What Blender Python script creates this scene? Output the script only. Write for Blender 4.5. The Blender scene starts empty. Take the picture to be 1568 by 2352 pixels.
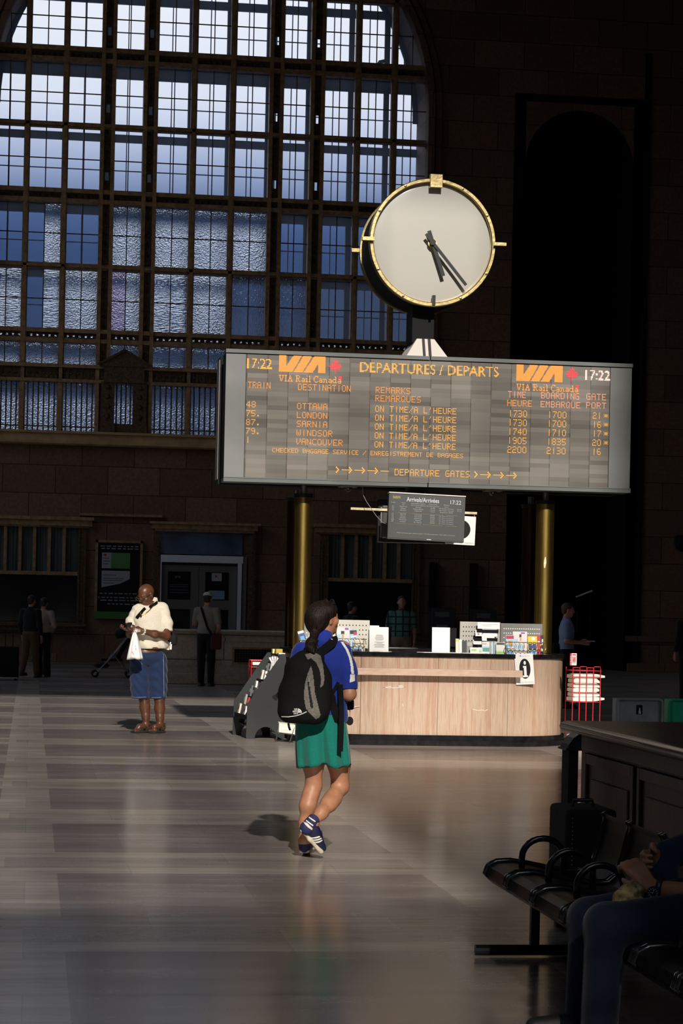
import bpy, bmesh, math, random
import numpy as np
from mathutils import Vector, Matrix
from mathutils.bvhtree import BVHTree
random.seed(7)
SC = bpy.context.scene
COL = SC.collection
PI = math.pi

# ---------------------------------------------------------------- camera
FPX, CX, CY, ROLL, CAMH = 5000.0, 784.0, 1391.0, 0.021, 1.55
PSI = math.atan(714 / 5000.0)
FW = Vector((math.sin(PSI), math.cos(PSI), 0)); RT = Vector((math.cos(PSI), -math.sin(PSI), 0)); UP = Vector((0, 0, 1))
CAMP = Vector((0, 0, CAMH))
cam_d = bpy.data.cameras.new('camera'); cam = bpy.data.objects.new('camera', cam_d); COL.objects.link(cam)
cxv = RT * math.cos(ROLL) + UP * math.sin(ROLL); cyv = -RT * math.sin(ROLL) + UP * math.cos(ROLL); czv = -FW
cam.matrix_world = Matrix(((cxv.x, cyv.x, czv.x, CAMP.x), (cxv.y, cyv.y, czv.y, CAMP.y), (cxv.z, cyv.z, czv.z, CAMP.z), (0, 0, 0, 1)))
cam_d.sensor_fit = 'VERTICAL'; cam_d.sensor_height = 36; cam_d.lens = FPX * 36 / 2352
cam_d.shift_y = (CY - 1176) / 2352; cam_d.clip_start = 0.1; cam_d.clip_end = 500
SC.camera = cam

# ---------------------------------------------------------------- light, sky, exposure
SUN_E, SUN_AZ, SUN_EL = 4.6, 0.0, math.radians(31)
sd = bpy.data.lights.new('sun', 'SUN'); sd.energy = SUN_E; sd.angle = math.radians(1.0); sd.color = (1.0, 0.93, 0.83)
so = bpy.data.objects.new('sun', sd); COL.objects.link(so)
sdir = Vector((math.sin(SUN_AZ) * math.cos(SUN_EL), math.cos(SUN_AZ) * math.cos(SUN_EL), -math.sin(SUN_EL)))
so.rotation_euler = sdir.to_track_quat('-Z', 'Y').to_euler(); so.location = (0, -60, 45)
wd = bpy.data.worlds.new('sky'); SC.world = wd; wd.use_nodes = True
nt = wd.node_tree; nt.nodes.clear()
wo = nt.nodes.new('ShaderNodeOutputWorld'); bg = nt.nodes.new('ShaderNodeBackground')
tc = nt.nodes.new('ShaderNodeTexCoord'); sx = nt.nodes.new('ShaderNodeSeparateXYZ'); rmp = nt.nodes.new('ShaderNodeValToRGB')
nt.links.new(tc.outputs['Generated'], sx.inputs[0]); 
mr = nt.nodes.new('ShaderNodeMapRange'); mr.inputs['From Min'].default_value = 0.0; mr.inputs['From Max'].default_value = 0.4
nt.links.new(sx.outputs['Z'], mr.inputs['Value']); nt.links.new(mr.outputs[0], rmp.inputs[0])
cr = rmp.color_ramp
STOPS = [(0.0, (.02, .03, .05)), (.14, (.06, .085, .13)), (.28, (.022, .045, .11)), (.36, (.032, .066, .17)), (.40, (.075, .13, .29)), (.44, (.33, .41, .62)), (.475, (.58, .65, .84)), (.51, (.80, .86, .99)), (.60, (.94, .98, 1.06)), (1.0, (1.2, 1.35, 1.6))]
while len(cr.elements) < len(STOPS): cr.elements.new(0.5)
for e, (p, c) in zip(cr.elements, STOPS): e.position = p; e.color = (*c, 1)
nt.links.new(rmp.outputs[0], bg.inputs[0]); bg.inputs[1].default_value = 1.0; nt.links.new(bg.outputs[0], wo.inputs[0])
SC.view_settings.view_transform = 'Standard'; SC.view_settings.look = 'None'; SC.view_settings.exposure = 0.0; SC.view_settings.gamma = 1.0
SC.view_settings.use_curve_mapping = False
SC.cycles.max_bounces = 8; SC.cycles.transparent_max_bounces = 12; SC.cycles.sample_clamp_indirect = 4.0
SC.cycles.use_denoising = True

# ---------------------------------------------------------------- picture point -> place
def ray(px, py):
    u = (px - CX) / FPX; v = -(py - CY) / FPX; c, s = math.cos(ROLL), math.sin(ROLL)
    return FW + RT * (u * c - v * s) + UP * (u * s + v * c)
def at(px, py, Y):
    d = ray(px, py); return CAMP + d * (Y / d.y)
def ground(px, py, z=0.0):
    d = ray(px, py); return CAMP + d * ((z - CAMH) / d.z)

# ---------------------------------------------------------------- objects, tags
ORG = {}
def tag(o, label=None, cat=None, group=None, kind=None):
    if label: o['label'] = label
    if cat: o['category'] = cat
    if group: o['group'] = group
    if kind: o['kind'] = kind
    return o
def thing(name, label, cat, loc=(0, 0, 0), rz=0.0, group=None):
    o = bpy.data.objects.new(name, None); COL.objects.link(o); o.empty_display_size = .1
    o.location = loc; o.rotation_euler = (0, 0, rz); ORG[o] = Vector(loc)
    return tag(o, label, cat, group)
def copy_tree(o, parent=None):
    c = o.copy(); COL.objects.link(c); c.parent = parent; ORG[c] = ORG.get(o, Vector())
    for ch in [x for x in bpy.data.objects if x.parent == o]: copy_tree(ch, c)
    return c
class MB:
    def __init__(s): s.v = []; s.f = []; s.m = []; s.cur = 0
    def add(s, vs, fs):
        n = len(s.v); s.v += [tuple(p) for p in vs]
        s.f += [tuple(i + n for i in f) for f in fs]; s.m += [s.cur] * len(fs); return s
    def box(s, x0, x1, y0, y1, z0, z1, M=None):
        vs = [(x, y, z) for x in (x0, x1) for y in (y0, y1) for z in (z0, z1)]
        if M is not None: vs = [M @ Vector(p) for p in vs]
        return s.add(vs, [(0, 1, 3, 2), (4, 6, 7, 5), (0, 4, 5, 1), (2, 3, 7, 6), (0, 2, 6, 4), (1, 5, 7, 3)])
    def bar(s, a, b, w, h, up=(0, 0, 1)):
        a = Vector(a); b = Vector(b); d = (b - a).normalized(); u = Vector(up)
        l = d.cross(u)
        if l.length < 1e-5: l = d.cross(Vector((0, 1, 0)))
        l.normalize(); u = l.cross(d)
        vs = [p + l * (sl * w / 2) + u * (su * h / 2) for p in (a, b) for sl in (-1, 1) for su in (-1, 1)]
        return s.add(vs, [(0, 1, 3, 2), (4, 6, 7, 5), (0, 4, 5, 1), (2, 3, 7, 6), (0, 2, 6, 4), (1, 5, 7, 3)])
    def tube(s, pts, r, n=8, closed=False, cap=True):
        pts = [Vector(p) for p in pts]; k = len(pts); rs = r if isinstance(r, (list, tuple)) else [r] * k
        prev = None; rings = []
        for i, p in enumerate(pts):
            if closed: t = pts[(i + 1) % k] - pts[i - 1]
            else: t = pts[min(i + 1, k - 1)] - pts[max(i - 1, 0)]
            t.normalize()
            if prev is None:
                u = t.cross(Vector((0, 0, 1)))
                if u.length < 1e-4: u = t.cross(Vector((1, 0, 0)))
            else:
                u = prev - t * prev.dot(t)
            u.normalize(); prev = u; w = t.cross(u)
            rings.append([p + (u * math.cos(2 * PI * j / n) + w * math.sin(2 * PI * j / n)) * rs[i] for j in range(n)])
        vs = [q for rg in rings for q in rg]; fs = []
        for i in range(k if closed else k - 1):
            a = i * n; b = ((i + 1) % k) * n
            for j in range(n): fs.append((a + j, a + (j + 1) % n, b + (j + 1) % n, b + j))
        if cap and not closed: fs += [tuple(range(n - 1, -1, -1)), tuple(range((k - 1) * n, k * n))]
        return s.add(vs, fs)
    def lathe(s, prof, c, n=32, axis='z'):
        c = Vector(c); vs = []; k = len(prof)
        for r, h in prof:
            for j in range(n):
                a = 2 * PI * j / n; x, y = r * math.cos(a), r * math.sin(a)
                vs.append(c + (Vector((x, y, h)) if axis == 'z' else Vector((x, h, y)) if axis == 'y' else Vector((h, x, y))))
        fs = [(i * n + j, i * n + (j + 1) % n, (i + 1) * n + (j + 1) % n, (i + 1) * n + j) for i in range(k - 1) for j in range(n)]
        if prof[0][0] > 1e-6: fs.append(tuple(range(n - 1, -1, -1)))
        if prof[-1][0] > 1e-6: fs.append(tuple(range((k - 1) * n, k * n)))
        return s.add(vs, fs)
    def prism(s, poly, f0, f1):
        """poly: 2D points; f0/f1 turn a 2D point into the near and far 3D point"""
        n = len(poly); vs = [f0(*p) for p in poly] + [f1(*p) for p in poly]
        fs = [tuple(range(n)), tuple(range(2 * n - 1, n - 1, -1))] + [(i, n + i, n + (i + 1) % n, (i + 1) % n) for i in range(n)]
        return s.add(vs, fs)
    def xz(s, poly, y0, y1): return s.prism(poly, lambda x, z: (x, y0, z), lambda x, z: (x, y1, z))
    def xy(s, poly, z0, z1): return s.prism(poly, lambda x, y: (x, y, z0), lambda x, y: (x, y, z1))
    def build(s, name, mats, parent=None, smooth=False, bevel=0, local=False, fix=True, auto=None):
        me = bpy.data.meshes.new(name)
        base = Vector() if local else ORG.get(parent, Vector()) if parent is not None else Vector()
        me.from_pydata([Vector(p) - base for p in s.v], [], s.f)
        mats = mats if isinstance(mats, (list, tuple)) else [mats]
        for m in mats: me.materials.append(m)
        me.polygons.foreach_set('material_index', s.m)
        if fix:
            b = bmesh.new(); b.from_mesh(me); bmesh.ops.recalc_face_normals(b, faces=b.faces); b.to_mesh(me); b.free()
        if smooth: me.polygons.foreach_set('use_smooth', [True] * len(me.polygons))
        if auto is not None:
            me.polygons.foreach_set('use_smooth', [True] * len(me.polygons)); me.set_sharp_from_angle(angle=auto)
        o = bpy.data.objects.new(name, me); COL.objects.link(o)
        if parent is not None: o.parent = parent
        ORG[o] = ORG.get(parent, Vector()) if parent is not None else Vector()
        if bevel:
            bv = o.modifiers.new('bevel', 'BEVEL'); bv.width = bevel; bv.segments = 2; bv.limit_method = 'ANGLE'
        me.update()
        return o
def rounded(x0, x1, y0, y1, r, n=10):
    pts = []
    for cx, cy, a0 in ((x1 - r, y0 + r, -PI / 2), (x1 - r, y1 - r, 0), (x0 + r, y1 - r, PI / 2), (x0 + r, y0 + r, PI)):
        for i in range(n + 1):
            a = a0 + PI / 2 * i / n; pts.append((cx + r * math.cos(a), cy + r * math.sin(a)))
    return pts

# ---------------------------------------------------------------- materials
MATS = {}
def mat(name, col=(.5, .5, .5), rough=.6, metal=0.0, spec=.5, noise=None, bump=None, emit=None, es=1.0, trans=0, alpha=1, coat=0, sheen=0):
    """noise = (scale xyz, strength, detail): a mottled variation of the colour; bump = (scale, strength)"""
    if name in MATS: return MATS[name]
    m = bpy.data.materials.new(name); m.use_nodes = True; t = m.node_tree; b = t.nodes['Principled BSDF']; L = t.links.new
    b.inputs['Base Color'].default_value = (*col, 1); b.inputs['Roughness'].default_value = rough; b.inputs['Metallic'].default_value = metal
    b.inputs['Specular IOR Level'].default_value = spec
    if trans: b.inputs['Transmission Weight'].default_value = trans
    if coat: b.inputs['Coat Weight'].default_value = coat; b.inputs['Coat Roughness'].default_value = .08
    if sheen: b.inputs['Sheen Weight'].default_value = sheen
    if emit: b.inputs['Emission Color'].default_value = (*emit, 1); b.inputs['Emission Strength'].default_value = es
    co = t.nodes.new('ShaderNodeTexCoord')
    if noise:
        sc, st, de = noise
        mp = t.nodes.new('ShaderNodeMapping'); mp.inputs['Scale'].default_value = sc if isinstance(sc, tuple) else (sc,) * 3
        nz = t.nodes.new('ShaderNodeTexNoise'); nz.inputs['Detail'].default_value = de; nz.inputs['Scale'].default_value = 1.0
        rp = t.nodes.new('ShaderNodeValToRGB')
        lo = [max(0, c * (1 - st)) for c in col]; hi = [min(1, c * (1 + st)) for c in col]
        rp.color_ramp.elements[0].position = .3; rp.color_ramp.elements[1].position = .7
        rp.color_ramp.elements[0].color = (*lo, 1); rp.color_ramp.elements[1].color = (*hi, 1)
        L(co.outputs['Object'], mp.inputs[0]); L(mp.outputs[0], nz.inputs['Vector']); L(nz.outputs['Fac'], rp.inputs[0]); L(rp.outputs[0], b.inputs['Base Color'])
    if bump:
        sc, st = bump
        mp = t.nodes.new('ShaderNodeMapping'); mp.inputs['Scale'].default_value = sc if isinstance(sc, tuple) else (sc,) * 3
        nz = t.nodes.new('ShaderNodeTexNoise'); nz.inputs['Detail'].default_value = 3; nz.inputs['Scale'].default_value = 1.0
        bp = t.nodes.new('ShaderNodeBump'); bp.inputs['Strength'].default_value = st; bp.inputs['Distance'].default_value = .01
        L(co.outputs['Object'], mp.inputs[0]); L(mp.outputs[0], nz.inputs['Vector']); L(nz.outputs['Fac'], bp.inputs['Height']); L(bp.outputs[0], b.inputs['Normal'])
    MATS[name] = m; return m
class NT:
    """a small builder of node expressions"""
    def __init__(s, m): s.t = m.node_tree; s.b = s.t.nodes['Principled BSDF']
    def n(s, k, **kw):
        x = s.t.nodes.new(k)
        for a, v in kw.items(): setattr(x, a, v)
        return x
    def link(s, a, b): s.t.links.new(a, b)
    def m(s, op, a, b=0.0, c=0.0):
        x = s.n('ShaderNodeMath', operation=op)
        for i, q in enumerate((a, b, c)):
            if isinstance(q, (int, float)): x.inputs[i].default_value = q
            else: s.link(q, x.inputs[i])
        return x.outputs[0]
    def within(s, v, lo, hi): return s.m('MULTIPLY', s.m('GREATER_THAN', v, lo), s.m('LESS_THAN', v, hi))
    def mix(s, f, a, b):
        x = s.n('ShaderNodeMix', data_type='RGBA')
        for q, i in ((f, 0), (a, 6), (b, 7)):
            if isinstance(q, (int, float)): x.inputs[i].default_value = q
            elif isinstance(q, tuple): x.inputs[i].default_value = (*q, 1)
            else: s.link(q, x.inputs[i])
        return x.outputs[2]
    def noise(s, vec, scale, detail=3, rough=.5):
        mp = s.n('ShaderNodeMapping'); mp.inputs['Scale'].default_value = scale if isinstance(scale, tuple) else (scale,) * 3
        z = s.n('ShaderNodeTexNoise'); z.inputs['Scale'].default_value = 1; z.inputs['Detail'].default_value = detail; z.inputs['Roughness'].default_value = rough
        s.link(vec, mp.inputs[0]); s.link(mp.outputs[0], z.inputs['Vector']); return z.outputs['Fac']

# floor: polished marble, darker slabs framed by paler bands
mfl = mat('polished_marble', rough=.2, spec=.5); q = NT(mfl)
tcf = q.n('ShaderNodeTexCoord').outputs['Object']; sp = q.n('ShaderNodeSeparateXYZ'); q.link(tcf, sp.inputs[0]); X, Y = sp.outputs[0], sp.outputs[1]
ty = q.m('FRACT', q.m('DIVIDE', q.m('SUBTRACT', q.m('ADD', Y, 276.5), 10.71), 2.765))
inp = q.m('ADD', q.within(X, .18, 2.28), q.m('ADD', q.within(X, -2.6, -.2), q.within(X, 3.48, 5.6)))
slab = q.m('MULTIPLY', q.m('LESS_THAN', ty, .622), inp)
stripe = q.m('MULTIPLY', q.within(ty, .716, .893), q.m('ADD', q.within(X, -.12, 2.28), q.m('LESS_THAN', X, -.2)))
vein = q.noise(tcf, (1.2, 9.0, 1), 6, .65); spk = q.noise(tcf, (60, 60, 60), 2); big = q.noise(tcf, (.9, 2.2, 1), 3)
tile = q.n('ShaderNodeTexBrick'); tile.offset = .5; tile.inputs['Scale'].default_value = 1; tile.inputs['Brick Width'].default_value = 1.2; tile.inputs['Row Height'].default_value = 0.86
for i, c in ((1, .9), (2, 1.1)): tile.inputs[i].default_value = (c, c, c, 1)
tile.inputs['Mortar'].default_value = (.84, .84, .84, 1); tile.inputs['Mortar Size'].default_value = .004; tile.inputs['Mortar Smooth'].default_value = .3
q.link(tcf, tile.inputs['Vector'])
c0 = q.mix(stripe, (.275, .240, .214), (.220, .190, .172)); c1 = q.mix(slab, c0, (.175, .146, .140))
amp = q.m('MULTIPLY', q.m('ADD', q.m('MULTIPLY', vein, .9), q.m('ADD', q.m('MULTIPLY', big, .5), q.m('MULTIPLY', spk, .15))), 1.28)
mu = q.n('ShaderNodeVectorMath', operation='SCALE'); q.link(c1, mu.inputs[0]); q.link(amp, mu.inputs['Scale'])
mu2 = q.n('ShaderNodeVectorMath', operation='MULTIPLY'); q.link(mu.outputs[0], mu2.inputs[0]); q.link(tile.outputs[0], mu2.inputs[1])
q.link(mu2.outputs[0], q.b.inputs['Base Color'])
df = q.n('ShaderNodeBsdfDiffuse'); gl = q.n('ShaderNodeBsdfGlossy'); mxs = q.n('ShaderNodeMixShader'); mxs.inputs[0].default_value = .36
q.link(mu2.outputs[0], df.inputs[0]); gl.inputs[0].default_value = (.95, .93, .9, 1); q.link(q.m('ADD', .13, q.m('MULTIPLY', big, .1)), gl.inputs['Roughness'])
q.link(df.outputs[0], mxs.inputs[1]); q.link(gl.outputs[0], mxs.inputs[2]); q.link(mxs.outputs[0], q.t.nodes['Material Output'].inputs[0])

def block_stone(name, col, joint, w, h):
    m = mat(name, rough=.75, spec=.25); q = NT(m); tc = q.n('ShaderNodeTexCoord').outputs['Object']
    sp = q.n('ShaderNodeSeparateXYZ'); q.link(tc, sp.inputs[0]); cb = q.n('ShaderNodeCombineXYZ'); q.link(q.m('ADD', sp.outputs[0], sp.outputs[1]), cb.inputs[0]); q.link(sp.outputs[2], cb.inputs[1])
    br = q.n('ShaderNodeTexBrick'); br.inputs['Scale'].default_value = 1; br.inputs['Brick Width'].default_value = w; br.inputs['Row Height'].default_value = h
    br.inputs['Mortar Size'].default_value = .012; br.inputs['Color1'].default_value = (*[c * .8 for c in col], 1); br.inputs['Color2'].default_value = (*[c * 1.2 for c in col], 1); br.inputs['Mortar'].default_value = (*joint, 1)
    q.link(cb.outputs[0], br.inputs['Vector']); nz = q.noise(tc, 14, 4)
    sc = q.n('ShaderNodeVectorMath', operation='SCALE'); q.link(br.outputs[0], sc.inputs[0]); q.link(q.m('ADD', .55, q.m('MULTIPLY', nz, .9)), sc.inputs['Scale']); q.link(sc.outputs[0], q.b.inputs['Base Color'])
    return m
M_WALL = block_stone('brown_limestone', (.175, .102, .066), (.06, .034, .022), 1.3, .70)
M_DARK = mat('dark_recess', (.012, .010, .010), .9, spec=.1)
M_BRONZE = mat('bronze', (.30, .18, .085), .5, .0, .4, noise=(9, .35, 3))
M_BRONZED = mat('dark_bronze', (.10, .06, .032), .6, .0, .3, noise=(20, .5, 3), bump=(60, .6))
M_OUT = mat('outer_frame', (.10, .12, .17), .7, spec=.2)
M_PARA = block_stone('buff_stone', (.56, .46, .37), (.2, .15, .11), 9, .47)
M_BRASS = mat('brass', (.60, .42, .12), .30, 1.0, .5, noise=((9, 9, 1.2), .25, 4), bump=((50, 50, 3), .15))
M_BRASSL = mat('pale_brass', (.72, .58, .28), .33, 1.0, .5, noise=(14, .22, 4), bump=(30, .15))
M_BLACK = mat('black_paint', (.012, .012, .013), .38, spec=.45)
M_BLACKM = mat('matte_black', (.010, .010, .011), .8, spec=.2)
M_STEEL = mat('steel', (.55, .56, .58), .3, 1.0)
M_WHITE = mat('white_paper', (.86, .85, .83), .7, spec=.2)
M_GLASSD = mat('dark_glass', (.008, .010, .014), .08, spec=.6)
M_RED = mat('red_wire', (.62, .02, .03), .35, spec=.5)
# ---------------------------------------------------------------- the hall
WY = 54.7; XL, XR, YB, ZC = -14.0, 24.0, -8.0, 28.0
def struct(o): o['kind'] = 'structure'; return o
struct(MB().box(XL - .5, XR + .5, YB - .5, WY + 8, -.3, 0).build('floor', mfl))
struct(MB().box(XL, XR, YB, WY + 2, ZC, ZC + .4).build('ceiling', M_WALL))
b = MB(); y = YB                                           # clerestory openings along the side, added for fill light and bench highlights
for y0, y1 in ((2, 5.5), (30, 38), (41, 49)): b.box(XL - .4, XL, y, y0, 0, ZC); b.box(XL - .4, XL, y0, y1, 0, 11 if y0 > 9 else 17); b.box(XL - .4, XL, y0, y1, 24 if y0 > 9 else 20, ZC); y = y1
b.box(XL - .4, XL, y, WY, 0, ZC); struct(b.build('wall_left', M_WALL))
struct(MB().box(XR, XR + .4, YB, WY, 0, ZC).build('wall_right', M_WALL))
WC, WR, SPR, WJ0, WJ1 = 4.307, 5.45, 14.2, -1.143, 9.757
def arch(x, c=WC, r=WR, s=SPR): return s + math.sqrt(max(0, r * r - (x - c) ** 2))
OX0, OX1, OC, ORd, OS = 12.335, 15.19, 13.7625, 1.4275, 13.0
w = MB()
xs = sorted(set([XL, OX0, OX1, XR] + [WC + WR * math.cos(PI * i / 48) for i in range(49)] + [OC + ORd * math.cos(PI * i / 16) for i in range(17)]))
def qd(w, x0, x1, a0, a1, b0, b1): w.add([(x0, WY, a0), (x1, WY, a1), (x1, WY, b1), (x0, WY, b0)], [(0, 1, 2, 3)])
for x0, x1 in zip(xs, xs[1:]):
    mid = (x0 + x1) / 2
    if WJ0 < mid < WJ1:
        qd(w, x0, x1, 0, 0, 5.43, 5.43); qd(w, x0, x1, arch(x0), arch(x1), ZC, ZC)
        w.add([(x0, WY, arch(x0)), (x1, WY, arch(x1)), (x1, WY + 1.7, arch(x1)), (x0, WY + 1.7, arch(x0))], [(0, 1, 2, 3)])
    elif OX0 < mid < OX1:
        qd(w, x0, x1, arch(x0, OC, ORd, OS), arch(x1, OC, ORd, OS), ZC, ZC)
    else: qd(w, x0, x1, 0, 0, ZC, ZC)
for x in (WJ0, WJ1): w.add([(x, WY, 5.43), (x, WY + 1.7, 5.43), (x, WY + 1.7, SPR), (x, WY, SPR)], [(0, 1, 2, 3)])
w.add([(WJ0, WY, 5.43), (WJ1, WY, 5.43), (WJ1, WY + 1.7, 5.43), (WJ0, WY + 1.7, 5.43)], [(0, 1, 2, 3)])
w.box(15.47, 15.47 + .001, WY - .02, WY, 0, .001)
struct(w.build('wall_end', M_WALL, fix=False))
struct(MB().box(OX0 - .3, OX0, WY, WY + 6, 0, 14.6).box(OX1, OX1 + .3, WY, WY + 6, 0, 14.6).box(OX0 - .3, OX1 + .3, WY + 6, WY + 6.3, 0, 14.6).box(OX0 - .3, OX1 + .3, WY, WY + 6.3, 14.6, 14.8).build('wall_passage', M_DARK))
struct(MB().box(15.46, 15.63, WY - .04, WY + .005, 0, 16).build('trim_7', M_DARK))  # near-black strip laid on the wall face
# the unseen wall behind the camera: its openings are stepped to shape the sunbeam
b = MB(); bx = [(XL, -3.2, []), (-3.2, 2.02, [(4.2, 26.2)]), (2.02, 2.45, [(11.6, 26.2)]), (2.45, 6.72, [(17.2, 26.2)]), (6.72, XR, [])]
for x0, x1, op in bx:
    z = 0
    for z0, z1 in op + [(ZC, ZC)]: b.box(x0, x1, YB - .4, YB, z, z0); z = z1
struct(b.build('wall_back', M_WALL))
wb = struct(thing('window_9', None, None, (0, YB, 4.2))); m_ = MB()          # added bars: close low ones dim the sun, wide ones for clock reflections
z = 4.35
while z < 11.5: m_.box(-3.2, 2.02, YB - .25, YB - .2, z, z + .12); z += .2
for x in (-1.6, .2, 1.4): m_.box(x - .05, x + .05, YB - .25, YB - .15, 4.2, 26.2)
for x in (3.7, 5.3): m_.box(x - .04, x + .04, YB - .25, YB - .2, 17.2, 26.2)
for z in (14, 17.2, 20.4, 23.4): m_.box(-3.2, 6.93 if z > 17.3 else 2.45, YB - .25, YB - .2, z - .05, z + .05)
m_.build('window_frame', M_BRONZED, wb)
# arch moulding round the great window
a = MB(); ap = [(WJ0, 5.4)] + [(WC - WR * math.cos(PI * i / 48), SPR + WR * math.sin(PI * i / 48)) for i in range(49)] + [(WJ1, 5.4)]
for off, ww, dp in ((0.0, .16, .22), (.22, .14, .12)):
    pr = []
    for x, z in ap:
        if z <= SPR: d = Vector((-1 if x < WC else 1, 0))
        else: d = Vector((x - WC, z - SPR)).normalized()
        pr.append((Vector((x, z)) + d * off, Vector((x, z)) + d * (off + ww)))
    for (p0, p1), (q0, q1) in zip(pr, pr[1:]):
        vs = [(p.x, y, p.y) for y in (WY, WY - dp) for p in (p0, p1, q1, q0)]
        a.add(vs, [(4, 5, 6, 7), (0, 1, 5, 4), (2, 3, 7, 6), (1, 2, 6, 5), (0, 4, 7, 3)])
struct(a.build('trim_1', M_WALL))
struct(MB().box(WJ0 - .3, WJ1 + .3, WY - .25, WY, 5.43, 5.71).box(WJ0 - .3, WJ1 + .3, WY - .32, WY, 5.68, 5.74).box(WJ0 - .3, WJ1 + .3, WY - .2, WY, 5.40, 5.45).build('trim_2', mat('sill_stone', (.42, .27, .13), .7, noise=(3, .25, 3))))

# ---- the great window
FY = WY + .12
MU = [(-.318, .155), (.623, .155), (3.82, .155), (4.80, .155), (7.986, .155), (8.923, .155)]
PI_ = [1.67, 2.73, 5.896, 6.945]
RAILS = [(18.56, 18.92, 1), (16.90, 17.04, 0), (14.98, 15.378, 1), (13.353, 13.485, 0), (11.465, 11.821, 1), (9.814, 9.963, 0), (7.98, 8.323, 1), (7.0, 7.40, 2)]
ROWS = [(18.92, 19.65), (17.04, 18.56), (15.378, 16.90), (13.485, 14.98), (11.821, 13.353), (9.963, 11.465), (8.323, 9.814), (7.40, 7.98), (5.74, 7.0)]
win = struct(thing('window_1', None, None, (WC, WY, 5.43)))
edges = sorted([(WJ0 - .1, WJ0)] + [(c - w_ / 2, c + w_ / 2) for c, w_ in MU] + [(c - .183, c + .183) for c in PI_] + [(WJ1, WJ1 + .1)])
bays = [(e0[1], e1[0]) for e0, e1 in zip(edges, edges[1:])]
f = MB()
for c, w_ in MU:
    f.box(c - w_ / 2, c + w_ / 2, FY, FY + .2, 5.7, 19.7); f.box(c - .045, c + .045, FY - .07, FY, 5.7, 19.7)
f.build('mullion', M_BRONZE, win)
f = MB(); g = MB()
for c in PI_:
    for s in (-1, 1):
        f.box(c + s * .135 - .048, c + s * .135 + .048, FY - .08, FY + .2, 5.7, 19.7)
    zz = [5.7]
    for r0, r1 in ROWS[1:8]: zz += []
    cuts = sorted([(z, z + .22) for z in (17.4, 15.72, 13.78, 12.08)])
    z = 5.7
    for c0, c1 in cuts + [(19.7, 19.7)]:
        g.box(c - .09, c + .09, FY + .06, FY + .14, z, c0); z = c1
    for c0, c1 in cuts:
        for s in (-1, 1): g.box(c + s * .075 - .03, c + s * .075 + .03, FY + .06, FY + .14, c0, c1)
    z = 5.9
    while z < 19.4:                                     # little cast ornaments down the pier
        if not any(c0 - .12 < z < c1 + .12 for c0, c1 in cuts):
            k = int(z * 10) % 3
            if k == 0: g.add([(c, FY + .0, z), (c + .06, FY + .06, z), (c, FY + .06, z + .09), (c - .06, FY + .06, z), (c, FY + .06, z - .09)], [(0, 1, 2), (0, 2, 3), (0, 3, 4), (0, 4, 1)])
            elif k == 1: g.box(c - .055, c + .055, FY + .02, FY + .06, z - .05, z + .05)
            else: g.lathe([(.05, 0), (.03, -.05), (0, -.06)], (c, FY + .06, z), 8, 'y')
        z += .23
f.build('pier', M_BRONZE, win); g.build('pier_ornament', M_BRONZED, win)
f = MB(); g = MB()
for r0, r1, k in RAILS:
    if k == 0:
        f.box(WJ0, WJ1, FY, FY + .2, r0, r1); f.box(WJ0, WJ1, FY - .07, FY, (r0 + r1) / 2 - .035, (r0 + r1) / 2 + .035)
    elif k == 1:
        h = (r1 - r0)
        f.box(WJ0, WJ1, FY - .05, FY + .2, r0, r0 + h * .3); f.box(WJ0, WJ1, FY - .05, FY + .2, r1 - h * .3, r1)
        g.box(WJ0, WJ1, FY + .1, FY + .16, r0 + h * .3, r0 + h * .42); g.box(WJ0, WJ1, FY + .1, FY + .16, r1 - h * .42, r1 - h * .3)
        if r0 > 9: g.box(WJ0, WJ1, FY + .16, FY + .19, r0, r1)
        x = WJ0
        while x < WJ1: g.box(x, x + .10, FY + .09, FY + .16, r0 + h * .3, r1 - h * .3); x += .15
    else:
        f.box(WJ0, WJ1, FY - .14, FY + .2, r1 - .06, r1 + .03); f.box(WJ0, WJ1, FY - .1, FY + .2, r0 - .02, r0 + .06); g.box(WJ0, WJ1, FY, FY + .2, r0, r1)
        x = WJ0 + .05
        while x < WJ1: g.box(x, x + .05, FY - .03, FY, r0 + .1, r1 - .1); g.lathe([(.035, 0), (.02, -.04), (0, -.045)], (x + .11, FY, (r0 + r1) / 2), 8, 'y'); x += .17
f.build('rail', M_BRONZE, win); g.build('rail_ornament', M_BRONZED, win)
# pedimented frames in front of the lower lights
for cx in (2.2, 6.42):
    g = MB()
    g.xz([(cx - .62, 7.40), (cx + .62, 7.40), (cx + .62, 7.47), (cx, 7.80), (cx - .62, 7.47)], FY - .22, FY - .02)
    g.box(cx - .5, cx + .5, FY - .2, FY, 7.0, 7.4)
    for s in (-1, 1):
        g.box(cx + s * .40 - .17, cx + s * .40 + .17, FY - .16, FY, 5.95, 7.02); g.box(cx + s * .40 - .19, cx + s * .40 + .19, FY - .2, FY, 5.74, 5.98)
        for z in (6.15, 6.4, 6.65, 6.88): g.lathe([(.07, 0), (.04, -.05), (0, -.06)], (cx + s * .4, FY - .16, z), 10, 'y')
    g.box(cx - .3, cx + .3, FY - .12, FY, 5.74, 5.98)
    for s in (-1, 1): g.bar((cx + s * .66, FY - .24, 7.44), (cx, FY - .24, 7.82), .06, .05)
    g.build('pediment', M_BRONZED, win)
f = MB()
for x0, x1 in bays:                                     # bars in front of the lowest lights
    n = 6; f.box(x0, x1, FY - .02, FY + .02, 5.86, 5.89)
    for i in range(n):
        x = x0 + (x1 - x0) * (i + .5) / n; f.box(x - .018, x + .018, FY - .03, FY + .03, 5.74, 7.0)
f.build('grille', M_BRONZED, win)
f = MB()
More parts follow.
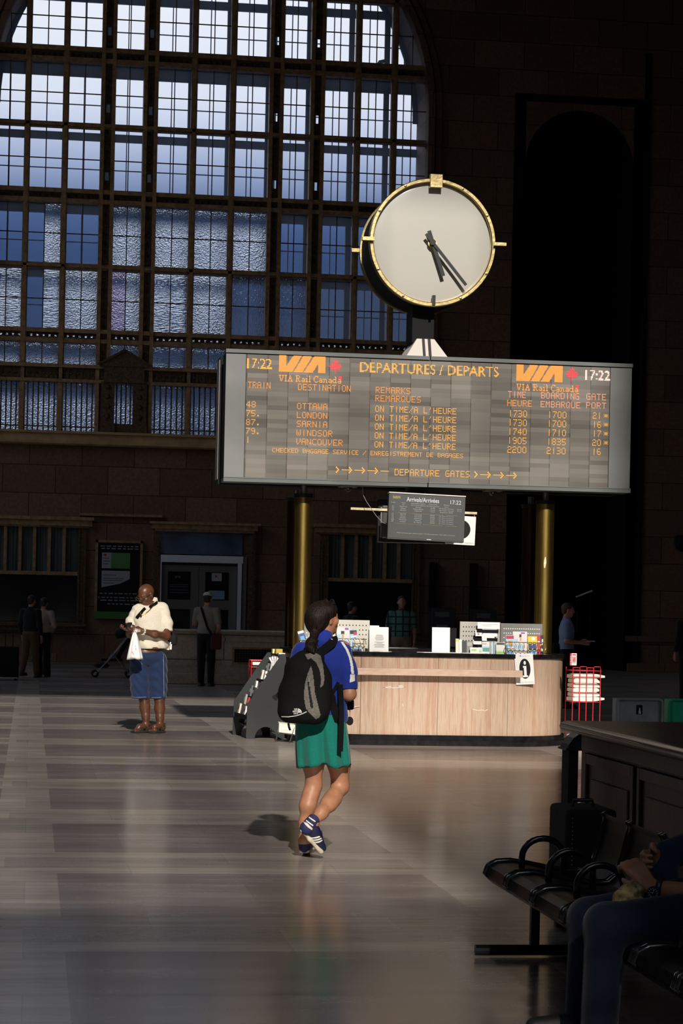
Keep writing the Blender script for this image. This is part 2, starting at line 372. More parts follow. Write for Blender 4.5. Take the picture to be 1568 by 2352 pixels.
for r0, r1 in ROWS[:8]:
    for x0, x1 in bays:
        c = (x0 + x1) / 2; f.box(c - .012, c + .012, FY + .09, FY + .12, r0, r1)
        if r1 - r0 > 1: m_ = (r0 + r1) / 2; f.box(x0, x1, FY + .09, FY + .12, m_ - .012, m_ + .012)
f.build('glazing_bar', M_BRONZED, win)
def glass(name, tint, ior, rough, bump=None, mixw=.12, twt=(.55, .65, .85)):
    m = bpy.data.materials.new(name); m.use_nodes = True; t = m.node_tree; t.nodes.clear(); n = t.nodes.new; L = t.links.new
    o = n('ShaderNodeOutputMaterial'); r = n('ShaderNodeBsdfRefraction'); r.inputs['Color'].default_value = (*tint, 1); r.inputs['IOR'].default_value = ior; r.inputs['Roughness'].default_value = rough
    tl = n('ShaderNodeBsdfTranslucent'); tl.inputs[0].default_value = (*twt, 1); mx = n('ShaderNodeMixShader'); mx.inputs[0].default_value = mixw
    L(r.outputs[0], mx.inputs[1]); L(tl.outputs[0], mx.inputs[2]); L(mx.outputs[0], o.inputs[0])
    if bump:
        sc, st = bump; co = n('ShaderNodeTexCoord'); mp = n('ShaderNodeMapping'); mp.inputs['Scale'].default_value = sc; nz = n('ShaderNodeTexNoise'); nz.inputs['Scale'].default_value = 1; nz.inputs['Detail'].default_value = 2
        bp = n('ShaderNodeBump'); bp.inputs['Strength'].default_value = 1.0; bp.inputs['Distance'].default_value = st
        L(co.outputs['Object'], mp.inputs[0]); L(mp.outputs[0], nz.inputs['Vector']); L(nz.outputs['Fac'], bp.inputs['Height']); L(bp.outputs[0], r.inputs['Normal'])
    return m
G = [glass('frosted_glass', (.97, .98, 1), 1.1, .16), glass('hammered_glass', (.82, .86, .92), 1.5, .05, ((26, 26, 34), .05), .1),
     glass('ripple_glass', (.82, .86, .92), 1.5, .05, ((7, 7, 40), .04), .1), glass('violet_glass', (.85, .68, .88), 1.5, .05, ((26, 26, 34), .035), .1), glass('reeded_glass', (.82, .86, .92), 1.5, .05, ((40, 40, 8), .04), .1)]
PM = {5: '0001111000000', 6: '2113214400000', 7: '1111211111111', 8: '1111111111111', 4: '0000000000000'}
panes = {}
for ri, (r0, r1) in enumerate(ROWS):
    for bi, (x0, x1) in enumerate(bays):
        k = int(PM.get(ri, '0' * 13)[bi]); c = (x0 + x1) / 2
        halves = [(x0, c, k), (c, x1, k)]
        if ri == 5 and bi in (1, 4): halves = [(x0, c, 0 if bi == 1 else 1), (c, x1, 1)]
        if ri == 6 and bi in (3,): halves = [(x0, c, 3), (c, x1, 1)]
        if ri == 6 and bi == 1: halves = [(x0, c, 0), (c, x1, 2)]
        for a0, a1, kk in halves:
            panes.setdefault(kk, MB()).add([(a0, FY + .13, r0), (a1, FY + .13, r0), (a1, FY + .13, r1), (a0, FY + .13, r1)], [(0, 1, 2, 3)])
for c in PI_:
    for c0, c1 in cuts: panes.setdefault(0, MB()).add([(c - .06, FY + .13, c0), (c + .06, FY + .13, c0), (c + .06, FY + .13, c1), (c - .06, FY + .13, c1)], [(0, 1, 2, 3)])
for z0, z1 in ((8.08, 8.22),):
    panes.setdefault(1, MB()).add([(WJ0, FY + .17, z0), (WJ1, FY + .17, z0), (WJ1, FY + .17, z1), (WJ0, FY + .17, z1)], [(0, 1, 2, 3)])
for kk, m_ in panes.items(): m_.build('glazing', G[kk], win, fix=False)
f = MB(); OY = WY + 1.55                                # the outer frame, a gangway's depth behind
for c, w_ in MU + [(p, .30) for p in PI_]: f.box(c - w_ * .45, c + w_ * .45, OY, OY + .12, 5.5, 19.8)
for r0, r1, k in RAILS: f.box(WJ0, WJ1, OY, OY + .12, r0 - .03, r1 + .03)
for r0, r1 in ROWS[:8]:
    m_ = (r0 + r1) / 2; f.box(WJ0, WJ1, OY + .03, OY + .06, m_ - .013, m_ + .013)
    for x0, x1 in bays: c = (x0 + x1) / 2; f.box(c - .013, c + .013, OY + .03, OY + .06, r0, r1)
for i in range(48):
    a0, a1 = PI * i / 48, PI * (i + 1) / 48
    p = [(WC + r * math.cos(t), z) for r, t in ((WR - .12, a0), (WR + .2, a0), (WR + .2, a1), (WR - .12, a1)) for z in [SPR + r * math.sin(t)]]
    f.xz(p, OY, OY + .12)
f.build('outer_frame', M_OUT, win)
f = MB(); f.tube([(8.6, OY - .3, 15.0), (8.6, OY - .3, 15.55), (8.68, OY - .3, 15.68), (8.9, OY - .3, 15.74)], .05, 8); f.build('gangway_rail', M_OUT, win)
# a neighbouring block seen dimly through the glass
bk = MB().box(2.5, 40, 74, 90, 0, 12.5)
struct(bk.build('wall_neighbour', mat('slate_cladding', (.10, .16, .30), .6, noise=(.2, .2, 2))))

# ---- ticket window fronts, door and poster along the end wall
def ticket_window(n, x0, x1, zt, bars, zb=.95):
    t = struct(thing('window_%d' % n, None, None, ((x0 + x1) / 2, WY, 0)))
    c = MB()
    for k, (o, h0, h1, d) in enumerate(((.26, zt + .12, zt + .2, .3), (.22, zt - .02, zt + .12, .22), (.14, zt - .06, zt - .02, .16))): c.box(x0 - .12 - o, x1 + .12 + o, WY - d, WY, h0, h1)
    c.build('cornice', M_BRONZE, t)
    j = MB()
    for s, x in ((-1, x0), (1, x1)):
        j.box(min(x, x + s * .2), max(x, x + s * .2), WY - .1, WY, zb, zt - .06)
        j.box(min(x, x + s * .05), max(x, x + s * .05), WY - .14, WY, zb, zt - .1); j.box(min(x + s * .15, x + s * .2), max(x + s * .15, x + s * .2), WY - .14, WY, zb, zt - .25)
        z = zb + .1
        while z < zt - .4: j.box(min(x + s * .07, x + s * .13), max(x + s * .07, x + s * .13), WY - .125, WY - .09, z, z + .08); z += .14
    j.build('jamb', M_BRONZED, t)
    b_ = MB()
    for x in bars: b_.box(x - .04, x + .04, WY - .12, WY - .02, 2.24, zt - .06)
    b_.box(x0, x1, WY - .13, WY - .02, 2.16, 2.25); b_.build('transom_bar', M_BRONZE, t)
    MB().box(x0, x1, WY - .035, WY - .015, 2.24, zt - .06).build('curtain', mat('curtain_cloth', (.06, .075, .07), .9, bump=((28, 1, .5), 1.0), noise=((24, 1, .3), .75, 2)), t)
    MB().box(x0, x1, WY - .03, WY - .01, zb + .06, 2.17).build('pane', M_GLASSD, t)
    MB().box(x0 - .22, x1 + .22, WY - .24, WY, zb - .06, zb).box(x0 - .18, x1 + .18, WY - .18, WY, zb - .16, zb - .06).build('sill', M_BRONZED, t)
ticket_window(2, -1.5, 1.14, 3.41, (-1.0, -.65, -.287, .066, .431, .797))
ticket_window(3, 7.44, 9.585, 3.41, (7.796, 8.143, 8.512, 8.882, 9.241))
struct(MB().box(1.17, 3.22, WY - .16, WY, 3.66, 3.72).build('trim_3', M_BRONZE))
struct(MB().box(XL, 2.6, WY - .12, WY, 0, .22).box(6.5, OX0 - .2, WY - .12, WY, 0, .22).box(OX1 + .1, XR, WY - .12, WY, 0, .22).build('baseboard_end', M_WALL))
struct(MB().box(OX1 + .05, XR, WY - .05, WY, .78, .93).build('trim_4', M_WALL))
for i, x in enumerate((10.05, 11.1)): struct(MB().box(x, x + .18, WY - .2, WY, 0, 2.7).build('trim_%d' % (5 + i), M_DARK))

ps = thing('poster_case', 'dark poster case with green and white notices on the end wall', 'poster', (2.16, WY, 1.1))
MB().box(1.61, 2.72, WY - .1, WY, 1.28, 3.03).build('case', M_BLACKM, ps)
fr = MB()
for a0, a1, c0, c1 in ((1.58, 1.64, 1.28, 3.06), (2.69, 2.75, 1.28, 3.06), (1.58, 2.75, 3.0, 3.06)): fr.box(a0, a1, WY - .13, WY, c0, c1)
fr.build('frame', M_BRONZE, ps)
MB().box(1.60, 2.73, WY - .12, WY, 1.10, 1.28).build('green_strip', mat('dull_green', (.05, .17, .03), .7), ps)
MB().box(1.74, 1.97, WY - .115, WY - .1, 2.36, 2.75).build('notice', mat('dim_paper', (.35, .36, .38), .8), ps)
MB().box(1.97, 2.44, WY - .115, WY - .1, 2.36, 2.75).build('green_notice', mat('poster_green', (.08, .22, .06), .7), ps)
MB().xz([(1.74, 2.30), (2.44, 2.30), (2.44, 2.1), (2.2, 1.98), (1.74, 1.88)], WY - .115, WY - .1).build('notice', MATS['dim_paper'], ps)
ln = MB()
for z, x1 in ((2.18, 2.1), (2.10, 2.3), (2.05, 2.25), (1.98, 2.05), (2.6, 1.92), (2.53, 1.94), (2.46, 1.9)): ln.box(1.78, x1, WY - .119, WY - .115, z, z + .02)
ln.build('print', mat('grey_ink', (.10, .10, .11), .8), ps)
MB().lathe([(.035, 0), (0, -.004)], (1.82, WY - .115, 2.69), 12, 'y').build('emblem', mat('dull_red', (.4, .03, .03), .7), ps)
ln = MB()
for z, x0 in ((1.72, 1.7), (1.62, 1.66), (1.55, 1.72), (1.46, 1.9), (2.9, 1.7), (2.84, 1.72)):
    x = x0
    while x < 2.6: d = random.uniform(.04, .16); ln.box(x, min(x + d, 2.64), WY - .105, WY - .1, z, z + .025); x += d + .04
ln.build('print', mat('pale_ink', (.30, .30, .32), .8), ps)

dr = struct(thing('door_1', None, None, (4.3, WY, 0)))
c = MB()
for o, h0, h1, d in ((.3, 3.50, 3.56, .34), (.24, 3.38, 3.50, .26), (.16, 3.32, 3.38, .2)): c.box(3.2 - o, 5.38 + o, WY - d, WY, h0, h1)
c.build('cornice', M_BRONZE, dr)
j = MB()
for x in (3.02, 5.40):
    j.box(x, x + .18, WY - .14, WY, 0, 3.32)
    z = .3
    while z < 3.1: j.box(x + .05, x + .13, WY - .165, WY - .14, z, z + .09); z += .15
j.build('jamb', M_BRONZED, dr)
MB().box(3.2, 5.25, WY - .06, WY - .02, 2.76, 3.32).build('transom_light', mat('transom_blue', (.05, .08, .16), .25, noise=(1.2, .6, 2)), dr)
MB().box(3.2, 5.26, WY - .22, WY - .06, 2.55, 2.73).build('lintel', mat('door_alu', (.80, .84, .90), .42, .85), dr)
MB().box(5.135, 5.235, WY - .2, WY - .06, 0, 2.55).box(3.2, 3.225, WY - .2, WY - .06, 0, 2.55).build('frame', MATS['door_alu'], dr)
MB().box(5.26, 5.36, WY - .12, WY, 0, 2.72).build('side_post', mat('post_grey', (.20, .20, .21), .6), dr)
for x0, x1 in ((3.23, 4.16), (4.17, 5.12)):
    l = MB().box(x0, x1, WY - .1, WY - .05, 0, 2.48).build('door_leaf', mat('door_grey', (.13, .12, .115), .6), dr)
    MB().box(x0 + .16, x1 - .2, WY - .11, WY - .1, 1.62, 2.32).box(x0 + .16, x1 - .2, WY - .11, WY - .1, .5, 1.38).build('door_glass', M_GLASSD, l)
ln = MB()
for z in (1.98, 1.93, 1.85, 1.78): ln.box(3.44, 3.9, WY - .113, WY - .11, z, z + .02)
for x in (3.60, 3.68): ln.lathe([(.035, 0), (0, -.002)], (x, WY - .11, 2.18), 10, 'y')
ln.build('door_lettering', mat('dim_ink', (.07, .075, .09), .8), dr)
MB().box(4.49, 4.74, WY - .115, WY - .11, 2.10, 2.30).build('door_notice', MATS['dim_paper'], dr)
MB().lathe([(.05, 0), (0, -.002)], (4.6, WY - .115, 2.22), 3, 'y').build('door_emblem', MATS['dull_red'], dr)
MB().box(4.42, 4.82, WY - .115, WY - .11, 1.64, 1.86).build('door_notice', mat('notice_blue', (.22, .28, .38), .7), dr)
MB().box(4.07, 4.13, WY - .2, WY - .1, 1.0, 1.35).build('door_handle', M_STEEL, dr)

# ---- stone parapet in front of the door
PX0, PX1, PY = 2.3, 4.93, 41.3
p = MB(); p.box(PX0, PX1, PY + .04, PY + .5, .0, .97); p.box(PX0 - .04, PX1 + .04, PY - .03, PY + .56, .97, 1.0); p.box(PX0 - .06, PX1 + .06, PY - .06, PY + .58, 1.0, 1.037)
p.box(PX0, PX1, PY + .0, PY + .05, 0, .2); p.box(PX0, PX1, PY + .02, PY + .05, .82, .90)
pa = struct(p.build('wall_parapet', M_PARA, bevel=.008))
r = MB()
for rr in (.21, .16): r.tube([(3.06 + rr * math.cos(2 * PI * i / 40), PY + .035, .67 + rr * math.sin(2 * PI * i / 40)) for i in range(40)], .012, 6, closed=True)
for x0, x1 in ((2.72, 3.40),):
    r.box(x0, x1, PY + .02, PY + .045, .36, .375)
r.build('medallion', M_PARA, pa)
vg = tag(MB().box(3.86, 4.88, PY + .02, PY + .04, .43, .68).build('vent_grille', M_BLACKM), 'brass-framed black vent grille low in the pale stone parapet', 'vent')
g = MB()
for a0, a1, c0, c1 in ((3.82, 4.92, .68, .715), (3.82, 4.92, .395, .43), (3.82, 3.86, .43, .68), (4.88, 4.92, .43, .68)): g.box(a0, a1, PY + .0, PY + .045, c0, c1)
g.build('frame', M_BRONZE, vg)
g = MB()
for i in range(1, 20): g.box(3.86 + i * .051 - .004, 3.86 + i * .051 + .004, PY + .012, PY + .02, .43, .68)
for i in range(1, 6): g.box(3.86, 4.88, PY + .012, PY + .02, .43 + i * .042 - .004, .43 + i * .042 + .004)
g.build('grid', M_BRONZED, vg)
# ---------------------------------------------------------------- lettering helpers
FONT = {c: [int(h[i:i + 2], 16) for i in range(0, 14, 2)] for c, h in {
 'A': '0E11111F111111', 'B': '1E11111E11111E', 'C': '0F10101010100F', 'D': '1E11111111111E', 'E': '1F10101E10101F', 'F': '1F10101E101010', 'G': '0F10101711110F',
 'H': '1111111F111111', 'I': '04040404040404', 'K': '11121418141211', 'L': '1010101010101F', 'M': '111B1515111111', 'N': '11191915131311', 'O': '0E11111111110E',
 'P': '1E11111E101010', 'Q': '0E11111115120D', 'R': '1E11111E141211', 'S': '0F10100E01011E', 'T': '1F040404040404', 'U': '1111111111110E', 'V': '11111111120C08',
 'W': '1111111515150A', '0': '0E11111111110E', '1': '04040404040404', '2': '0E11010E10101F', '3': '1E01010E01011E', '4': '02060A121F0202', '5': '1F10101E01011E',
 '6': '0E10101E11110E', '7': '1F010204040808', '8': '0E11110E11110E', '9': '0E11110F01010E', '/': '01010204081010', "'": '04040800000000', '.': '00000000000C0C',
 '>': '10080402040810', '-': '0000001F000000', '*': '00150E1F0E1500', ' ': '00000000000000'}.items()}
SERIF = {'V': ['111.111', '.1...1.', '.1...1.', '.1...1.', '..1.1..', '..1.1..', '..1.1..', '...1...'], 'I': ['111', '.1.', '.1.', '.1.', '.1.', '.1.', '.1.', '111'],
 'A': ['...1...', '...1...', '..1.1..', '..1.1..', '..111..', '.1...1.', '.1...1.', '111.111'], 'R': ['11111..', '.1...1.', '.1...1.', '.1111..', '.1.1...', '.1..1..', '.1..1..', '111..11'],
 'a': ['.....', '.....', '.....', '.111.', '....1', '.1111', '1...1', '.1111'], 'i': ['.1.', '...', '...', '11.', '.1.', '.1.', '.1.', '111'], 'l': ['11.', '.1.', '.1.', '.1.', '.1.', '.1.', '.1.', '111'],
 'C': ['..1111', '.1...1', '1.....', '1.....', '1.....', '1.....', '.1...1', '..111.'], 'n': ['......', '......', '......', '1.11..', '.1..1.', '.1..1.', '.1..1.', '11..11'],
 'd': ['...11.', '....1.', '....1.', '.1111.', '1...1.', '1...1.', '1...1.', '.11111'], ' ': ['..'] * 8}
def dot(mb, x, z, y, r): mb.add([(x - r, y, z), (x, y, z - r), (x + r, y, z), (x, y, z + r)], [(0, 1, 2, 3)])
def sq(mb, x, z, y, a, b): mb.add([(x - a, y, z - b), (x + a, y, z - b), (x + a, y, z + b), (x - a, y, z + b)], [(0, 1, 2, 3)])
def led_text(mb, s, x0, x1, zt, zb, y):
    n = len(s); adv = (x1 - x0) / (n - .18); cw = adv * .82 / 5; ch = (zt - zb) / 7
    for i, c in enumerate(s):
        for r, row in enumerate(FONT[c]):
            for k in range(5):
                if row >> (4 - k) & 1: sq(mb, x0 + i * adv + (k + .5) * cw, zt - (r + .5) * ch, y, cw * .36 if cw < ch else ch * .36, ch * .40)
def inside(p, poly):
    x, z = p; r = False
    for (x0, z0), (x1, z1) in zip(poly, poly[1:] + poly[:1]):
        if (z0 > z) != (z1 > z) and x < (x1 - x0) * (z - z0) / (z1 - z0) + x0: r = not r
    return r
def led_poly(mb, polys, y, pitch, k=.62):
    for poly in polys:
        xa, xb = min(p[0] for p in poly), max(p[0] for p in poly); za, zb = min(p[1] for p in poly), max(p[1] for p in poly)
        for i in range(int((xb - xa) / pitch) + 1):
            for j in range(int((zb - za) / pitch) + 1):
                p = (xa + (i + .5) * pitch, za + (j + .5) * pitch)
                if inside(p, poly): dot(mb, *p, y, pitch * k)
def text_mesh(s, size=1.0, align='LEFT', bold=0.0):
    c = bpy.data.curves.new('t', 'FONT'); c.body = s; c.size = size; c.align_x = align; c.offset = bold; c.resolution_u = 3
    o = bpy.data.objects.new('t', c); COL.objects.link(o); dg = bpy.context.evaluated_depsgraph_get()
    me = bpy.data.meshes.new_from_object(o.evaluated_get(dg)); bpy.data.objects.remove(o); bpy.data.curves.remove(c)
    vs = [tuple(v.co) for v in me.vertices]; fs = [tuple(p.vertices) for p in me.polygons]; bpy.data.meshes.remove(me); return vs, fs
def put_text(mb, s, x0, x1, zb, zt, fn, bold=0.0):
    """fit text into x0..x1, zb..zt (capital height) and place each point with fn(x, z)"""
    vs, fs = text_mesh(s, 1.0, bold=bold)
    ax, bx = min(v[0] for v in vs), max(v[0] for v in vs); az, bz = (0 if not any(ch in s for ch in '') else min(v[1] for v in vs)), max(v[1] for v in vs)
    mb.add([fn(x0 + (v[0] - ax) / (bx - ax) * (x1 - x0), zb + v[1] / bz * (zt - zb)) for v in vs], fs)
def tri_inside_text(s, x0, x1, zb, zt, bold):
    m = MB(); put_text(m, s, x0, x1, zb, zt, lambda x, z: (x, 0, z), bold); return BVHTree.FromPolygons([Vector(v) for v in m.v], m.f)
def led_big(mb, s, x0, x1, zt, zb, y, pitch, bold=.006):
    t = tri_inside_text(s, x0, x1, zb, zt, bold)
    for i in range(int((x1 - x0) / pitch) + 1):
        for j in range(int((zt - zb) / pitch) + 2):
            p = Vector((x0 + i * pitch, -1, zb + j * pitch))
            if t.ray_cast(p, Vector((0, 1, 0)))[0] is not None: dot(mb, p.x, p.z, y, pitch * .60)

# ---------------------------------------------------------------- departures board
BY = 24.6; BX0, BX1, BZ0, BZ1 = 2.134, 6.862, 2.935, 4.426; SX0, SX1 = 2.366, 6.602
bd = thing('departures_board', 'wide grey electronic departures board with orange lettering raised on brass columns', 'departure board', ((BX0 + BX1) / 2, BY, BZ0))
M_ALU = mat('grey_aluminium', (.125, .135, .135), .5, .0, .4, noise=(2, .08, 2)); M_PLATE = mat('grey_plate', (.185, .19, .19), .65, noise=(1.1, .12, 3))
MB().box(BX0, BX1, BY + .02, BY + .36, BZ0, BZ1).build('housing', M_BLACKM, bd)
m = MB(); mid = 4.478
for x0, x1 in ((BX0 - .004, mid - .006), (mid + .006, BX1 + .006)): m.box(x0, x1, BY - .03, BY + .3, BZ1 - .038, BZ1 + .004); m.box(x0, x1, BY - .04, BY + .3, BZ0 - .006, BZ0 + .034); m.box(x0, x1, BY - .045, BY, BZ0 + .036, BZ0 + .046)
m.build('frame', M_ALU, bd)
MB().box(BX0, SX0 - .006, BY - .012, BY + .02, BZ0 + .046, BZ1 - .046).build('side_plate', M_PLATE, bd)
MB().box(SX1 + .006, BX1, BY - .012, BY + .02, BZ0 + .046, BZ1 - .046).build('side_plate', M_PLATE, bd)
msc = mat('led_screen', rough=.6, spec=.3); q = NT(msc); tc = q.n('ShaderNodeTexCoord').outputs['Object']; sp = q.n('ShaderNodeSeparateXYZ'); q.link(tc, sp.inputs[0])
def cell(sx, sz):
    cb = q.n('ShaderNodeCombineXYZ'); q.link(q.m('FLOOR', q.m('DIVIDE', sp.outputs[0], sx)), cb.inputs[0]); q.link(q.m('FLOOR', q.m('DIVIDE', sp.outputs[2], sz)), cb.inputs[1])
    wn = q.n('ShaderNodeTexWhiteNoise', noise_dimensions='2D'); q.link(cb.outputs[0], wn.inputs['Vector']); return wn.outputs['Value']
v = q.m('ADD', q.m('MULTIPLY', cell(.2353, .0513), .62), q.m('MULTIPLY', cell(.2353, .1026), .38))
v = q.m('ADD', q.m('MULTIPLY', v, .75), q.m('MULTIPLY', q.noise(tc, (1.3, 1, 2.2), 2), .5))
seam = q.m('MULTIPLY', q.m('LESS_THAN', q.m('FRACT', q.m('DIVIDE', q.m('ADD', sp.outputs[0], .012), .2353)), .05), .35)
pix = q.m('MULTIPLY', q.m('MULTIPLY', q.m('SINE', q.m('MULTIPLY', sp.outputs[0], 520)), q.m('SINE', q.m('MULTIPLY', sp.outputs[2], 520))), .09)
f_ = q.m('MAXIMUM', q.m('ADD', q.m('SUBTRACT', v, seam), pix), 0.0)
q.link(q.mix(f_, (.055, .050, .044), (.235, .215, .192)), q.b.inputs['Base Color'])
MB().box(SX0, SX1, BY - .01, BY + .02, BZ0 + .046, BZ1 - .042).build('screen', msc, bd)
ORANGE = mat('led_orange', (.3, .12, .02), .5, emit=(1.0, .33, .045), es=1.0); AMBER = mat('led_amber', (.3, .16, .02), .5, emit=(1.0, .42, .06), es=1.05)
PINK = mat('led_pink', (.3, .12, .1), .5, emit=(1.0, .36, .17), es=1.0); PALE = mat('led_pale_pink', (.4, .3, .3), .5, emit=(1.0, .62, .52), es=1.3); LRED = mat('led_red', (.3, .02, .03), .5, emit=(.85, .04, .05), es=1.0)
LYB = BY - .014
def bt(s, xl, yt, yb, xr, m_=ORANGE, fn=led_text):
    a = at(xl, yt, BY); b_ = at(xl, yb, BY); c = at(xr, yt, BY); mb = MB()
    if fn is led_text: led_text(mb, s, a.x, c.x, a.z, b_.z, LYB)
    else: led_big(mb, s, a.x, c.x, a.z, b_.z, LYB, .0115)
    return mb.build('led_lettering', m_, bd, fix=False)
bt('17:22', 568, 822.4, 845.4, 623.7, AMBER, led_big); bt('17:22', 1344, 850, 871.8, 1399.7, PALE, led_big)
bt('DEPARTURES / DEPARTS', 827, 831.7, 854, 1145, AMBER, led_big)
for a_ in (('TRAIN', 569, 876.6, 891.6, 621), ('DESTINATION', 684, 881.4, 896.4, 805), ('REMARKS', 862, 888.4, 903, 942), ('REMARQUES', 861.3, 907.5, 922, 966), ('TIME', 1165.7, 898.2, 913.4, 1207, PINK),
           ('HEURE', 1164, 918, 932.8, 1221), ('BOARDING', 1241.7, 900.4, 915.6, 1329.4, PINK), ('EMBARQUE', 1240.6, 921, 935.6, 1332, PINK), ('GATE', 1345.5, 903.6, 918.6, 1391, PINK), ('PORT', 1345, 923.7, 938, 1391, PINK),
           ('CHECKED BAGGAGE SERVICE / ENREGISTREMENT DE BAGAGES', 625, 1028.7, 1038.9, 1062.7, AMBER), ('DEPARTURE GATES', 905.5, 1077, 1092, 1078, AMBER)): bt(*a_)
for i, (tr, ct, tm, bo, ga) in enumerate((('48', 'OTTAWA', '1730', '1700', '21*'), ('75.', 'LONDON', '1730', '1700', '16*'), ('87.', 'SARNIA', '1740', '1710', '17*'), ('79.', 'WINDSOR', '1905', '1835', '20*'), ('1', 'VANCOUVER', '2200', '2130', '16'))):
    d = 20.4 * i; bt(tr, 565.3 - i * .4, 921.3 + d, 935.6 + d, 565.3 + 11.4 * len(tr) - i * .4 - 1, AMBER); bt(ct, 681.8 - i * .5, 925.4 + d, 940 + d, 681.8 + 11.8 * len(ct) - 1.5)
    bt("ON TIME/A L'HEURE", 861 - i * .4, 931.8 + d, 946.2 + d, 1047.7 - i * .4, AMBER); d = 20.7 * i
    bt(tm, 1167 - i * .7, 941.8 + d, 957.4 + d, 1209.6 - i * .4, AMBER); bt(bo, 1257 - i * .6, 944.4 + d, 960 + d, 1300 - i * .5, AMBER)
    bt(ga[:2], 1360 - i * .3, 947 + d, 962 + d, 1380 - i * .3, AMBER)
    if len(ga) > 2: bt('*', 1385, 949 + d, 961 + d, 1396, AMBER)
def arrows(n, x0, x1, y, tail):
    a = at(x0, y, BY); b_ = at(x1, y, BY); st = (b_.x - a.x) / (n - (0 if tail else .75)); mb = MB()
    for i in range(n):
        x = a.x + i * st
        for k in range(5): sq(mb, x + (2 - abs(k - 2)) * .012, a.z + (k - 2) * .014, LYB, .006, .008)
        if i < n - 1 or tail:
            for k in range(4, 12): sq(mb, x + st * (k / 12.2) + .016, a.z, LYB, st * .036, .004)
    mb.build('led_arrows', AMBER, bd, fix=False)
arrows(4, 772, 891, 1079, True); arrows(4, 1090, 1187, 1090, False)
LOGO = [[(0, 0), (.155, 0), (.155, .63), (.30, 0), (.475, 0), (.285, 1), (0, 1)], [(.515, 0), (.70, 0), (.50, 1), (.315, 1)], [(.745, 0), (1, 0), (1, 1), (.845, 1), (.845, .38), (.715, 1), (.53, 1)]]
LEAF = [(0, -1), (.1, -.62), (.2, -.7), (.33, -.62), (.25, -.15), (.5, -.42), (.56, -.28), (.8, -.33), (.72, -.08), (.98, .06), (.6, .38), (.66, .55), (.08, .45), (.06, 1), (-.06, 1), (-.08, .45), (-.66, .55), (-.6, .38), (-.98, .06), (-.72, -.08), (-.8, -.33), (-.56, -.28), (-.5, -.42), (-.25, -.15), (-.33, -.62), (-.2, -.7), (-.1, -.62)]
for xl, yt, xr, yb, (mx, my), (sx, sy, sr, sb) in ((640.7, 816.7, 748, 853.8, (770, 841), (640, 860.9, 784.8, 876)), (1185.4, 837.3, 1290.3, 874.8, (1312.4, 859), (1185, 881.3, 1328.5, 896.5))):
    a = at(xl, yt, BY); b_ = at(xl, yb, BY); c = at(xr, yt, BY); W_, H_ = c.x - a.x, a.z - b_.z
    mb = MB(); led_poly(mb, [[(a.x + u * W_, a.z - v_ * H_) for u, v_ in p] for p in LOGO], LYB, .0118, .66); mb.build('led_emblem', ORANGE, bd, fix=False)
    c = at(mx, my, BY); mb = MB(); led_poly(mb, [[(c.x + u * .078, c.z - v_ * .09) for u, v_ in LEAF]], LYB, .0115, .62); mb.build('led_leaf', LRED, bd, fix=False)
    a = at(sx, sy, BY); b_ = at(sx, sb, BY); c = at(sr, sy, BY); cols = []
    for ch in 'VIA Rail Canada':
        g = SERIF[ch]
        for k in range(len(g[0])): cols.append([g[r][k] == '1' for r in range(8)])
        cols.append([False] * 8)
    mb = MB(); dx = (c.x - a.x) / len(cols); dz = (a.z - b_.z) / 8
    for i, cl in enumerate(cols):
        for r, on in enumerate(cl):
            if on: sq(mb, a.x + (i + .5) * dx, a.z - (r + .5) * dz, LYB, dx * .48, dz * .47)
    mb.build('led_lettering', ORANGE, bd, fix=False)
    mb = MB()
    for i in range(3):
        for j in range(3): dot(mb, c.x - .034 + i * .0125, a.z + .0 - j * .0125, LYB, .008)
    mb.build('led_flag', LRED, bd, fix=False)
MB().box(BX0 - .02, BX1, BY + .55, BY + .9, BZ0 - .01, BZ1 - .03).build('rear_housing', M_BLACKM, bd)
MB().box(BX0 - .028, BX0 - .02, BY + .56, BY + .86, BZ0 + .05, BZ1 - .06).build('rear_edge', mat('edge_grey', (.22, .20, .19), .6), bd)
MB().box(2.9, 3.3, BY + .36, BY + .55, BZ0 + .1, BZ1 - .2).box(5.7, 6.15, BY + .36, BY + .55, BZ0 + .1, BZ1 - .2).box(4.1, 4.8, BY + .36, BY + .55, BZ0 + .1, BZ1 - .1).build('bracket', M_BLACKM, bd)

# ---------------------------------------------------------------- columns
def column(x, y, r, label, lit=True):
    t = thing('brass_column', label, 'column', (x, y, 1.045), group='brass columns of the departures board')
    MB().lathe([(r, 1.045), (r, 2.79)], (x, y, 0), 48).build('shaft', M_BRASS if lit else mat('unlit_brass', (.16, .09, .045), .25, 1.0, noise=((9, 9, 1.2), .4, 4)), t, auto=.6)  # rear shafts get brass with the shade mixed into its colour
    MB().lathe([(r + .012, 2.79), (r + .012, 2.835)], (x, y, 0), 48).build('cap', M_BLACK, t, auto=.6)
    MB().lathe([(.036, 2.835), (.036, BZ0 - .008)], (x, y, 0), 24).build('neck', M_STEEL, t, auto=.6)
    return t
column(3.10, 25.0, .096, 'polished brass column at the left end of the information desk, the front one of its pair')
c_ = column(5.965, 25.0, .106, 'polished brass column with a pale worn spot at the right end of the desk')
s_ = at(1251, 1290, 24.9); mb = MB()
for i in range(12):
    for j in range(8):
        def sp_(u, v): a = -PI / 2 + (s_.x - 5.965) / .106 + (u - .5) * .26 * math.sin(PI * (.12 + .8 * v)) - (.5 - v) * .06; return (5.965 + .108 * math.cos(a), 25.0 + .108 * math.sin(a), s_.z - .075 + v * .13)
        mb.add([sp_(j / 8, i / 12), sp_((j + 1) / 8, i / 12), sp_((j + 1) / 8, (i + 1) / 12), sp_(j / 8, (i + 1) / 12)], [(0, 1, 2, 3)])
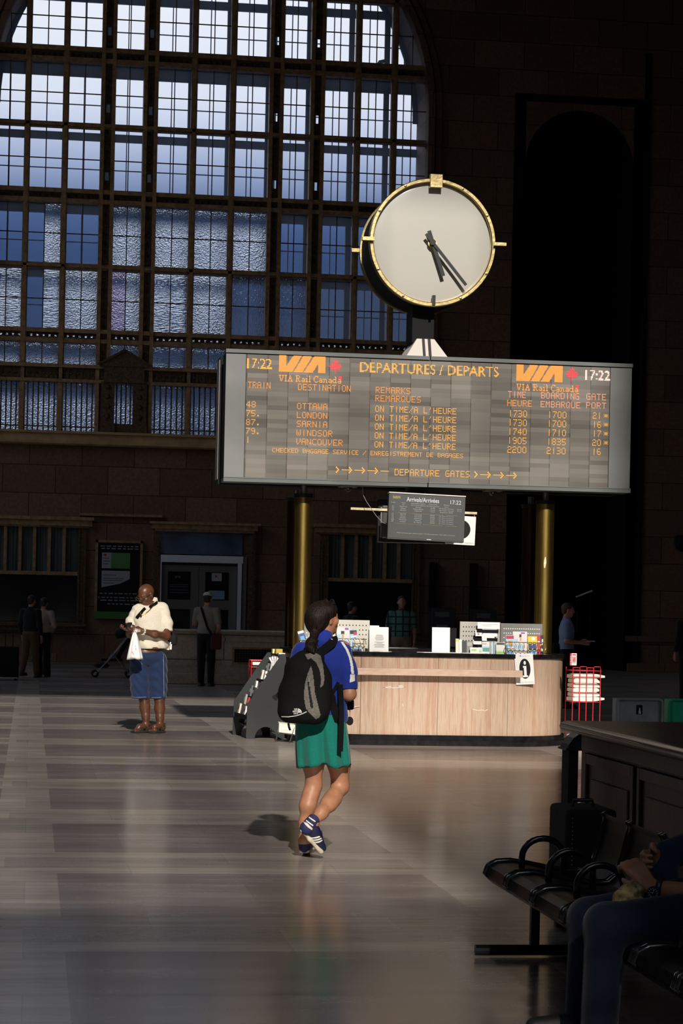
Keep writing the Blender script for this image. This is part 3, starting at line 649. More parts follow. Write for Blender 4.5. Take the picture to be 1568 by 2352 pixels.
mb.build('pale_spot', mat('spot_tone', (.85, .70, .42), .6, noise=(40, .2, 3)), c_)  # small pale patch on the shaft
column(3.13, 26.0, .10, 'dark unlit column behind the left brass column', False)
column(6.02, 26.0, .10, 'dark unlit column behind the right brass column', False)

# ---------------------------------------------------------------- clock
KX, KZ, KY, KR = 4.474, 5.732, 24.6, .735
ck = thing('station_clock', 'large round two-faced clock with a plain white dial and brass rim, above the departures board', 'clock', (KX, KY, 4.42))
MB().lathe([(KR - .02, KY + .02), (KR - .02, KY + .68)], (KX, 0, KZ), 72, 'y').build('drum', M_BLACKM, ck, auto=.6)
rim = [(KR - .05, KY + .03), (KR - .05, KY - .05), (KR - .04, KY - .06), (KR - .008, KY - .06), (KR, KY - .05), (KR, KY + .03)]
MB().lathe(rim, (KX, 0, KZ), 96, 'y').build('rim', M_BRASSL, ck, auto=.5)
MB().lathe([(r, 2 * KY + .70 - y) for r, y in rim], (KX, 0, KZ), 96, 'y').build('rim', M_BRASSL, ck, auto=.5)
M_DIAL = mat('dial', (.46, .445, .41), .5, coat=1.0)
R_ = KR - .045
MB().lathe([(R_, KY + .01)] + [(R_ * math.cos(PI / 2 * i / 12), KY + .01 - .035 * math.sin(PI / 2 * i / 12)) for i in range(1, 12)] + [(0, KY - .025)], (KX, 0, KZ), 96, 'y').build('dial', M_DIAL, ck, smooth=True)
MB().lathe([(R_, KY + .69), (0, KY + .72)], (KX, 0, KZ), 96, 'y').build('dial', M_DIAL, ck, smooth=True)
bt_ = MB()
for a in (28, 62, 118, 152, 208, 242, 298, 332): bt_.lathe([(.016, KY - .06), (.012, KY - .072), (0, KY - .075)], (KX + (KR - .025) * math.sin(math.radians(a)), 0, KZ + (KR - .025) * math.cos(math.radians(a))), 10, 'y')
bt_.build('rim_bolt', M_BRASSL, ck)
hy = KY - .10
def hand(name, tip, tail, w):
    a, b_ = at(*tip, hy), at(*tail, hy); a.y = b_.y = hy
    return MB().bar(b_, a, w, .012, up=(0, 1, 0)).build(name, M_BLACK, ck)
hand('hour_hand', (1018, 634), (985, 530), .042); hy = KY - .115; hand('minute_hand', (1070, 655), (978, 537), .034)
h_ = at(993, 557, KY - .1)
MB().lathe([(.05, KY - .06), (.05, KY - .09)], (h_.x, 0, h_.z), 24, 'y').build('hub', M_BRASSL, ck, auto=.6); MB().lathe([(.034, KY - .09), (.034, KY - .13)], (h_.x, 0, h_.z), 24, 'y').build('hub_cap', M_BLACK, ck, auto=.6)
for yy, nm in ((KY - .09, 1), (KY + .75, 0)):
    MB().box(KX - .055, KX + .09, yy - .02, yy + .06, KZ + .62, KZ + .772).build('hour_block', M_BRASSL, ck, bevel=.004)
    MB().box(KX - .824, KX - .683, yy - .02, yy + .05, KZ - .018, KZ + .022).build('hour_tab', M_BRASSL, ck)
    MB().box(KX + .704, KX + .847, yy - .02, yy + .05, KZ - .012, KZ + .024).build('hour_tab', M_BRASSL, ck)
    MB().box(KX + .002, KX + .034, yy - .02, yy + .05, KZ - .728, KZ - .612).build('hour_tab', M_BLACK, ck)  # bottom brass tab coloured black, its dark reflection put into the colour
MB().box(4.29, 4.55, KY + .16, KY + .52, 4.6, 5.06).build('post', M_BLACKM, ck, bevel=.01)
MB().add([(x, y, z) for z, s in ((4.432, 0), (4.642, 1)) for x, y in ((4.206 + s * .134, KY + .0 + s * .1), (4.682 - s * .14, KY + s * .1), (4.682 - s * .14, KY + .68 - s * .1), (4.206 + s * .134, KY + .68 - s * .1))], [(0, 1, 5, 4), (1, 2, 6, 5), (2, 3, 7, 6), (3, 0, 4, 7), (4, 5, 6, 7), (0, 3, 2, 1)]).build('pedestal', mat('pedestal_white', (.60, .55, .51), .6), ck)
st_ = MB()
for x0, x1 in ((4.396, 4.428), (4.463, 4.497)): st_.add([(x0, KY - .004, 4.433), (x1, KY - .004, 4.433), (x1, KY + .097, 4.643), (x0, KY + .097, 4.643)], [(0, 1, 2, 3)])
st_.build('stripe', mat('stripe_black', (.02, .01, .012), .6), ck)

# ---------------------------------------------------------------- arrivals screen, rod, hanging sign, cameras
MY = 24.2
mo = thing('arrivals_screen', 'small dark flat arrivals screen hanging tilted under the departures board', 'screen', (4.4, MY, 2.3)); mo.rotation_euler = (math.radians(-3), math.radians(1.6), 0)
MO = Vector((4.4, MY, 2.3))
def ml(x, y, z): return (x - MO.x, y - MO.y, z - MO.z)
def lb(mb, x0, x1, y0, y1, z0, z1): return mb.box(x0 - MO.x, x1 - MO.x, y0 - MO.y, y1 - MO.y, z0 - MO.z, z1 - MO.z)
X0, X1, Z0, Z1 = 3.962, 4.838, 2.305, 2.822
lb(MB(), X0, X1, MY + .005, MY + .09, Z0, Z1).build('casing', mat('screen_bezel', (.05, .052, .052), .45), mo, local=True)
lb(MB(), X0 - .003, X1 + .003, MY - .01, MY + .1, Z1, Z1 + .012).build('top_edge', mat('sunlit_edge', (.62, .58, .54), .5), mo, local=True)  # sunlight along the top edge put in as a pale colour
lb(MB(), X0 + .006, X1 - .006, MY, MY + .005, Z0 + .012, Z1 - .004).build('display', mat('lcd', (.062, .064, .064), .35, noise=(1.5, .12, 2)), mo, local=True)
INK = mat('lcd_text', (.2, .2, .2), .5, emit=(.30, .31, .30), es=.55); INKB = mat('lcd_text_bright', (.3, .3, .3), .5, emit=(.45, .46, .45), es=.75); INKY = mat('lcd_amber', (.2, .15, .05), .5, emit=(.28, .22, .08), es=.5)
W_, H_ = X1 - X0, Z1 - Z0
def mt(s, u0, u1, v, h, m_=INK, bold=.0):
    mb = MB(); put_text(mb, s, X0 + u0 * W_, X0 + u1 * W_, Z1 - v * H_, Z1 - v * H_ + h, lambda x, z: ml(x, MY - .002, z), bold); return mb.build('screen_text', m_, mo, local=True, fix=False)
mt('Arrivals/Arrivées', .23, .655, .165, .05, INKB, .01); mt('17:22', .805, .945, .175, .045, INKB)
mb = MB(); led_poly(mb, [[(X0 + (.05 + u * .095) * W_, Z1 - (.06 + v_ * .055) * H_) for u, v_ in p] for p in LOGO], MY - .002, .004, .8); mb.v = [ml(*p) for p in mb.v]; mb.build('screen_emblem', INKY, mo, local=True, fix=False)
rows_ = [('Train', 'From', 'Intermediate Stations', 'Scheduled', 'Status', ''), ('', 'De', 'Gares intermédiaires', 'Arrivée prévue', 'État', ''), ('61', 'Montreal', 'Dorval', '16:48', 'Arrived / Arrivé', '16:44'), ('45', 'Ottawa', 'Fallowfield', '17:16', 'Arrived / Arrivé', '17:15'), ('76', 'Windsor', 'Oakville', '17:52', 'Expected 18:05', ''), None, ('67', 'Dorval', 'Cornwall', '19:47', "On Time / À L'heure", ''), ('47', 'Ottawa', 'Cornwall', '20:32', "On Time / À L'heure", ''), ('79', 'Windsor', 'Aldershot', '21:57', "On Time / À L'heure", ''), ('669', 'Montreal', 'Cobourg', '22:57', "On Time / À L'heure", ''), ('88', 'London', 'St. Marys', '23:20', "On Time / À L'heure", '')]
v = .215
for r in rows_:
    if r is None: mt('CLEARED CUSTOMS AND BAGGAGE / TERMINÉ', .09, .9, v + .01, .008, INKY)
    else:
        for s, c in zip(r, (.055, .19, .385, .575, .755, .925)):
            if s: w_ = min(.0118 * len(s), .19); mt(s, c - w_ / 2, c + w_ / 2, v, .014)
    v += .041
mt('CLEARED CUSTOMS AND BAGGAGE / TERMINÉ', .09, .9, v, .008, INKY); mt('Please present your ticket at gate / Veuillez présenter votre billet à la porte', .12, .88, .87, .012)
MB().box(.01, .06, -.004, 0, .012, .02).build('maker_badge', INKB, mo, local=True)
lb(MB(), X0 + .02, X1 - .1, MY + .09, MY + .18, Z0 + .05, Z1 - .1).build('back_cover', M_BLACKM, mo, local=True)
sb = thing('rear_screen', 'dark flat screen hung back to back behind the arrivals screen', 'screen', (4.3, 25.0, 2.3))
MB().box(3.96, 4.80, 24.92, 25.0, 2.29, 2.79).build('casing', M_BLACK, sb, bevel=.01); MB().box(4.0, 4.72, 24.86, 24.92, 2.34, 2.72).build('back_cover', mat('casing_grey', (.05, .05, .05), .4), sb, bevel=.015)
MB().box(3.985, 4.0, 24.86, 24.90, 2.35, 2.7).build('vent_edge', M_STEEL, sb)
hg = thing('screen_hanger', 'black bracket holding both screens under the departures board', 'bracket', (4.4, 24.7, 2.9))
MB().box(4.28, 4.9, 24.75, 24.95, 2.83, 2.925).build('crossbar', mat('hanger_brown', (.09, .075, .06), .7), hg); MB().box(4.3, 4.5, 24.42, 24.84, 2.5, 2.62).box(4.3, 4.5, 24.72, 24.8, 2.5, 2.9).build('arm', M_BLACKM, hg)
tag(MB().tube([at(833, 1118, 24.75), at(833, 1135, 24.75), at(840, 1150, 24.7), at(852, 1168, 24.6), at(864, 1185, 24.5), at(878, 1200, 24.45), at(888, 1204, 24.4)], .004, 6).build('power_cord', mat('grey_cord', (.25, .25, .25), .5)), 'thin grey cord looping from the departures board to the screens below', 'cord')
ra, rb = at(805, 1168, 24.85), at(1094.5, 1179, 24.85)
rd = thing('hanging_rod', 'pale square rod crossing behind the arrivals screen', 'rod', (4.4, 24.85, 2.69))
MB().bar(ra, rb, .03, .027).build('rod', mat('rod_cream', (.70, .58, .36), .4, noise=(12, .3, 2)), rd)
MB().bar(at(1089, 1179, 24.85), at(1089, 1187, 24.85), .008, .008, (0, 1, 0)).bar(at(1030, 1176, 24.85), at(1030, 1184, 24.85), .008, .008, (0, 1, 0)).build('hook', M_STEEL, rd)
sg = thing('hanging_sign', 'white tourist information sign with a black disc hanging behind the arrivals screen', 'sign', (5.0, 24.85, 2.3))
TR_, BR_, BL_ = at(1093, 1187, 24.85), at(1089.5, 1253, 24.85), at(1022, 1249, 24.85); TL_ = BL_ + (TR_ - BR_)
mb = MB(); mb.add([p + Vector((0, d, 0)) for d in (0, .012) for p in (TL_, TR_, BR_, BL_)], [(0, 1, 2, 3), (7, 6, 5, 4), (0, 4, 5, 1), (1, 5, 6, 2), (2, 6, 7, 3), (3, 7, 4, 0)]); mb.build('panel', M_WHITE, sg)
def sgp(u, v, d=.002): return TL_ + (TR_ - TL_) * u + (BL_ - TL_) * v - Vector((0, d, 0))
M_INK = mat('black_ink', (.012, .012, .012), .6, spec=.2)
def ellipse_disc(cu, cv, ru, rv, fn, n=40, d=.002): return [fn(cu + ru * math.cos(2 * PI * i / n), cv + rv * math.sin(2 * PI * i / n), d) for i in range(n)]
mb = MB(); mb.add(ellipse_disc(.47, .47, .36, .345, sgp), [tuple(range(40))]); mb.build('disc', M_INK, sg, fix=False)
mb = MB()
for poly in ([(.38, .38), (.53, .38), (.53, .66), (.58, .66), (.58, .70), (.36, .70), (.36, .66), (.42, .66), (.42, .42), (.38, .42)],): mb.add([sgp(u, v_, .004) for u, v_ in poly], [tuple(range(len(poly)))])
mb.add(ellipse_disc(.48, .28, .07, .065, sgp, 20, .004), [tuple(range(20))]); mb.build('letter', M_WHITE, sg, fix=False)
mb = MB(); put_text(mb, 'tourist information', .03, .95, .96, .885, lambda u, v_: sgp(u, v_)); mb.build('lettering', mat('grey_print', (.35, .35, .36), .7), sg, fix=False)
for px, py, lab in ((799, 1120, 'dark dome security camera under the left half of the departures board'), (1131, 1132, 'dark dome security camera under the right half of the departures board')):
    p = at(px, py, 24.7); t = thing('dome_camera', lab, 'camera', (p.x, 24.7, BZ0 - .03), group='security cameras under the board')
    MB().box(p.x - .1, p.x + .1, 24.62, 24.8, BZ0 - .028, BZ0 - .006).build('base', mat('base_beige', (.22, .18, .14), .6), t)
    MB().lathe([(.052, BZ0 - .028)] + [(.05 * math.cos(PI / 2 * i / 8), BZ0 - .028 - .052 * math.sin(PI / 2 * i / 8)) for i in range(0, 9)], (p.x, 24.7, 0), 24).build('dome', mat('dome_glass', (.02, .02, .022), .06, spec=.7), t, smooth=True)
# ---------------------------------------------------------------- information desk
DX0, DX1, DY0, DY1, DR = 3.0, 6.15, 24.05, 26.8, .8
mt_ = mat('rose_travertine', rough=.42, spec=.4); q = NT(mt_); tc = q.n('ShaderNodeTexCoord').outputs['Object']
n1 = q.noise(tc, (8, 8, .4), 5, .7); n2 = q.noise(tc, (70, 70, 1.5), 4, .65); n3 = q.noise(tc, (2.6, 2.6, .3), 2); n4 = q.noise(tc, (190, 190, 9), 2)
rp = q.n('ShaderNodeValToRGB'); el = rp.color_ramp.elements
el[0].position = .30; el[0].color = (.25, .205, .16, 1); el[1].position = .72; el[1].color = (.58, .40, .29, 1)
for p_, c_ in ((.42, (.44, .27, .185, 1)), (.50, (.53, .40, .30, 1)), (.58, (.46, .275, .19, 1)), (.64, (.55, .41, .31, 1))): e = el.new(p_); e.color = c_
q.link(q.m('ADD', q.m('MULTIPLY', n1, .55), q.m('ADD', q.m('MULTIPLY', n2, .25), q.m('MULTIPLY', n3, .2))), rp.inputs[0])
sc_ = q.n('ShaderNodeVectorMath', operation='SCALE'); q.link(rp.outputs[0], sc_.inputs[0]); q.link(q.m('ADD', .74, q.m('MULTIPLY', n4, .5)), sc_.inputs['Scale']); q.link(sc_.outputs[0], q.b.inputs['Base Color'])
mrs = mat('rose_stone', (.60, .42, .32), .45, noise=((8, 8, 30), .12, 4))
M_GRAN = mat('black_granite', (.010, .010, .011), .2, spec=.4, noise=(12, .5, 3))
dk = thing('information_desk', 'rounded information desk of rose travertine with a black top, under the departures board', 'desk', (4.5, 25.4, 0))
def ring(mb, o0, o1, z0, z1):
    n = len(o0); vs = [(x, y, z) for z in (z0, z1) for o in (o0, o1) for x, y in o]; fs = []
    for i in range(n):
        j = (i + 1) % n
        fs += [(i, j, 2 * n + j, 2 * n + i), (n + j, n + i, 3 * n + i, 3 * n + j), (2 * n + i, 2 * n + j, 3 * n + j, 3 * n + i), (j, i, n + i, n + j)]
    return mb.add(vs, fs)
def off(d): return rounded(DX0 - d, DX1 + d, DY0 - d, DY1 + d, DR + d, 24)
inn = rounded(DX0 + .55, DX1 - .55, DY0 + .55, DY1 - .55, .3, 24)
ring(MB(), off(0), inn, .118, .992).build('body', mt_, dk, auto=.5)
ring(MB(), off(.02), rounded(DX0 + .53, DX1 - .53, DY0 + .53, DY1 - .53, .3, 24), .992, 1.04).build('counter_top', M_GRAN, dk, auto=.5)
ring(ring(MB(), off(.035), inn, .06, .118), off(.06), inn, 0, .06).build('plinth', M_GRAN, dk, auto=.5)
MB().box(3.55, 5.488, DY0 - .13, DY0 - .0, .785, .862).build('ledge', mrs, dk, bevel=.004)
mb = MB()
for x in (3.672, 4.548): mb.box(x - .003, x + .003, DY0 - .002, DY0 + .01, .118, .992)
a_ = math.asin(min(1, (5.36 - (DX1 - DR)) / DR)); mb.box(5.347, 5.352, DY0 - .002, DY0 + .01, .118, .992); mb.build('panel_joint', mat('joint_brown', (.2, .13, .09), .8), dk)
mb = MB()
for pts in ([(898, 1577), (880, 1579), (905, 1580), (930, 1578), (912, 1576), (925, 1574)], [(1085, 1629), (1098, 1632), (1108, 1631), (1114, 1633), (1120, 1629)], [(924, 1616), (925, 1623)], [(805, 1626), (818, 1623), (826, 1622)]):
    w = [at(x, y, DY0) for x, y in pts]
    for a, b_ in zip(w, w[1:]): a.y = b_.y = DY0 - .001; mb.bar(a, b_, .006, .004, (0, 1, 0))
mb.build('chipped_vein', mat('calcite', (.80, .72, .66), .6), dk)
# sheet fixed to the front with a black i
sh = thing('information_notice', 'white notice with an i in a black oval, fixed to the desk front', 'notice', (5.53, DY0 - .03, .7))
nT = [at(x, y, DY0 - .012) for x, y in ((1180.5, 1502), (1223, 1500.5), (1227.5, 1571), (1185, 1573))]
mb = MB(); mb.add([p + Vector((0, d, 0)) for d in (-.004, .0) for p in nT], [(0, 1, 2, 3), (7, 6, 5, 4), (0, 4, 5, 1), (1, 5, 6, 2), (2, 6, 7, 3), (3, 7, 4, 0)]); mb.build('sheet', M_WHITE, sh)
def nt_(u, v, d=.002):
    p = (nT[0] * (1 - u) + nT[1] * u) * (1 - v) + (nT[3] * (1 - u) + nT[2] * u) * v; p.y -= .004 + d; return p
mb = MB(); mb.add(ellipse_disc(.52, .49, .30, .325, nt_), [tuple(range(40))]); mb.build('oval', M_INK, sh, fix=False)
mb = MB(); p_ = [(.42, .40), (.60, .40), (.60, .71), (.66, .71), (.66, .765), (.38, .765), (.38, .71), (.46, .71), (.46, .455), (.42, .455)]
mb.add([nt_(u, v_, .004) for u, v_ in p_], [tuple(range(len(p_)))]); mb.add(ellipse_disc(.525, .30, .062, .062, nt_, 24, .004), [tuple(range(24))]); mb.build('letter', M_WHITE, sh, fix=False)
mb = MB(); put_text(mb, 'Tourist Information', .08, .95, .96, .885, nt_); mb.build('lettering', mat('soft_grey', (.5, .5, .5), .7), sh, fix=False)
mb = MB(); put_text(mb, 'ONTARIO.CA', .42, .80, .095, .065, nt_); mb.build('small_lettering', MATS['soft_grey'], sh, fix=False)
mb = MB(); mb.add([nt_(u, v_) for u, v_ in ((.26, .06), (.34, .04), (.38, .09), (.30, .10))], [(0, 1, 2, 3)]); mb.build('blue_mark', mat('print_blue', (.15, .45, .85), .6), sh, fix=False)

# ---- things on the counter
CT = 1.0405
def slab(name, label, cat, px0, px1, pyt, Y, th, m_, lean=.0, group=None, bev=0, py_t1=None, z0=CT):
    a = at(px0, pyt, Y); b_ = at(px1, pyt, Y); o = thing(name, label, cat, ((a.x + b_.x) / 2, Y, z0), group=group)
    h = a.z - z0
    mb = MB(); x0, x1 = a.x - (a.x + b_.x) / 2, b_.x - (a.x + b_.x) / 2
    vs = [(x, y + (z / h) * lean, z) for z in (0, h) for x, y in ((x0, 0), (x1, 0), (x1, th), (x0, th))]
    mb.add(vs, [(0, 3, 2, 1), (4, 5, 6, 7), (0, 1, 5, 4), (1, 2, 6, 5), (2, 3, 7, 6), (3, 0, 4, 7)])
    return o, mb, x0, x1, h, lean
def fin(o, mb, m_, name='body', bev=0): return mb.build(name, m_, o, local=True, bevel=bev)
M_CREAM = mat('pegboard_cream', (.66, .63, .56), .6); M_GREYP = mat('pegboard_grey', (.30, .29, .27), .6); M_DGREYP = mat('pegboard_steel', (.20, .195, .185), .5)
M_HOLE = mat('peg_hole', (.03, .03, .03), .9); M_HOLEW = mat('peg_hole_light', (.75, .74, .70), .7)
def pegboard(label, px0, px1, pyt, Y, m_, hm, nx, nz, x_a=.04, z_b=.06, th=.03):
    o, mb, x0, x1, h, l = slab('pegboard', label, 'pegboard', px0, px1, pyt, Y, th, m_)
    fin(o, mb, m_, 'panel', .003); g = MB()
    for i in range(nx):
        for j in range(nz):
            x = x0 + x_a + (x1 - x0 - 2 * x_a) * i / (nx - 1); z = h - z_b - j * .052
            if z > .02: g.add([(x + .0075 * math.cos(2 * PI * k / 8), -.001, z + .0075 * math.sin(2 * PI * k / 8)) for k in range(8)], [tuple(range(7, -1, -1))])
    g.build('holes', hm, o, local=True, fix=False)
    mb = MB(); mb.box(x0 + .02, x0 + .05, -.03, .06, 0, .03).box(x1 - .05, x1 - .02, -.03, .06, 0, .03); mb.build('foot', M_BLACK, o, local=True); return o
pegboard('cream pegboard with brochures hung on it, beside the white text card', 757, 849, 1423, 24.40, M_CREAM, M_HOLE, 11, 6)
pegboard('grey pegboard panel in front of the left brass column, half hidden by the ponytailed woman', 699, 752, 1420, 24.46, M_GREYP, M_HOLEW, 7, 6, .03)
pegboard('pale grey pegboard rising behind the stacked leaflets', 1056.5, 1149, 1427.5, 24.5, mat('pegboard_pale', (.44, .42, .385), .6), M_HOLE, 13, 6)
pegboard('dark grey steel pegboard with pale holes at the right end of the desk', 1149.8, 1246, 1431.5, 24.46, M_DGREYP, M_HOLEW, 17, 6)
o, mb, x0, x1, h, l = slab('text_card', 'tall white card printed with a narrow block of text, standing on the desk', 'card', 849, 893, 1440, 24.3, .015, M_WHITE, .03); fin(o, mb, M_WHITE, 'card')
mb = MB(); z = h - .09
for i in range(12):
    if i == 6: z -= .012
    w_ = random.uniform(.03, .055) + (.015 if i > 7 else 0); mb.box(-w_ + .005, w_ + .005, -.003 + l * z / h, -.001 + l * z / h, z, z + .005); z -= .0115
mb.build('print', mat('faint_print', (.45, .44, .43), .7), o, local=True)
o, mb, *_ = slab('white_sheet', 'white sheet peeping out behind the tall text card', 'card', 849, 870.5, 1436.5, 24.36, .008, M_WHITE); fin(o, mb, M_WHITE)
o, mb, x0, x1, h, l = slab('blank_card', 'plain bright white card leaning against a black screen on the counter', 'card', 995.5, 1036.5, 1441, 24.55, .008, M_WHITE, .09); mb.v = [(x - (.014 if z < .01 else 0), y, z) for x, y, z in mb.v]; fin(o, mb, M_WHITE)
o, mb, *_ = slab('desk_monitor', 'black desk monitor behind the plain white card', 'monitor', 1006, 1049, 1442, 24.70, .05, M_BLACKM); mb.v = [(x, y, max(z, .06)) for x, y, z in mb.v]; fin(o, mb, M_BLACKM, 'screen', .004)
MB().box(-.03, .03, .02, .04, 0, .08).box(-.09, .09, -.04, .08, 0, .012).build('stand', M_BLACKM, o, local=True)
for (xa, xb, py, Y0, Y1, lab, mm) in ((973, 1057, 1499.5, 24.12, 24.25, 'white papers lying flat at the front edge of the counter', M_WHITE), (872, 893, 1497.5, 24.1, 24.22, 'white paper under the tall text card on the counter', M_WHITE), (1063, 1115, 1501, 24.1, 24.2, 'white leaflet lying flat in front of the stacked leaflets', M_WHITE)):
    a, b_ = at(xa, py, Y0), at(xb, py, Y0); t = tag(MB().xy([(a.x, Y0), (b_.x, Y0 + .01), (b_.x + .05, Y1), (a.x - .06, Y1 - .02)], CT, CT + .006).build('paper_sheet', mm), lab, 'paper')
a, b_ = at(893, 1490, 26.3), at(960, 1490, 26.3)
tag(MB().xy([(a.x, 26.3), (b_.x, 26.32), (b_.x, 26.5), (a.x, 26.48)], CT, CT + .012).build('binder', mat('binder_grey', (.45, .44, .42), .6)), 'flat grey binder on the far side of the counter', 'binder')
# leaflets: px0, px1, top, depth, cover colours
def leaflet(label, px0, px1, pyt, Y, base, band=None, band2=None, pic=None, tilt=0, z0=CT, group=None, name='leaflet', foot=None):
    o, mb, x0, x1, h, l = slab(name, label, 'leaflet' if name == 'leaflet' else name, px0, px1, pyt, Y, .012, None, .02, group, z0=z0 if foot is None else at(px0, foot, Y).z)
    fin(o, mb, base, 'cover'); w_ = x1 - x0
    def pl(nm, u0, u1, v0, v1, m_, k=.0015): return MB().add([(x0 + u * w_, l * (1 - v) - k, h * (1 - v)) for u, v in ((u0, v1), (u1, v1), (u1, v0), (u0, v0))], [(0, 1, 2, 3)]).build(nm, m_, o, local=True, fix=False)
    if band: pl('title_band', .04, .96, .03, .2, band)
    if band2: pl('foot_band', .03, .97, .78, .97, band2)
    if pic:
        for i, (u0, u1, v0, v1, m_) in enumerate(pic): pl('picture', u0, u1, v0, v1, m_, .002 + i * .0004)
    if tilt: o.rotation_euler = (0, tilt, 0)
    return o
def flat(n, c): return mat('print_' + n, c, .45)
W_, K_, BL, LB, RD, GR, YL, PU, SK, NV, OR, TL = M_WHITE, flat('black', (.02, .02, .02)), flat('blue', (.06, .2, .5)), flat('sky', (.45, .68, .88)), flat('red', (.6, .03, .06)), flat('green', (.3, .6, .12)), flat('yellow', (.8, .62, .05)), flat('purple', (.3, .1, .5)), flat('tan', (.65, .4, .28)), flat('navy', (.03, .06, .2)), flat('orange', (.8, .3, .05)), flat('teal', (.1, .35, .35))
PKW = flat('pink_white', (.85, .74, .76))
leaflet('tilted navy leaflet in the wire rack at the left brass column', 692, 707, 1447, 24.2, NV, W_, None, [(.2, .8, .4, .7, BL)], -.3, foot=1480)
leaflet('pale green-edged leaflet right of the tilted navy one at the left brass column', 706, 722, 1450, 24.22, flat('pale', (.7, .72, .66)), None, GR, None, .1)
leaflet('white magazine with a purple tab and a dark-haired figure, on the cream pegboard', 773.5, 804, 1440.5, 24.3, PKW, None, None, [(.0, .3, .3, .55, LB), (.33, .58, .16, .3, K_), (.38, .55, .28, .45, SK), (.25, .7, .5, .66, LB), (.62, .9, .02, .1, PU)])
leaflet('small leaflet with a black and red title, on the cream pegboard', 806, 823, 1446, 24.28, LB, K_, None, [(.5, .95, .1, .25, RD), (.1, .9, .3, .36, W_), (.6, .75, .36, .62, NV)], -.06)
leaflet('white leaflet with a blue picture, low on the cream pegboard left of the text card', 812, 831, 1468, 24.2, W_, None, NV, [(.1, .9, .15, .3, flat('straw', (.75, .6, .4))), (.05, .95, .55, .75, LB)])
leaflet('sky-blue leaflet low on the cream pegboard behind the jacket sleeve', 783, 802, 1468, 24.2, W_, None, None, [(.1, .9, .05, .35, LB), (.3, .9, .5, .6, OR)])
leaflet('pale book standing at the left end of the leaflet stacks', 1047, 1054, 1467, 24.2, flat('cream', (.8, .74, .62)), YL, None, None, name='book')
leaflet('white book beside the pale one at the left end of the leaflet stacks', 1054.5, 1061, 1469, 24.2, W_, None, None, None, name='book')
leaflet('black file box between the white book and a grey one', 1061.5, 1071.5, 1472, 24.2, K_, None, None, None, name='file_box')
leaflet('grey file box right of the black one', 1072, 1086, 1472.5, 24.2, flat('grey', (.22, .22, .21)), None, None, [(.1, .9, .1, .4, flat('grey2', (.4, .4, .38)))], name='file_box')
leaflet('folded white leaflets with a green picture at the front of the stacks', 1080, 1099, 1487, 24.12, W_, None, None, [(.15, .75, .25, .6, GR)])
leaflet('white leaflet with small blue and green pictures at the front of the stacks', 1099, 1108, 1487, 24.14, W_, None, None, [(.1, .9, .2, .5, LB), (.1, .8, .55, .8, GR)])
leaflet('leaflet with a landscape picture in front of the stacks', 1107.5, 1125, 1474, 24.16, W_, None, None, [(.05, .95, .38, .5, LB), (.05, .95, .5, .82, TL), (.05, .6, .12, .22, SK)])
for i, (x, m_, lab) in enumerate(((1126, flat('stone', (.5, .48, .44)), 'grey spine'), (1129.3, W_, 'white spine'), (1132.6, BL, 'blue spine'), (1135.9, flat('straw', (.75, .6, .4)), 'straw-coloured spine'))): leaflet('thin booklet with a %s right of the landscape leaflet' % lab, x, x + 2.9, 1474.5, 24.18, m_, None, None, None, name='booklet')
leaflet('white leaflet with a black title and a green foot, left of the wire loops', 1140, 1160, 1475.5, 24.12, W_, K_, GR, [(.1, .9, .22, .7, flat('offwhite', (.78, .76, .70)))])
leaflet('sky-blue leaflet with a red title behind the wire loops', 1162, 1181, 1458.5, 24.2, LB, RD, None, [(.3, .8, .3, .5, OR), (.1, .9, .5, .95, BL), (.3, .9, .6, .8, W_)])
leaflet('white magazine with a purple tab and a dark-haired figure, behind the wire loops', 1178.5, 1211, 1450.5, 24.24, PKW, None, None, [(.45, .6, .12, .26, K_), (.48, .6, .24, .4, SK), (.1, .35, .33, .45, LB), (.55, .85, .03, .09, PU), (.2, .8, .55, .85, LB)])
leaflet('yellow-headed leaflet behind the wire loops', 1213, 1234, 1461.5, 24.2, YL, None, BL, [(.4, .75, .05, .22, W_), (.05, .95, .4, .75, NV)])
leaflet('red leaflet between the yellow and the black ones', 1234.5, 1241, 1459.5, 24.21, RD, None, None, [(.1, .9, .3, .36, W_)])
leaflet('black leaflet at the right end of the wire rack', 1242, 1249.5, 1459, 24.22, K_, None, None, [(.3, .8, .2, .5, flat('pale2', (.6, .6, .62))), (.2, .8, .7, .85, W_)])
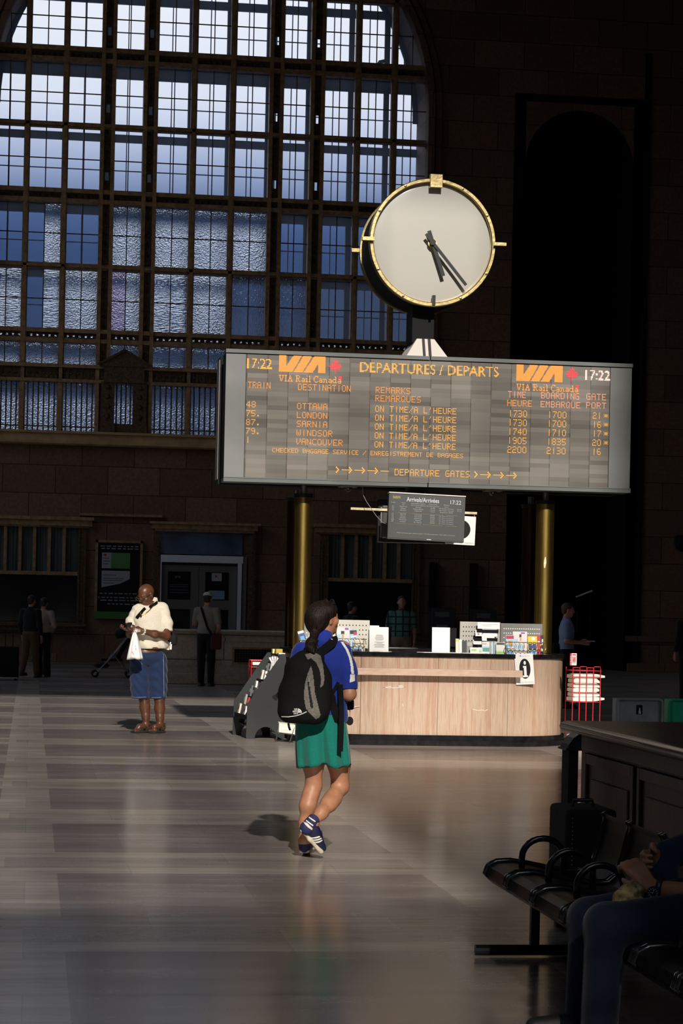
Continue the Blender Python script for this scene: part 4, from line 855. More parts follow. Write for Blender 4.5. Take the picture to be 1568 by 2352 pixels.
# black trays of leaflets stacked on the pale pegboard
tr = thing('leaflet_tray', 'black stepped tray holding white leaflets in front of the pale pegboard', 'tray', (at(1110, 1470, 24.3).x, 24.36, CT))
p0 = tr.location
mb = MB()
for k, (pa_, pb_, z) in enumerate(((1096, 1128, .06), (1090, 1144, .14), (1097, 1147, .235))):
    a, b_ = at(pa_, 1470, 24.3).x - p0.x, at(pb_, 1470, 24.3).x - p0.x; mb.box(a, b_, -.05 + k * .03, -.045 + k * .03, z, z + .035); mb.box(a, b_, -.05 + k * .03, .06 + k * .03, z, z + .004)
mb.box(-.05, .09, .06, .064, 0, .30).box(-.05, .09, -.05, .06, 0, .01); mb.build('tray', M_BLACKM, tr, local=True)
for lab, a, b_, t, f, Y, pic in (('folded white newspapers fanned on the top tray', 1097, 1148, 1429, 1444, 24.4, [(.2, .9, .3, .36, flat('ink', (.4, .4, .4))), (.2, .6, .5, .55, flat('ink', (.4, .4, .4)))]), ('white leaflet with a maroon emblem on the middle tray', 1092, 1107, 1447, 1461, 24.36, [(.1, .9, .08, .2, OR), (.3, .6, .5, .8, RD)]), ('lilac leaflets on the middle tray', 1108, 1142, 1445, 1462, 24.37, [(.5, .95, .15, .6, flat('lilac', (.62, .56, .74))), (.0, .06, .1, .6, flat('magenta', (.5, .08, .35)))]), ('pale mint leaflet on the lowest tray', 1087, 1106, 1469.5, 1480, 24.33, [(.2, .8, .3, .6, flat('mint', (.6, .74, .62)))]), ('white leaflet with a grey figure on the lowest tray', 1107, 1136, 1458, 1473, 24.34, [(.5, .8, .6, .9, flat('ink', (.4, .4, .4)))]), ('cream leaflet edge above the landscape leaflet', 1107, 1118, 1464.5, 1472, 24.31, None)):
    leaflet(lab, a, b_, t, Y, W_, None, None, pic, foot=f)
# gilt wire rack with loops
for (px0, px1, yt, yb, n, Y, lab) in ((1161, 1250, 1474.5, 1497, 9, 24.07, 'gilt wire leaflet rack of round loops at the right end of the desk'), (774, 838, 1466.5, 1487, 5, 24.12, 'gilt wire leaflet rack on the cream pegboard'), (688, 722, 1470, 1489, 3, 24.09, 'gilt wire leaflet rack at the left brass column')):
    a, b_, c = at(px0, yt, Y), at(px1, yt, Y), at(px1, yb, Y); t = thing('wire_rack', lab, 'rack', ((a.x + b_.x) / 2, Y, CT)); mb = MB()
    mb.tube([(a.x, Y, a.z), (b_.x, Y, a.z)], .004, 6).tube([(a.x, Y, c.z + .004), (b_.x, Y, c.z + .004)], .004, 6)
    for x in (a.x + .01, b_.x - .01): mb.tube([(x, Y + .02, CT), (x, Y + .02, a.z + .01), (x, Y, a.z)], .004, 6)
    mb.build('rail', M_BRASSL, t); r_ = (a.z - c.z) / 2
    for i in range(n):
        x = a.x + (b_.x - a.x) * (i + .6) / n; tw = .35 + .1 * i / n
        MB().tube([(x + r_ * math.cos(2 * PI * k / 20) * .75, Y - .012 - r_ * (1 + math.sin(2 * PI * k / 20 + 0) * 0) * .2 + r_ * math.cos(2 * PI * k / 20) * tw, c.z + r_ + r_ * math.sin(2 * PI * k / 20)) for k in range(20)], .0036, 6, closed=True).build('loop', M_BRASSL, t, smooth=True)

# ---------------------------------------------------------------- red newspaper rack
RX0, RX1, RY0, RY1 = 6.092, 6.412, 24.02, 24.34
nr = thing('newspaper_rack', 'red wire newspaper rack standing at the right end of the desk', 'rack', (6.25, 24.18, 0))
ZT, ZS, ZS2 = .905, .515, .05
mb = MB(); n_ = 4
for i in range(n_ + 1):
    x = RX0 + (RX1 - RX0) * i / n_; mb.tube([(x, RY0, .02), (x, RY0, ZT - (.0 if i % 2 else .012))], .0052, 6)
    mb.tube([(x, RY1, .02), (x, RY1, ZT)], .0045, 6)
for z in (.05, ZS, .868):
    mb.tube([(RX0 - .012, RY0, z), (RX1 + .012, RY0, z)], .0052, 6); mb.tube([(RX0, RY1, z), (RX1, RY1, z)], .0045, 6)
    for x in (RX0, RX1): mb.tube([(x, RY0, z), (x, RY1, z)], .0045, 6)
for z in (.62, .72, .80): mb.tube([(RX0, RY0, z), (RX1, RY0, z)], .0036, 6)
for i in range(0, n_): x0 = RX0 + (RX1 - RX0) * i / n_; x1 = RX0 + (RX1 - RX0) * (i + 1) / n_; z = ZT + (.012 if i % 2 else 0); mb.tube([(x0, RY0, z - .02), (x0 + .008, RY0, z), (x1 - .008, RY0, z), (x1, RY0, z - .02)], .0045, 6)
for z in (.05, ZS):
    for k in range(1, 6): y = RY0 + (RY1 - RY0) * k / 6; mb.tube([(RX0, y, z), (RX1, y, z)], .0035, 6)
mb.build('frame', M_RED, nr, smooth=True)
for x in (RX0 + .004, RX0 + .22): MB().tube([(x, RY0, .05), (x + .006, RY0, .008), (x + .018, RY0, .008), (x + .02, RY0, .05)], .005, 6).build('foot', M_RED, nr)
cd = MB().box(6.053, 6.12, RY0 + .0, RY0 + .006, .925, 1.065).build('header_card', mat('card_red', (.55, .02, .05), .5), nr)
MB().box(6.068, 6.128, RY0 - .012, RY0 - .008, .93, 1.066).build('header_card', M_WHITE, nr)
mb = MB(); put_text(mb, 'W', 6.074, 6.121, .952, 1.03, lambda x, z: (x, RY0 - .0135, z), .04); mb.box(6.076, 6.119, RY0 - .0135, RY0 - .012, 1.043, 1.054); mb.build('card_letter', mat('card_print_red', (.6, .02, .03), .6), nr, fix=False)
mb = MB(); put_text(mb, 'FREE', 0, 1, 0, 1, lambda u, v: (6.066 - v * .010, RY0 - .002, .94 + u * .10)); mb.build('card_letter', M_WHITE, nr, fix=False)
M_NEWS = mat('newsprint', (.82, .79, .73), .8, noise=((2, 2, 160), .10, 3)); M_NEWSG = mat('newsprint_edge', (.50, .46, .42), .85, noise=((2, 2, 200), .3, 3))
def papers(z0, z1, x0, x1, lab, grp, n):
    dz = (z1 - z0) / n
    for k in range(n):
        z = z0 + k * dz; j = random.uniform(-.008, .008); fl = random.uniform(.0, .04) + (.05 if k in (0, n - 1) else 0); bend = random.choice((.0, .004, .008, .012)) if k else .02
        t = thing('newspaper_bundle', lab[k] if isinstance(lab, list) else lab, 'newspapers', ((x0 + x1) / 2, RY0 + .16, z), group=grp)
        bx = t.location; mb = MB(); xs_ = [x0 + j, x0 + .03, x1 - .06, x1 - .02, x1 + fl]; zz = [.002, 0, 0, .004, bend]
        xs_ = [x - bx.x for x in xs_]
        mb.cur = 0; nn = len(xs_); y0, y1 = -.145, .13
        vs = [(x, y, zz[i] * (1 if y < 0 else .6) + h_) for i, x in enumerate(xs_) for y in (y0, y1) for h_ in (.001, dz - .002 - (.012 if i == 0 else 0) - (dz * .5 if i == nn - 1 else 0))]
        fs = []
        for i in range(nn - 1):
            a = i * 4; b_ = a + 4; fs += [(a, b_, b_ + 1, a + 1), (a + 2, a + 3, b_ + 3, b_ + 2), (a + 1, b_ + 1, b_ + 3, a + 3), (a, a + 2, b_ + 2, b_)]
        fs += [(0, 1, 3, 2), ((nn - 1) * 4, (nn - 1) * 4 + 2, (nn - 1) * 4 + 3, (nn - 1) * 4 + 1)]
        mb.add(vs, fs); mb.m[-1] = 1; mb.m[-2] = 0; mb.build('pages', [M_NEWS, M_NEWSG], t, local=True, smooth=False, bevel=.004)
papers(ZS + .006, .832, RX0 + .008, RX1 - .02, ['lowest newspaper bundle on the red rack, its corner drooping out', 'second newspaper bundle from the bottom of the red rack', 'third newspaper bundle up in the red rack', 'fourth newspaper bundle up in the red rack', 'fifth newspaper bundle up, under the top one of the red rack', 'topmost newspaper bundle in the red rack'], 'newspapers in the red rack', 6)
papers(.056, .14, RX0 + .008, RX1 - .02, ['lower bundle of newspapers on the bottom tier of the red rack', 'upper bundle of newspapers on the bottom tier of the red rack'], 'newspapers on the bottom tier', 2)

# ---------------------------------------------------------------- black brochure stand on the left
M_STAND = mat('stand_black', (.028, .031, .031), .6, spec=.25, noise=(3, .15, 3), bump=(80, .15))
bs = thing('brochure_stand', 'black stepped brochure stand with arched side panels, left of the desk', 'stand', (2.75, 25.2, 0))
def prof(dx):
    P_ = [(2.475, 0), (2.485, .40), (2.87, .98), (2.905, .98), (2.92, .94), (2.92, 0), (2.83, 0)]
    P_ += [(2.7025 + .1275 * math.cos(a), .14 * math.sin(a)) for a in [PI * i / 14 for i in range(1, 14)]] + [(2.575, 0)]
    return [(x + dx, z) for x, z in P_]
MB().xz(prof(0), 24.86, 24.885).build('side_panel', M_STAND, bs); MB().xz(prof(-.085), 25.60, 25.625).build('side_panel', M_STAND, bs)
sh_ = MB(); NS = 7
steps = []
for k in range(NS):
    u = k / (NS - 1); x = 2.47 + u * .385; z = .22 + u * .60; steps.append((x, z))
    sh_.add([(x - .0, 24.885, z), (x + .10, 24.885, z - .012), (x + .02, 25.60, z - .012), (x - .08, 25.60, z)], [(0, 1, 2, 3)])
    sh_.add([(x + .015, 24.885, z), (x + .015, 24.885, z + .05), (x - .065, 25.60, z + .05), (x - .065, 25.60, z)], [(0, 1, 2, 3)])
    sh_.add([(x + .10, 24.885, z - .012), (x + .13, 24.885, z + .12), (x + .05, 25.60, z + .12), (x + .02, 25.60, z - .012)], [(0, 1, 2, 3)])
sh_.build('step_shelf', M_BLACKM, bs)
MB().box(2.46, 2.92, 24.885, 25.6, .14, .155).build('bottom_shelf', M_BLACK, bs); MB().box(2.83, 2.905, 24.9, 25.6, .955, .975).build('top_shelf', M_STAND, bs)
cols_ = [W_, W_, flat('cream', (.8, .74, .62)), K_, flat('grey2', (.4, .4, .38)), K_, flat('slate', (.12, .13, .15)), RD, flat('stone', (.5, .48, .44)), W_]; nm_ = ['white', 'white', 'cream', 'black', 'grey', 'black', 'slate-grey', 'red', 'stone-grey', 'white']
ord_ = ['lowest', 'second lowest', 'third', 'fourth', 'fifth', 'sixth', 'topmost']
for k, (x, z) in enumerate(steps):
    for s in range(4):
        y = 24.93 + s * .17; i = random.randrange(10); d = -(y - 24.885) * .112; hh = random.uniform(.11, .17)
        o = thing('brochure', '%s brochure%s on the %s step of the black stand' % (nm_[i], ['', ', second one in', ', third one in', ', farthest one in'][s] if s else ' nearest the front panel', ord_[k]), 'brochure', (x + d + .02, y, z + .002), group='brochures in the black stand')
        MB().add([(a + c * .2, b_, c) for c in (0, hh) for a, b_ in ((0, 0), (.022, 0), (.022, .13), (0, .13))], [(0, 3, 2, 1), (4, 5, 6, 7), (0, 1, 5, 4), (1, 2, 6, 5), (2, 3, 7, 6), (3, 0, 4, 7)]).build('cover', cols_[i], o, local=True)
        MB().add([(a + c * .2 - .001, b_, c) for c, b_ in ((hh * .55, .02), (hh * .55, .11), (hh * .8, .11), (hh * .8, .02)) for a in (0,)], [(0, 1, 2, 3)]).build('picture', cols_[(i + 5) % 10], o, local=True, fix=False)
for k, (x, y, sl) in enumerate(((2.52, 25.0, .06), (2.50, 25.2, .07))):
    o = tag(MB().add([(x + c * .25 + a, y + b_, .157 + c) for c in (0, .13) for a, b_ in ((0, 0), (.02, 0), (.02, .15), (0, .15))], [(0, 3, 2, 1), (4, 5, 6, 7), (0, 1, 5, 4), (1, 2, 6, 5), (2, 3, 7, 6), (3, 0, 4, 7)]).build('brochure', [flat('grey', (.22, .22, .21)), W_][k]), ['grey brochure propped on the bottom shelf of the black stand', 'white brochure propped deep on the bottom shelf of the black stand'][k], 'brochure', 'brochures in the black stand')
fan = thing('fanned_booklet', 'white booklet fanned open on an upper step of the black stand', 'booklet', (2.80, 24.95, .80))
for k in range(5): a = -.5 + k * .22; MB().add([(0, 0, 0), (.004, .012, 0), (math.sin(a) * .15, -.01, .15 * math.cos(a)), (math.sin(a + .16) * .15, -.01, .15 * math.cos(a + .16))], [(0, 1, 3, 2)]).build('page', W_ if k % 2 else PKW, fan, local=True, fix=False)
for lab, x0, y0, c_, h_ in (('yellow leaflets laid on top of the black stand', 2.81, 25.28, flat('pale_yellow', (.85, .74, .30)), .05), ('small mustard box on top of the black stand', 2.83, 25.10, flat('mustard', (.5, .38, .06)), .055), ('white leaflet lying at the front of the top of the black stand', 2.84, 24.92, W_, .012)):
    tag(MB().box(x0, x0 + .075, y0, y0 + .14, .976, .976 + h_).build('leaflet_pile', c_), lab, 'leaflet')
# small wire stand of papers and a red wire basket near the stand
ws = thing('wire_paper_stand', 'low wire stand with white newspapers beside the black brochure stand', 'stand', (3.02, 24.45, 0))
p = [ground(632, 1705), ground(664, 1707)]; q0, q1 = at(640, 1683, p[0].y), at(677, 1688, p[1].y)
mb = MB(); dy = Vector((.02, .28, 0))
for a, b_ in ((p[0], q0), (p[1], q1)): mb.tube([a + Vector((0, 0, .004)), b_ + Vector((0, 0, .1))], .005, 6); mb.tube([a + dy + Vector((.03, 0, .004)), b_ + dy + Vector((0, 0, .1))], .005, 6)
mb.tube([q0, q1], .005, 6); mb.tube([q0 + dy, q1 + dy], .005, 6); mb.tube([q0, q0 + dy], .005, 6); mb.tube([q1, q1 + dy], .005, 6); mb.build('frame', M_STEEL, ws)
tag(MB().add([v for z in (.008, .11) for v in (q0 + Vector((0, -.01, z)), q1 + Vector((0, -.01, z)), q1 + dy + Vector((0, 0, z)), q0 + dy + Vector((0, 0, z)))], [(0, 3, 2, 1), (4, 5, 6, 7), (0, 1, 5, 4), (1, 2, 6, 5), (2, 3, 7, 6), (3, 0, 4, 7)]).build('newspaper_bundle', M_NEWS), 'white newspapers piled on the low wire stand', 'newspapers')
rw = thing('red_wire_basket', 'small red wire basket behind the top of the black brochure stand', 'basket', (2.62, 26.3, 0))
a = at(577, 1517, 26.3); mb = MB()
for x in (a.x, a.x + .26): mb.tube([(x, 26.3, 0), (x, 26.3, a.z)], .005, 6); mb.tube([(x, 26.55, 0), (x, 26.55, a.z)], .005, 6)
for z in (a.z, a.z - .08, .3): mb.tube([(a.x, 26.3, z), (a.x + .26, 26.3, z), (a.x + .26, 26.55, z), (a.x, 26.55, z)], .005, 6, closed=True)
mb.build('frame', M_RED, rw); MB().box(a.x + .01, a.x + .25, 26.31, 26.54, a.z - .17, a.z - .06).build('lining', M_BLACKM, rw)
tag(MB().box(a.x + .02, a.x + .2, 26.32, 26.5, a.z - .055, a.z - .02).build('newspaper_bundle', M_NEWS), 'white papers in the small red wire basket', 'newspapers')
# ---------------------------------------------------------------- waiting bench in the right foreground
M_SEAT = mat('seat_steel', rough=.30, spec=.22); q = NT(M_SEAT); q.b.inputs['Base Color'].default_value = (.008, .007, .0075, 1)
sp = q.n('ShaderNodeSeparateXYZ'); q.link(q.n('ShaderNodeTexCoord').outputs['Object'], sp.inputs[0])
bp_ = q.n('ShaderNodeBump'); bp_.inputs['Strength'].default_value = .6; bp_.inputs['Distance'].default_value = .004
q.link(q.m('SINE', q.m('MULTIPLY', sp.outputs[1], 420)), bp_.inputs['Height']); q.link(bp_.outputs[0], q.b.inputs['Normal'])
M_TUBE = mat('bench_tube', (.014, .014, .015), .22, spec=.6, coat=.4)
bn = thing('waiting_bench', 'black metal waiting bench with ribbed seats and looped armrests, right foreground', 'bench', (2.3, 8.0, 0))
SP = [(2.075, .335), (2.048, .36), (2.06, .392), (2.10, .410), (2.16, .414), (2.24, .402), (2.34, .382), (2.44, .368), (2.50, .372), (2.545, .41), (2.57, .48), (2.59, .56), (2.60, .61), (2.59, .635)]
def seat_pts(d): return [(x + (d if i < 5 else 0) * 0, z + d) for i, (x, z) in enumerate(SP)]
YS = [9.60, 9.18, 8.68, 8.18, 7.68, 7.18, 6.68, 6.18, 5.68]
for a, b_ in zip(YS, YS[1:]):
    m = MB(); n = len(SP); vs = []
    for y in (b_ + .012, a - .012):
        vs += [(x, y, z) for x, z in SP] + [(x + .004, y, z - .016) for x, z in SP]
    fs = [(i, i + 1, 2 * n + i + 1, 2 * n + i) for i in range(n - 1)] + [(n + i + 1, n + i, 3 * n + i, 3 * n + i + 1) for i in range(n - 1)]
    for o_ in (0, 2 * n): fs += [(o_ + i, o_ + n + i, o_ + n + i + 1, o_ + i + 1) for i in range(n - 1)]
    fs += [(0, 2 * n, 3 * n, n), (n - 1, 2 * n - 1, 4 * n - 1, 3 * n - 1)]
    m.add(vs, fs).build('seat', M_SEAT, bn, auto=.7)
for y in YS:
    for d in ((0,) if y == YS[0] else (-.02, .02)): MB().tube([(x, y + d, z + .004) for x, z in SP], .013, 8).build('seat_rib', M_TUBE, bn, smooth=True)
for y in (9.40, 8.90, 8.42, 7.0, 6.45):
    pts = [(2.17, y, .40), (2.17, y, .455)] + [(2.265 - .095 * math.cos(t), y, .455 + .085 * math.sin(t)) for t in [PI * i / 12 for i in range(1, 12)]] + [(2.36, y, .455), (2.36, y, .375)]
    MB().tube(pts, .0145, 10).build('armrest', M_TUBE, bn, smooth=True)
MB().box(2.22, 2.30, 5.7, 9.5, .325, .36).build('beam', M_BLACK, bn)
for y in (9.50, 6.2):
    MB().box(2.238, 2.278, y - .02, y + .02, .05, .33).build('leg', M_BLACK, bn, bevel=.004)
    MB().tube([(1.99, y, .03), (2.75, y, .03)], .024, 12).build('foot_bar', M_TUBE, bn)

# ---------------------------------------------------------------- panelled timber counter
M_WOOD = mat('dark_oak', (.07, .038, .022), .30, spec=.5, noise=((1.4, 26, 26), .4, 4), coat=.35)
M_WOODX = mat('dark_oak_panel', (.06, .034, .02), .42, spec=.4, noise=((22, 22, 1.4), .35, 4))
tc_ = thing('timber_counter', 'long panelled dark oak counter with a rounded polished top, right foreground', 'counter', (3.8, 11, 0))
MB().box(3.16, 6.2, 6.0, 12.22, .02, .80).build('carcass', M_WOODX, tc_)
MB().box(3.12, 6.2, 6.0, 12.26, .76, .845).build('frieze_rail', M_WOODX, tc_, bevel=.01)
m = MB(); pr = [(3.10, .845), (3.05, .86), (3.04, .885), (3.055, .905), (3.09, .912)]
m.xz([(x, z) for x, z in pr] + [(6.2, .912), (6.2, .845)], 6.0, 12.30); m.build('top', M_WOOD, tc_, bevel=.012, auto=.7)
for y0, y1 in ((11.12, 12.05), (10.05, 10.95), (8.95, 9.88), (7.9, 8.8)):
    m = MB(); m.box(3.14, 3.16, y0 - .05, y0, .08, .74).box(3.14, 3.16, y1, y1 + .05, .08, .74).box(3.14, 3.16, y0, y1, .68, .74).box(3.14, 3.16, y0, y1, .08, .14)
    pn = m.build('panel_frame', M_WOODX, tc_, bevel=.006)
    MB().box(3.148, 3.162, y0 + .08, y1 - .08, .22, .60).build('raised_field', M_WOODX, pn, bevel=.006)
bpst = thing('black_post', 'black metal post with a domed cap at the far corner of the oak counter', 'post', (2.99, 11.9, 0))
MB().box(2.965, 3.02, 11.75, 11.9, 0, .775).build('shaft', M_BLACKM, bpst)
m = MB(); m.xz([(2.95, .775), (3.034, .775), (3.034, .865), (3.02, .866), (2.99, .845), (2.965, .81)], 11.74, 11.91); m.box(2.945, 3.034, 11.73, 11.92, .775, .787); m.build('cap', M_BLACK, bpst)
cs = thing('black_case', 'black upright case with stitched edges between the bench and the oak counter', 'case', (2.68, 10.2, 0))
MB().xy(rounded(2.55, 2.80, 10.1, 10.5, .05, 6), .03, .60).build('body', M_BLACKM, cs, bevel=.02)
for x in (2.575, 2.765):
    m = MB()
    for j in range(24): m.lathe([(.003, 0), (0, -.002)], (x, 10.1, .10 + j * .02), 6, 'y')
    m.build('stitching', mat('stitch_grey', (.25, .25, .25), .6), cs)
MB().box(2.58, 2.62, 10.15, 10.2, 0, .03).box(2.73, 2.77, 10.15, 10.2, 0, .03).box(2.58, 2.62, 10.4, 10.45, 0, .03).box(2.73, 2.77, 10.4, 10.45, 0, .03).build('foot', M_BLACK, cs)
MB().tube([(2.62, 10.3, .59), (2.63, 10.3, .63), (2.72, 10.3, .63), (2.73, 10.3, .59)], .01, 8).build('handle', M_BLACK, cs)

# ---------------------------------------------------------------- recycling bins beyond the counter
M_BING = mat('bin_grey', (.40, .42, .41), .55, noise=(7, .2, 3)); M_BINN = mat('bin_green', (.03, .55, .28), .5, noise=(7, .12, 3))
def bin_(px0, px1, pyt, m_, lab, hole):
    Y = 15.5; a, b_ = at(px0, pyt, Y), at(px1, pyt, Y); x0, x1, zt = a.x, b_.x, .918
    t = thing('recycling_bin', lab, 'bin', ((x0 + x1) / 2, Y + .2, 0), group='recycling bins')
    MB().xy(rounded(x0 + .03, x1 - .02, Y + .005, Y + .22, .03, 5), .0, zt - .01).build('body', m_, t)
    w = x1 - x0; r0 = rounded(x0, x1, zt - .62, zt, .035, 6); r1 = rounded(x0 + .014, x1 - .014, zt - .606, zt - .014, .025, 6); m = MB(); n = len(r0)
    m.add([(x, Y, z) for x, z in r0] + [(x, Y - .012, z) for x, z in r0] + [(x, Y - .012, z) for x, z in r1] + [(x, Y + .004, z) for x, z in r1], [f for i in range(n) for j in ((i + 1) % n,) for f in ((i, j, n + j, n + i), (n + i, n + j, 2 * n + j, 2 * n + i), (2 * n + i, 2 * n + j, 3 * n + j, 3 * n + i))])
    m.build('rim', m_, t, auto=.6)
    if hole:
        c = at(1468, 1630, Y); MB().xz(rounded(c.x - .023, c.x + .023, c.z - .034, c.z + .034, .008, 4), Y + .001, Y + .006).build('slot', M_BLACKM, t)
        MB().xz([(c.x - .008, c.z - .03), (c.x + .012, c.z - .03), (c.x + .004, c.z + .016), (c.x - .001, c.z + .016)], Y - .002, Y + .001).build('lit_slot_spot', M_WHITE, t)  # bright lit spot in the slot, put in as a white shape
bin_(1413.5, 1523, 1600.5, M_BING, 'dark grey recycling bin with a small slot, behind the oak counter', True)
bin_(1534, 1644, 1603.5, M_BINN, 'green recycling bin beside the grey one behind the oak counter', False)

# ---------------------------------------------------------------- far side: ticket machines, handrail, lamp
for px0, px1, pyt, lab in ((992, 1046, 1396, 'dark ticket machine with a grey label, left of two against the end wall'), (1088, 1140, 1399, 'dark ticket machine against the end wall, right of its twin')):
    Y = 53.9; a, b_ = at(px0, pyt, Y), at(px1, pyt, Y); t = thing('ticket_machine', lab, 'ticket machine', ((a.x + b_.x) / 2, Y + .3, 0), group='ticket machines on the end wall')
    MB().box(a.x, b_.x, Y, Y + .55, 0, a.z).build('cabinet', mat('machine_black', (.03, .03, .033), .5), t, bevel=.02)
    MB().box(a.x + .08, b_.x - .16, Y - .01, Y, a.z - .22, a.z - .10).build('header_panel', mat('machine_grey', (.12, .12, .13), .5), t); MB().box(a.x + .12, b_.x - .2, Y - .01, Y, a.z - .62, a.z - .42).build('screen', mat('machine_screen', (.16, .16, .18), .3), t)
hr = thing('sloping_pole', 'pale sloping handrail in the dark archway beside the man in the blue shirt', 'handrail', (12.9, 52.0, 0))
a, b_ = at(1322, 1371.5, 52), at(1360, 1357, 52)
MB().tube([a, b_], .022, 8).build('rail', mat('pale_alu', (.75, .78, .82), .35, .3), hr)  # pale sloping tube carried on two dark posts
for p in (a + (b_ - a) * .1, a + (b_ - a) * .9): MB().tube([(p.x, 52, 0), (p.x, 52, p.z - .02)], .012, 8).build('post', M_BLACKM, hr)
sc = thing('wall_sconce', 'dark wall lamp on the stone at the right edge', 'wall lamp', (16.6, WY, 3.1)); p = at(1560, 1248, WY - .2)
MB().lathe([(.02, p.z - .22), (.16, p.z - .12), (.2, p.z + .1), (.16, p.z + .2), (0, p.z + .22)], (p.x + .05, WY - .25, 0), 16).build('shade', M_BLACKM, sc, smooth=True); MB().box(p.x, p.x + .1, WY - .25, WY, p.z - .03, p.z + .03).build('arm', M_BLACKM, sc)
# ---------------------------------------------------------------- bodies: blended volumes turned into one continuous skin
class Vol:
    """a smooth union of rounded limbs and ellipsoids, cut by planes and outlines, meshed with surface nets"""
    def __init__(s, res=.006, k=.03): s.p = []; s.c = []; s.res = res; s.k = k
    def cap(s, a, b, ra, rb=None, k=None): s.p.append(('c', Vector(a), Vector(b), ra, ra if rb is None else rb, k)); return s
    def chain(s, pts, rs, k=None):
        for i in range(len(pts) - 1): s.cap(pts[i], pts[i + 1], rs[i], rs[i + 1], k)
        return s
    def ell(s, c, r, R=None, k=None): s.p.append(('e', Vector(c), r, R, k)); return s
    def box(s, c, h, R=None, rr=.02, k=None): s.p.append(('b', Vector(c), h, R, rr, k)); return s
    def cut(s, p, n, k=0): s.c.append(('h', Vector(p), Vector(n).normalized())); return s
    def keep(s, poly, o, ax, az): s.c.append(('p', poly, Vector(o), Vector(ax), Vector(az))); return s
    def sub(s, c, r, R=None): s.c.append(('s', Vector(c), r, R)); return s
    @staticmethod
    def _d(q, P):
        t = q[0]
        if t == 'c':
            a = np.array(q[1]); ba = np.array(q[2]) - a; h = np.clip(((P - a) @ ba) / max(ba @ ba, 1e-9), 0, 1)
            return np.linalg.norm(P - a - h[..., None] * ba, axis=-1) - (q[3] + (q[4] - q[3]) * h)
        R = q[3]; L = P - np.array(q[1])
        if R is not None: L = L @ np.array(R)
        if t == 'e' or t == 's':
            r = np.array(q[2]); k0 = np.linalg.norm(L / r, axis=-1); k1 = np.linalg.norm(L / (r * r), axis=-1)
            return k0 * (k0 - 1) / np.maximum(k1, 1e-6)
        h = np.array(q[2]) - q[4]; g = np.abs(L) - h
        return np.linalg.norm(np.maximum(g, 0), axis=-1) + np.minimum(g.max(-1), 0) - q[4]
    def mesh(s, grow=0.0, ripple=None):
        lo = np.full(3, 1e9); hi = -lo; bb = []
        for q in s.p:
            if q[0] == 'c': r = max(q[3], q[4]); a = np.minimum(q[1], q[2]) - r; b = np.maximum(q[1], q[2]) + r
            else: r = np.linalg.norm(q[2]) if q[3] is not None else np.array(q[2]); a = np.array(q[1]) - r; b = np.array(q[1]) + r
            m_ = s.k + 3 * s.res + abs(grow); bb.append((a - m_, b + m_)); lo = np.minimum(lo, a - m_); hi = np.maximum(hi, b + m_)
        n = np.ceil((hi - lo) / s.res).astype(int) + 1
        F = np.full(n, 1.0, np.float32)
        for q, (a, b) in zip(s.p, bb):
            i0 = np.maximum(((a - lo) / s.res).astype(int), 0); i1 = np.minimum(((b - lo) / s.res).astype(int) + 2, n)
            ax = [lo[i] + np.arange(i0[i], i1[i]) * s.res for i in range(3)]
            P = np.stack(np.meshgrid(*ax, indexing='ij'), -1); d = s._d(q, P) - grow
            sl = tuple(slice(i0[i], i1[i]) for i in range(3)); f = F[sl]; k = q[-1] if q[-1] else s.k
            h = np.maximum(k - np.abs(f - d), 0) / k; F[sl] = np.minimum(f, d) - h * h * k * .25
        if s.c or ripple:
            ax = [lo[i] + np.arange(n[i]) * s.res for i in range(3)]
            P = np.stack(np.meshgrid(*ax, indexing='ij'), -1)
            if ripple: F = F + ripple(P)
            for c in s.c:
                if c[0] == 'h': d = (P - np.array(c[1])) @ np.array(c[2])
                elif c[0] == 's': d = -s._d(('s', c[1], c[2], c[3]), P)
                else:
                    u = (P - np.array(c[2])) @ np.array(c[3]); v = (P - np.array(c[2])) @ np.array(c[4]); d = np.full(u.shape, 1e9); ins = np.zeros(u.shape, bool); pl = c[1]
                    for (x0, y0), (x1, y1) in zip(pl, pl[1:] + pl[:1]):
                        ex, ey = x1 - x0, y1 - y0; t = np.clip(((u - x0) * ex + (v - y0) * ey) / (ex * ex + ey * ey + 1e-12), 0, 1)
                        d = np.minimum(d, np.hypot(u - x0 - t * ex, v - y0 - t * ey))
                        cr_ = ((y0 > v) != (y1 > v)) & (u < ex * (v - y0) / (ey if abs(ey) > 1e-9 else 1e-9) + x0); ins ^= cr_
                    d = np.where(ins, -d, d)
                F = np.maximum(F, d)
        F[[0, -1]] = np.maximum(F[[0, -1]], .001); F[:, [0, -1]] = np.maximum(F[:, [0, -1]], .001); F[:, :, [0, -1]] = np.maximum(F[:, :, [0, -1]], .001)
        I = F < 0; c8 = np.zeros(tuple(n - 1), np.int8)
        for dx in (0, 1):
            for dy in (0, 1):
                for dz in (0, 1): c8 += I[dx:n[0] - 1 + dx, dy:n[1] - 1 + dy, dz:n[2] - 1 + dz]
        cells = np.argwhere((c8 > 0) & (c8 < 8)); idx = np.full(tuple(n - 1), -1, np.int64); idx[tuple(cells.T)] = np.arange(len(cells))
        acc = np.zeros((len(cells), 3)); cnt = np.zeros(len(cells))
        cor = [(x, y, z) for x in (0, 1) for y in (0, 1) for z in (0, 1)]
        for a in cor:
            for b in cor:
                if sum(abs(i - j) for i, j in zip(a, b)) == 1 and a < b:
                    fa = F[tuple((cells + a).T)]; fb = F[tuple((cells + b).T)]; m_ = (fa < 0) != (fb < 0); t = np.where(m_, fa / np.where(m_, fa - fb, 1), 0)
                    acc += np.where(m_[:, None], np.array(a) + t[:, None] * (np.array(b) - np.array(a)), 0); cnt += m_
        V = lo + (cells + acc / cnt[:, None]) * s.res; fs = []
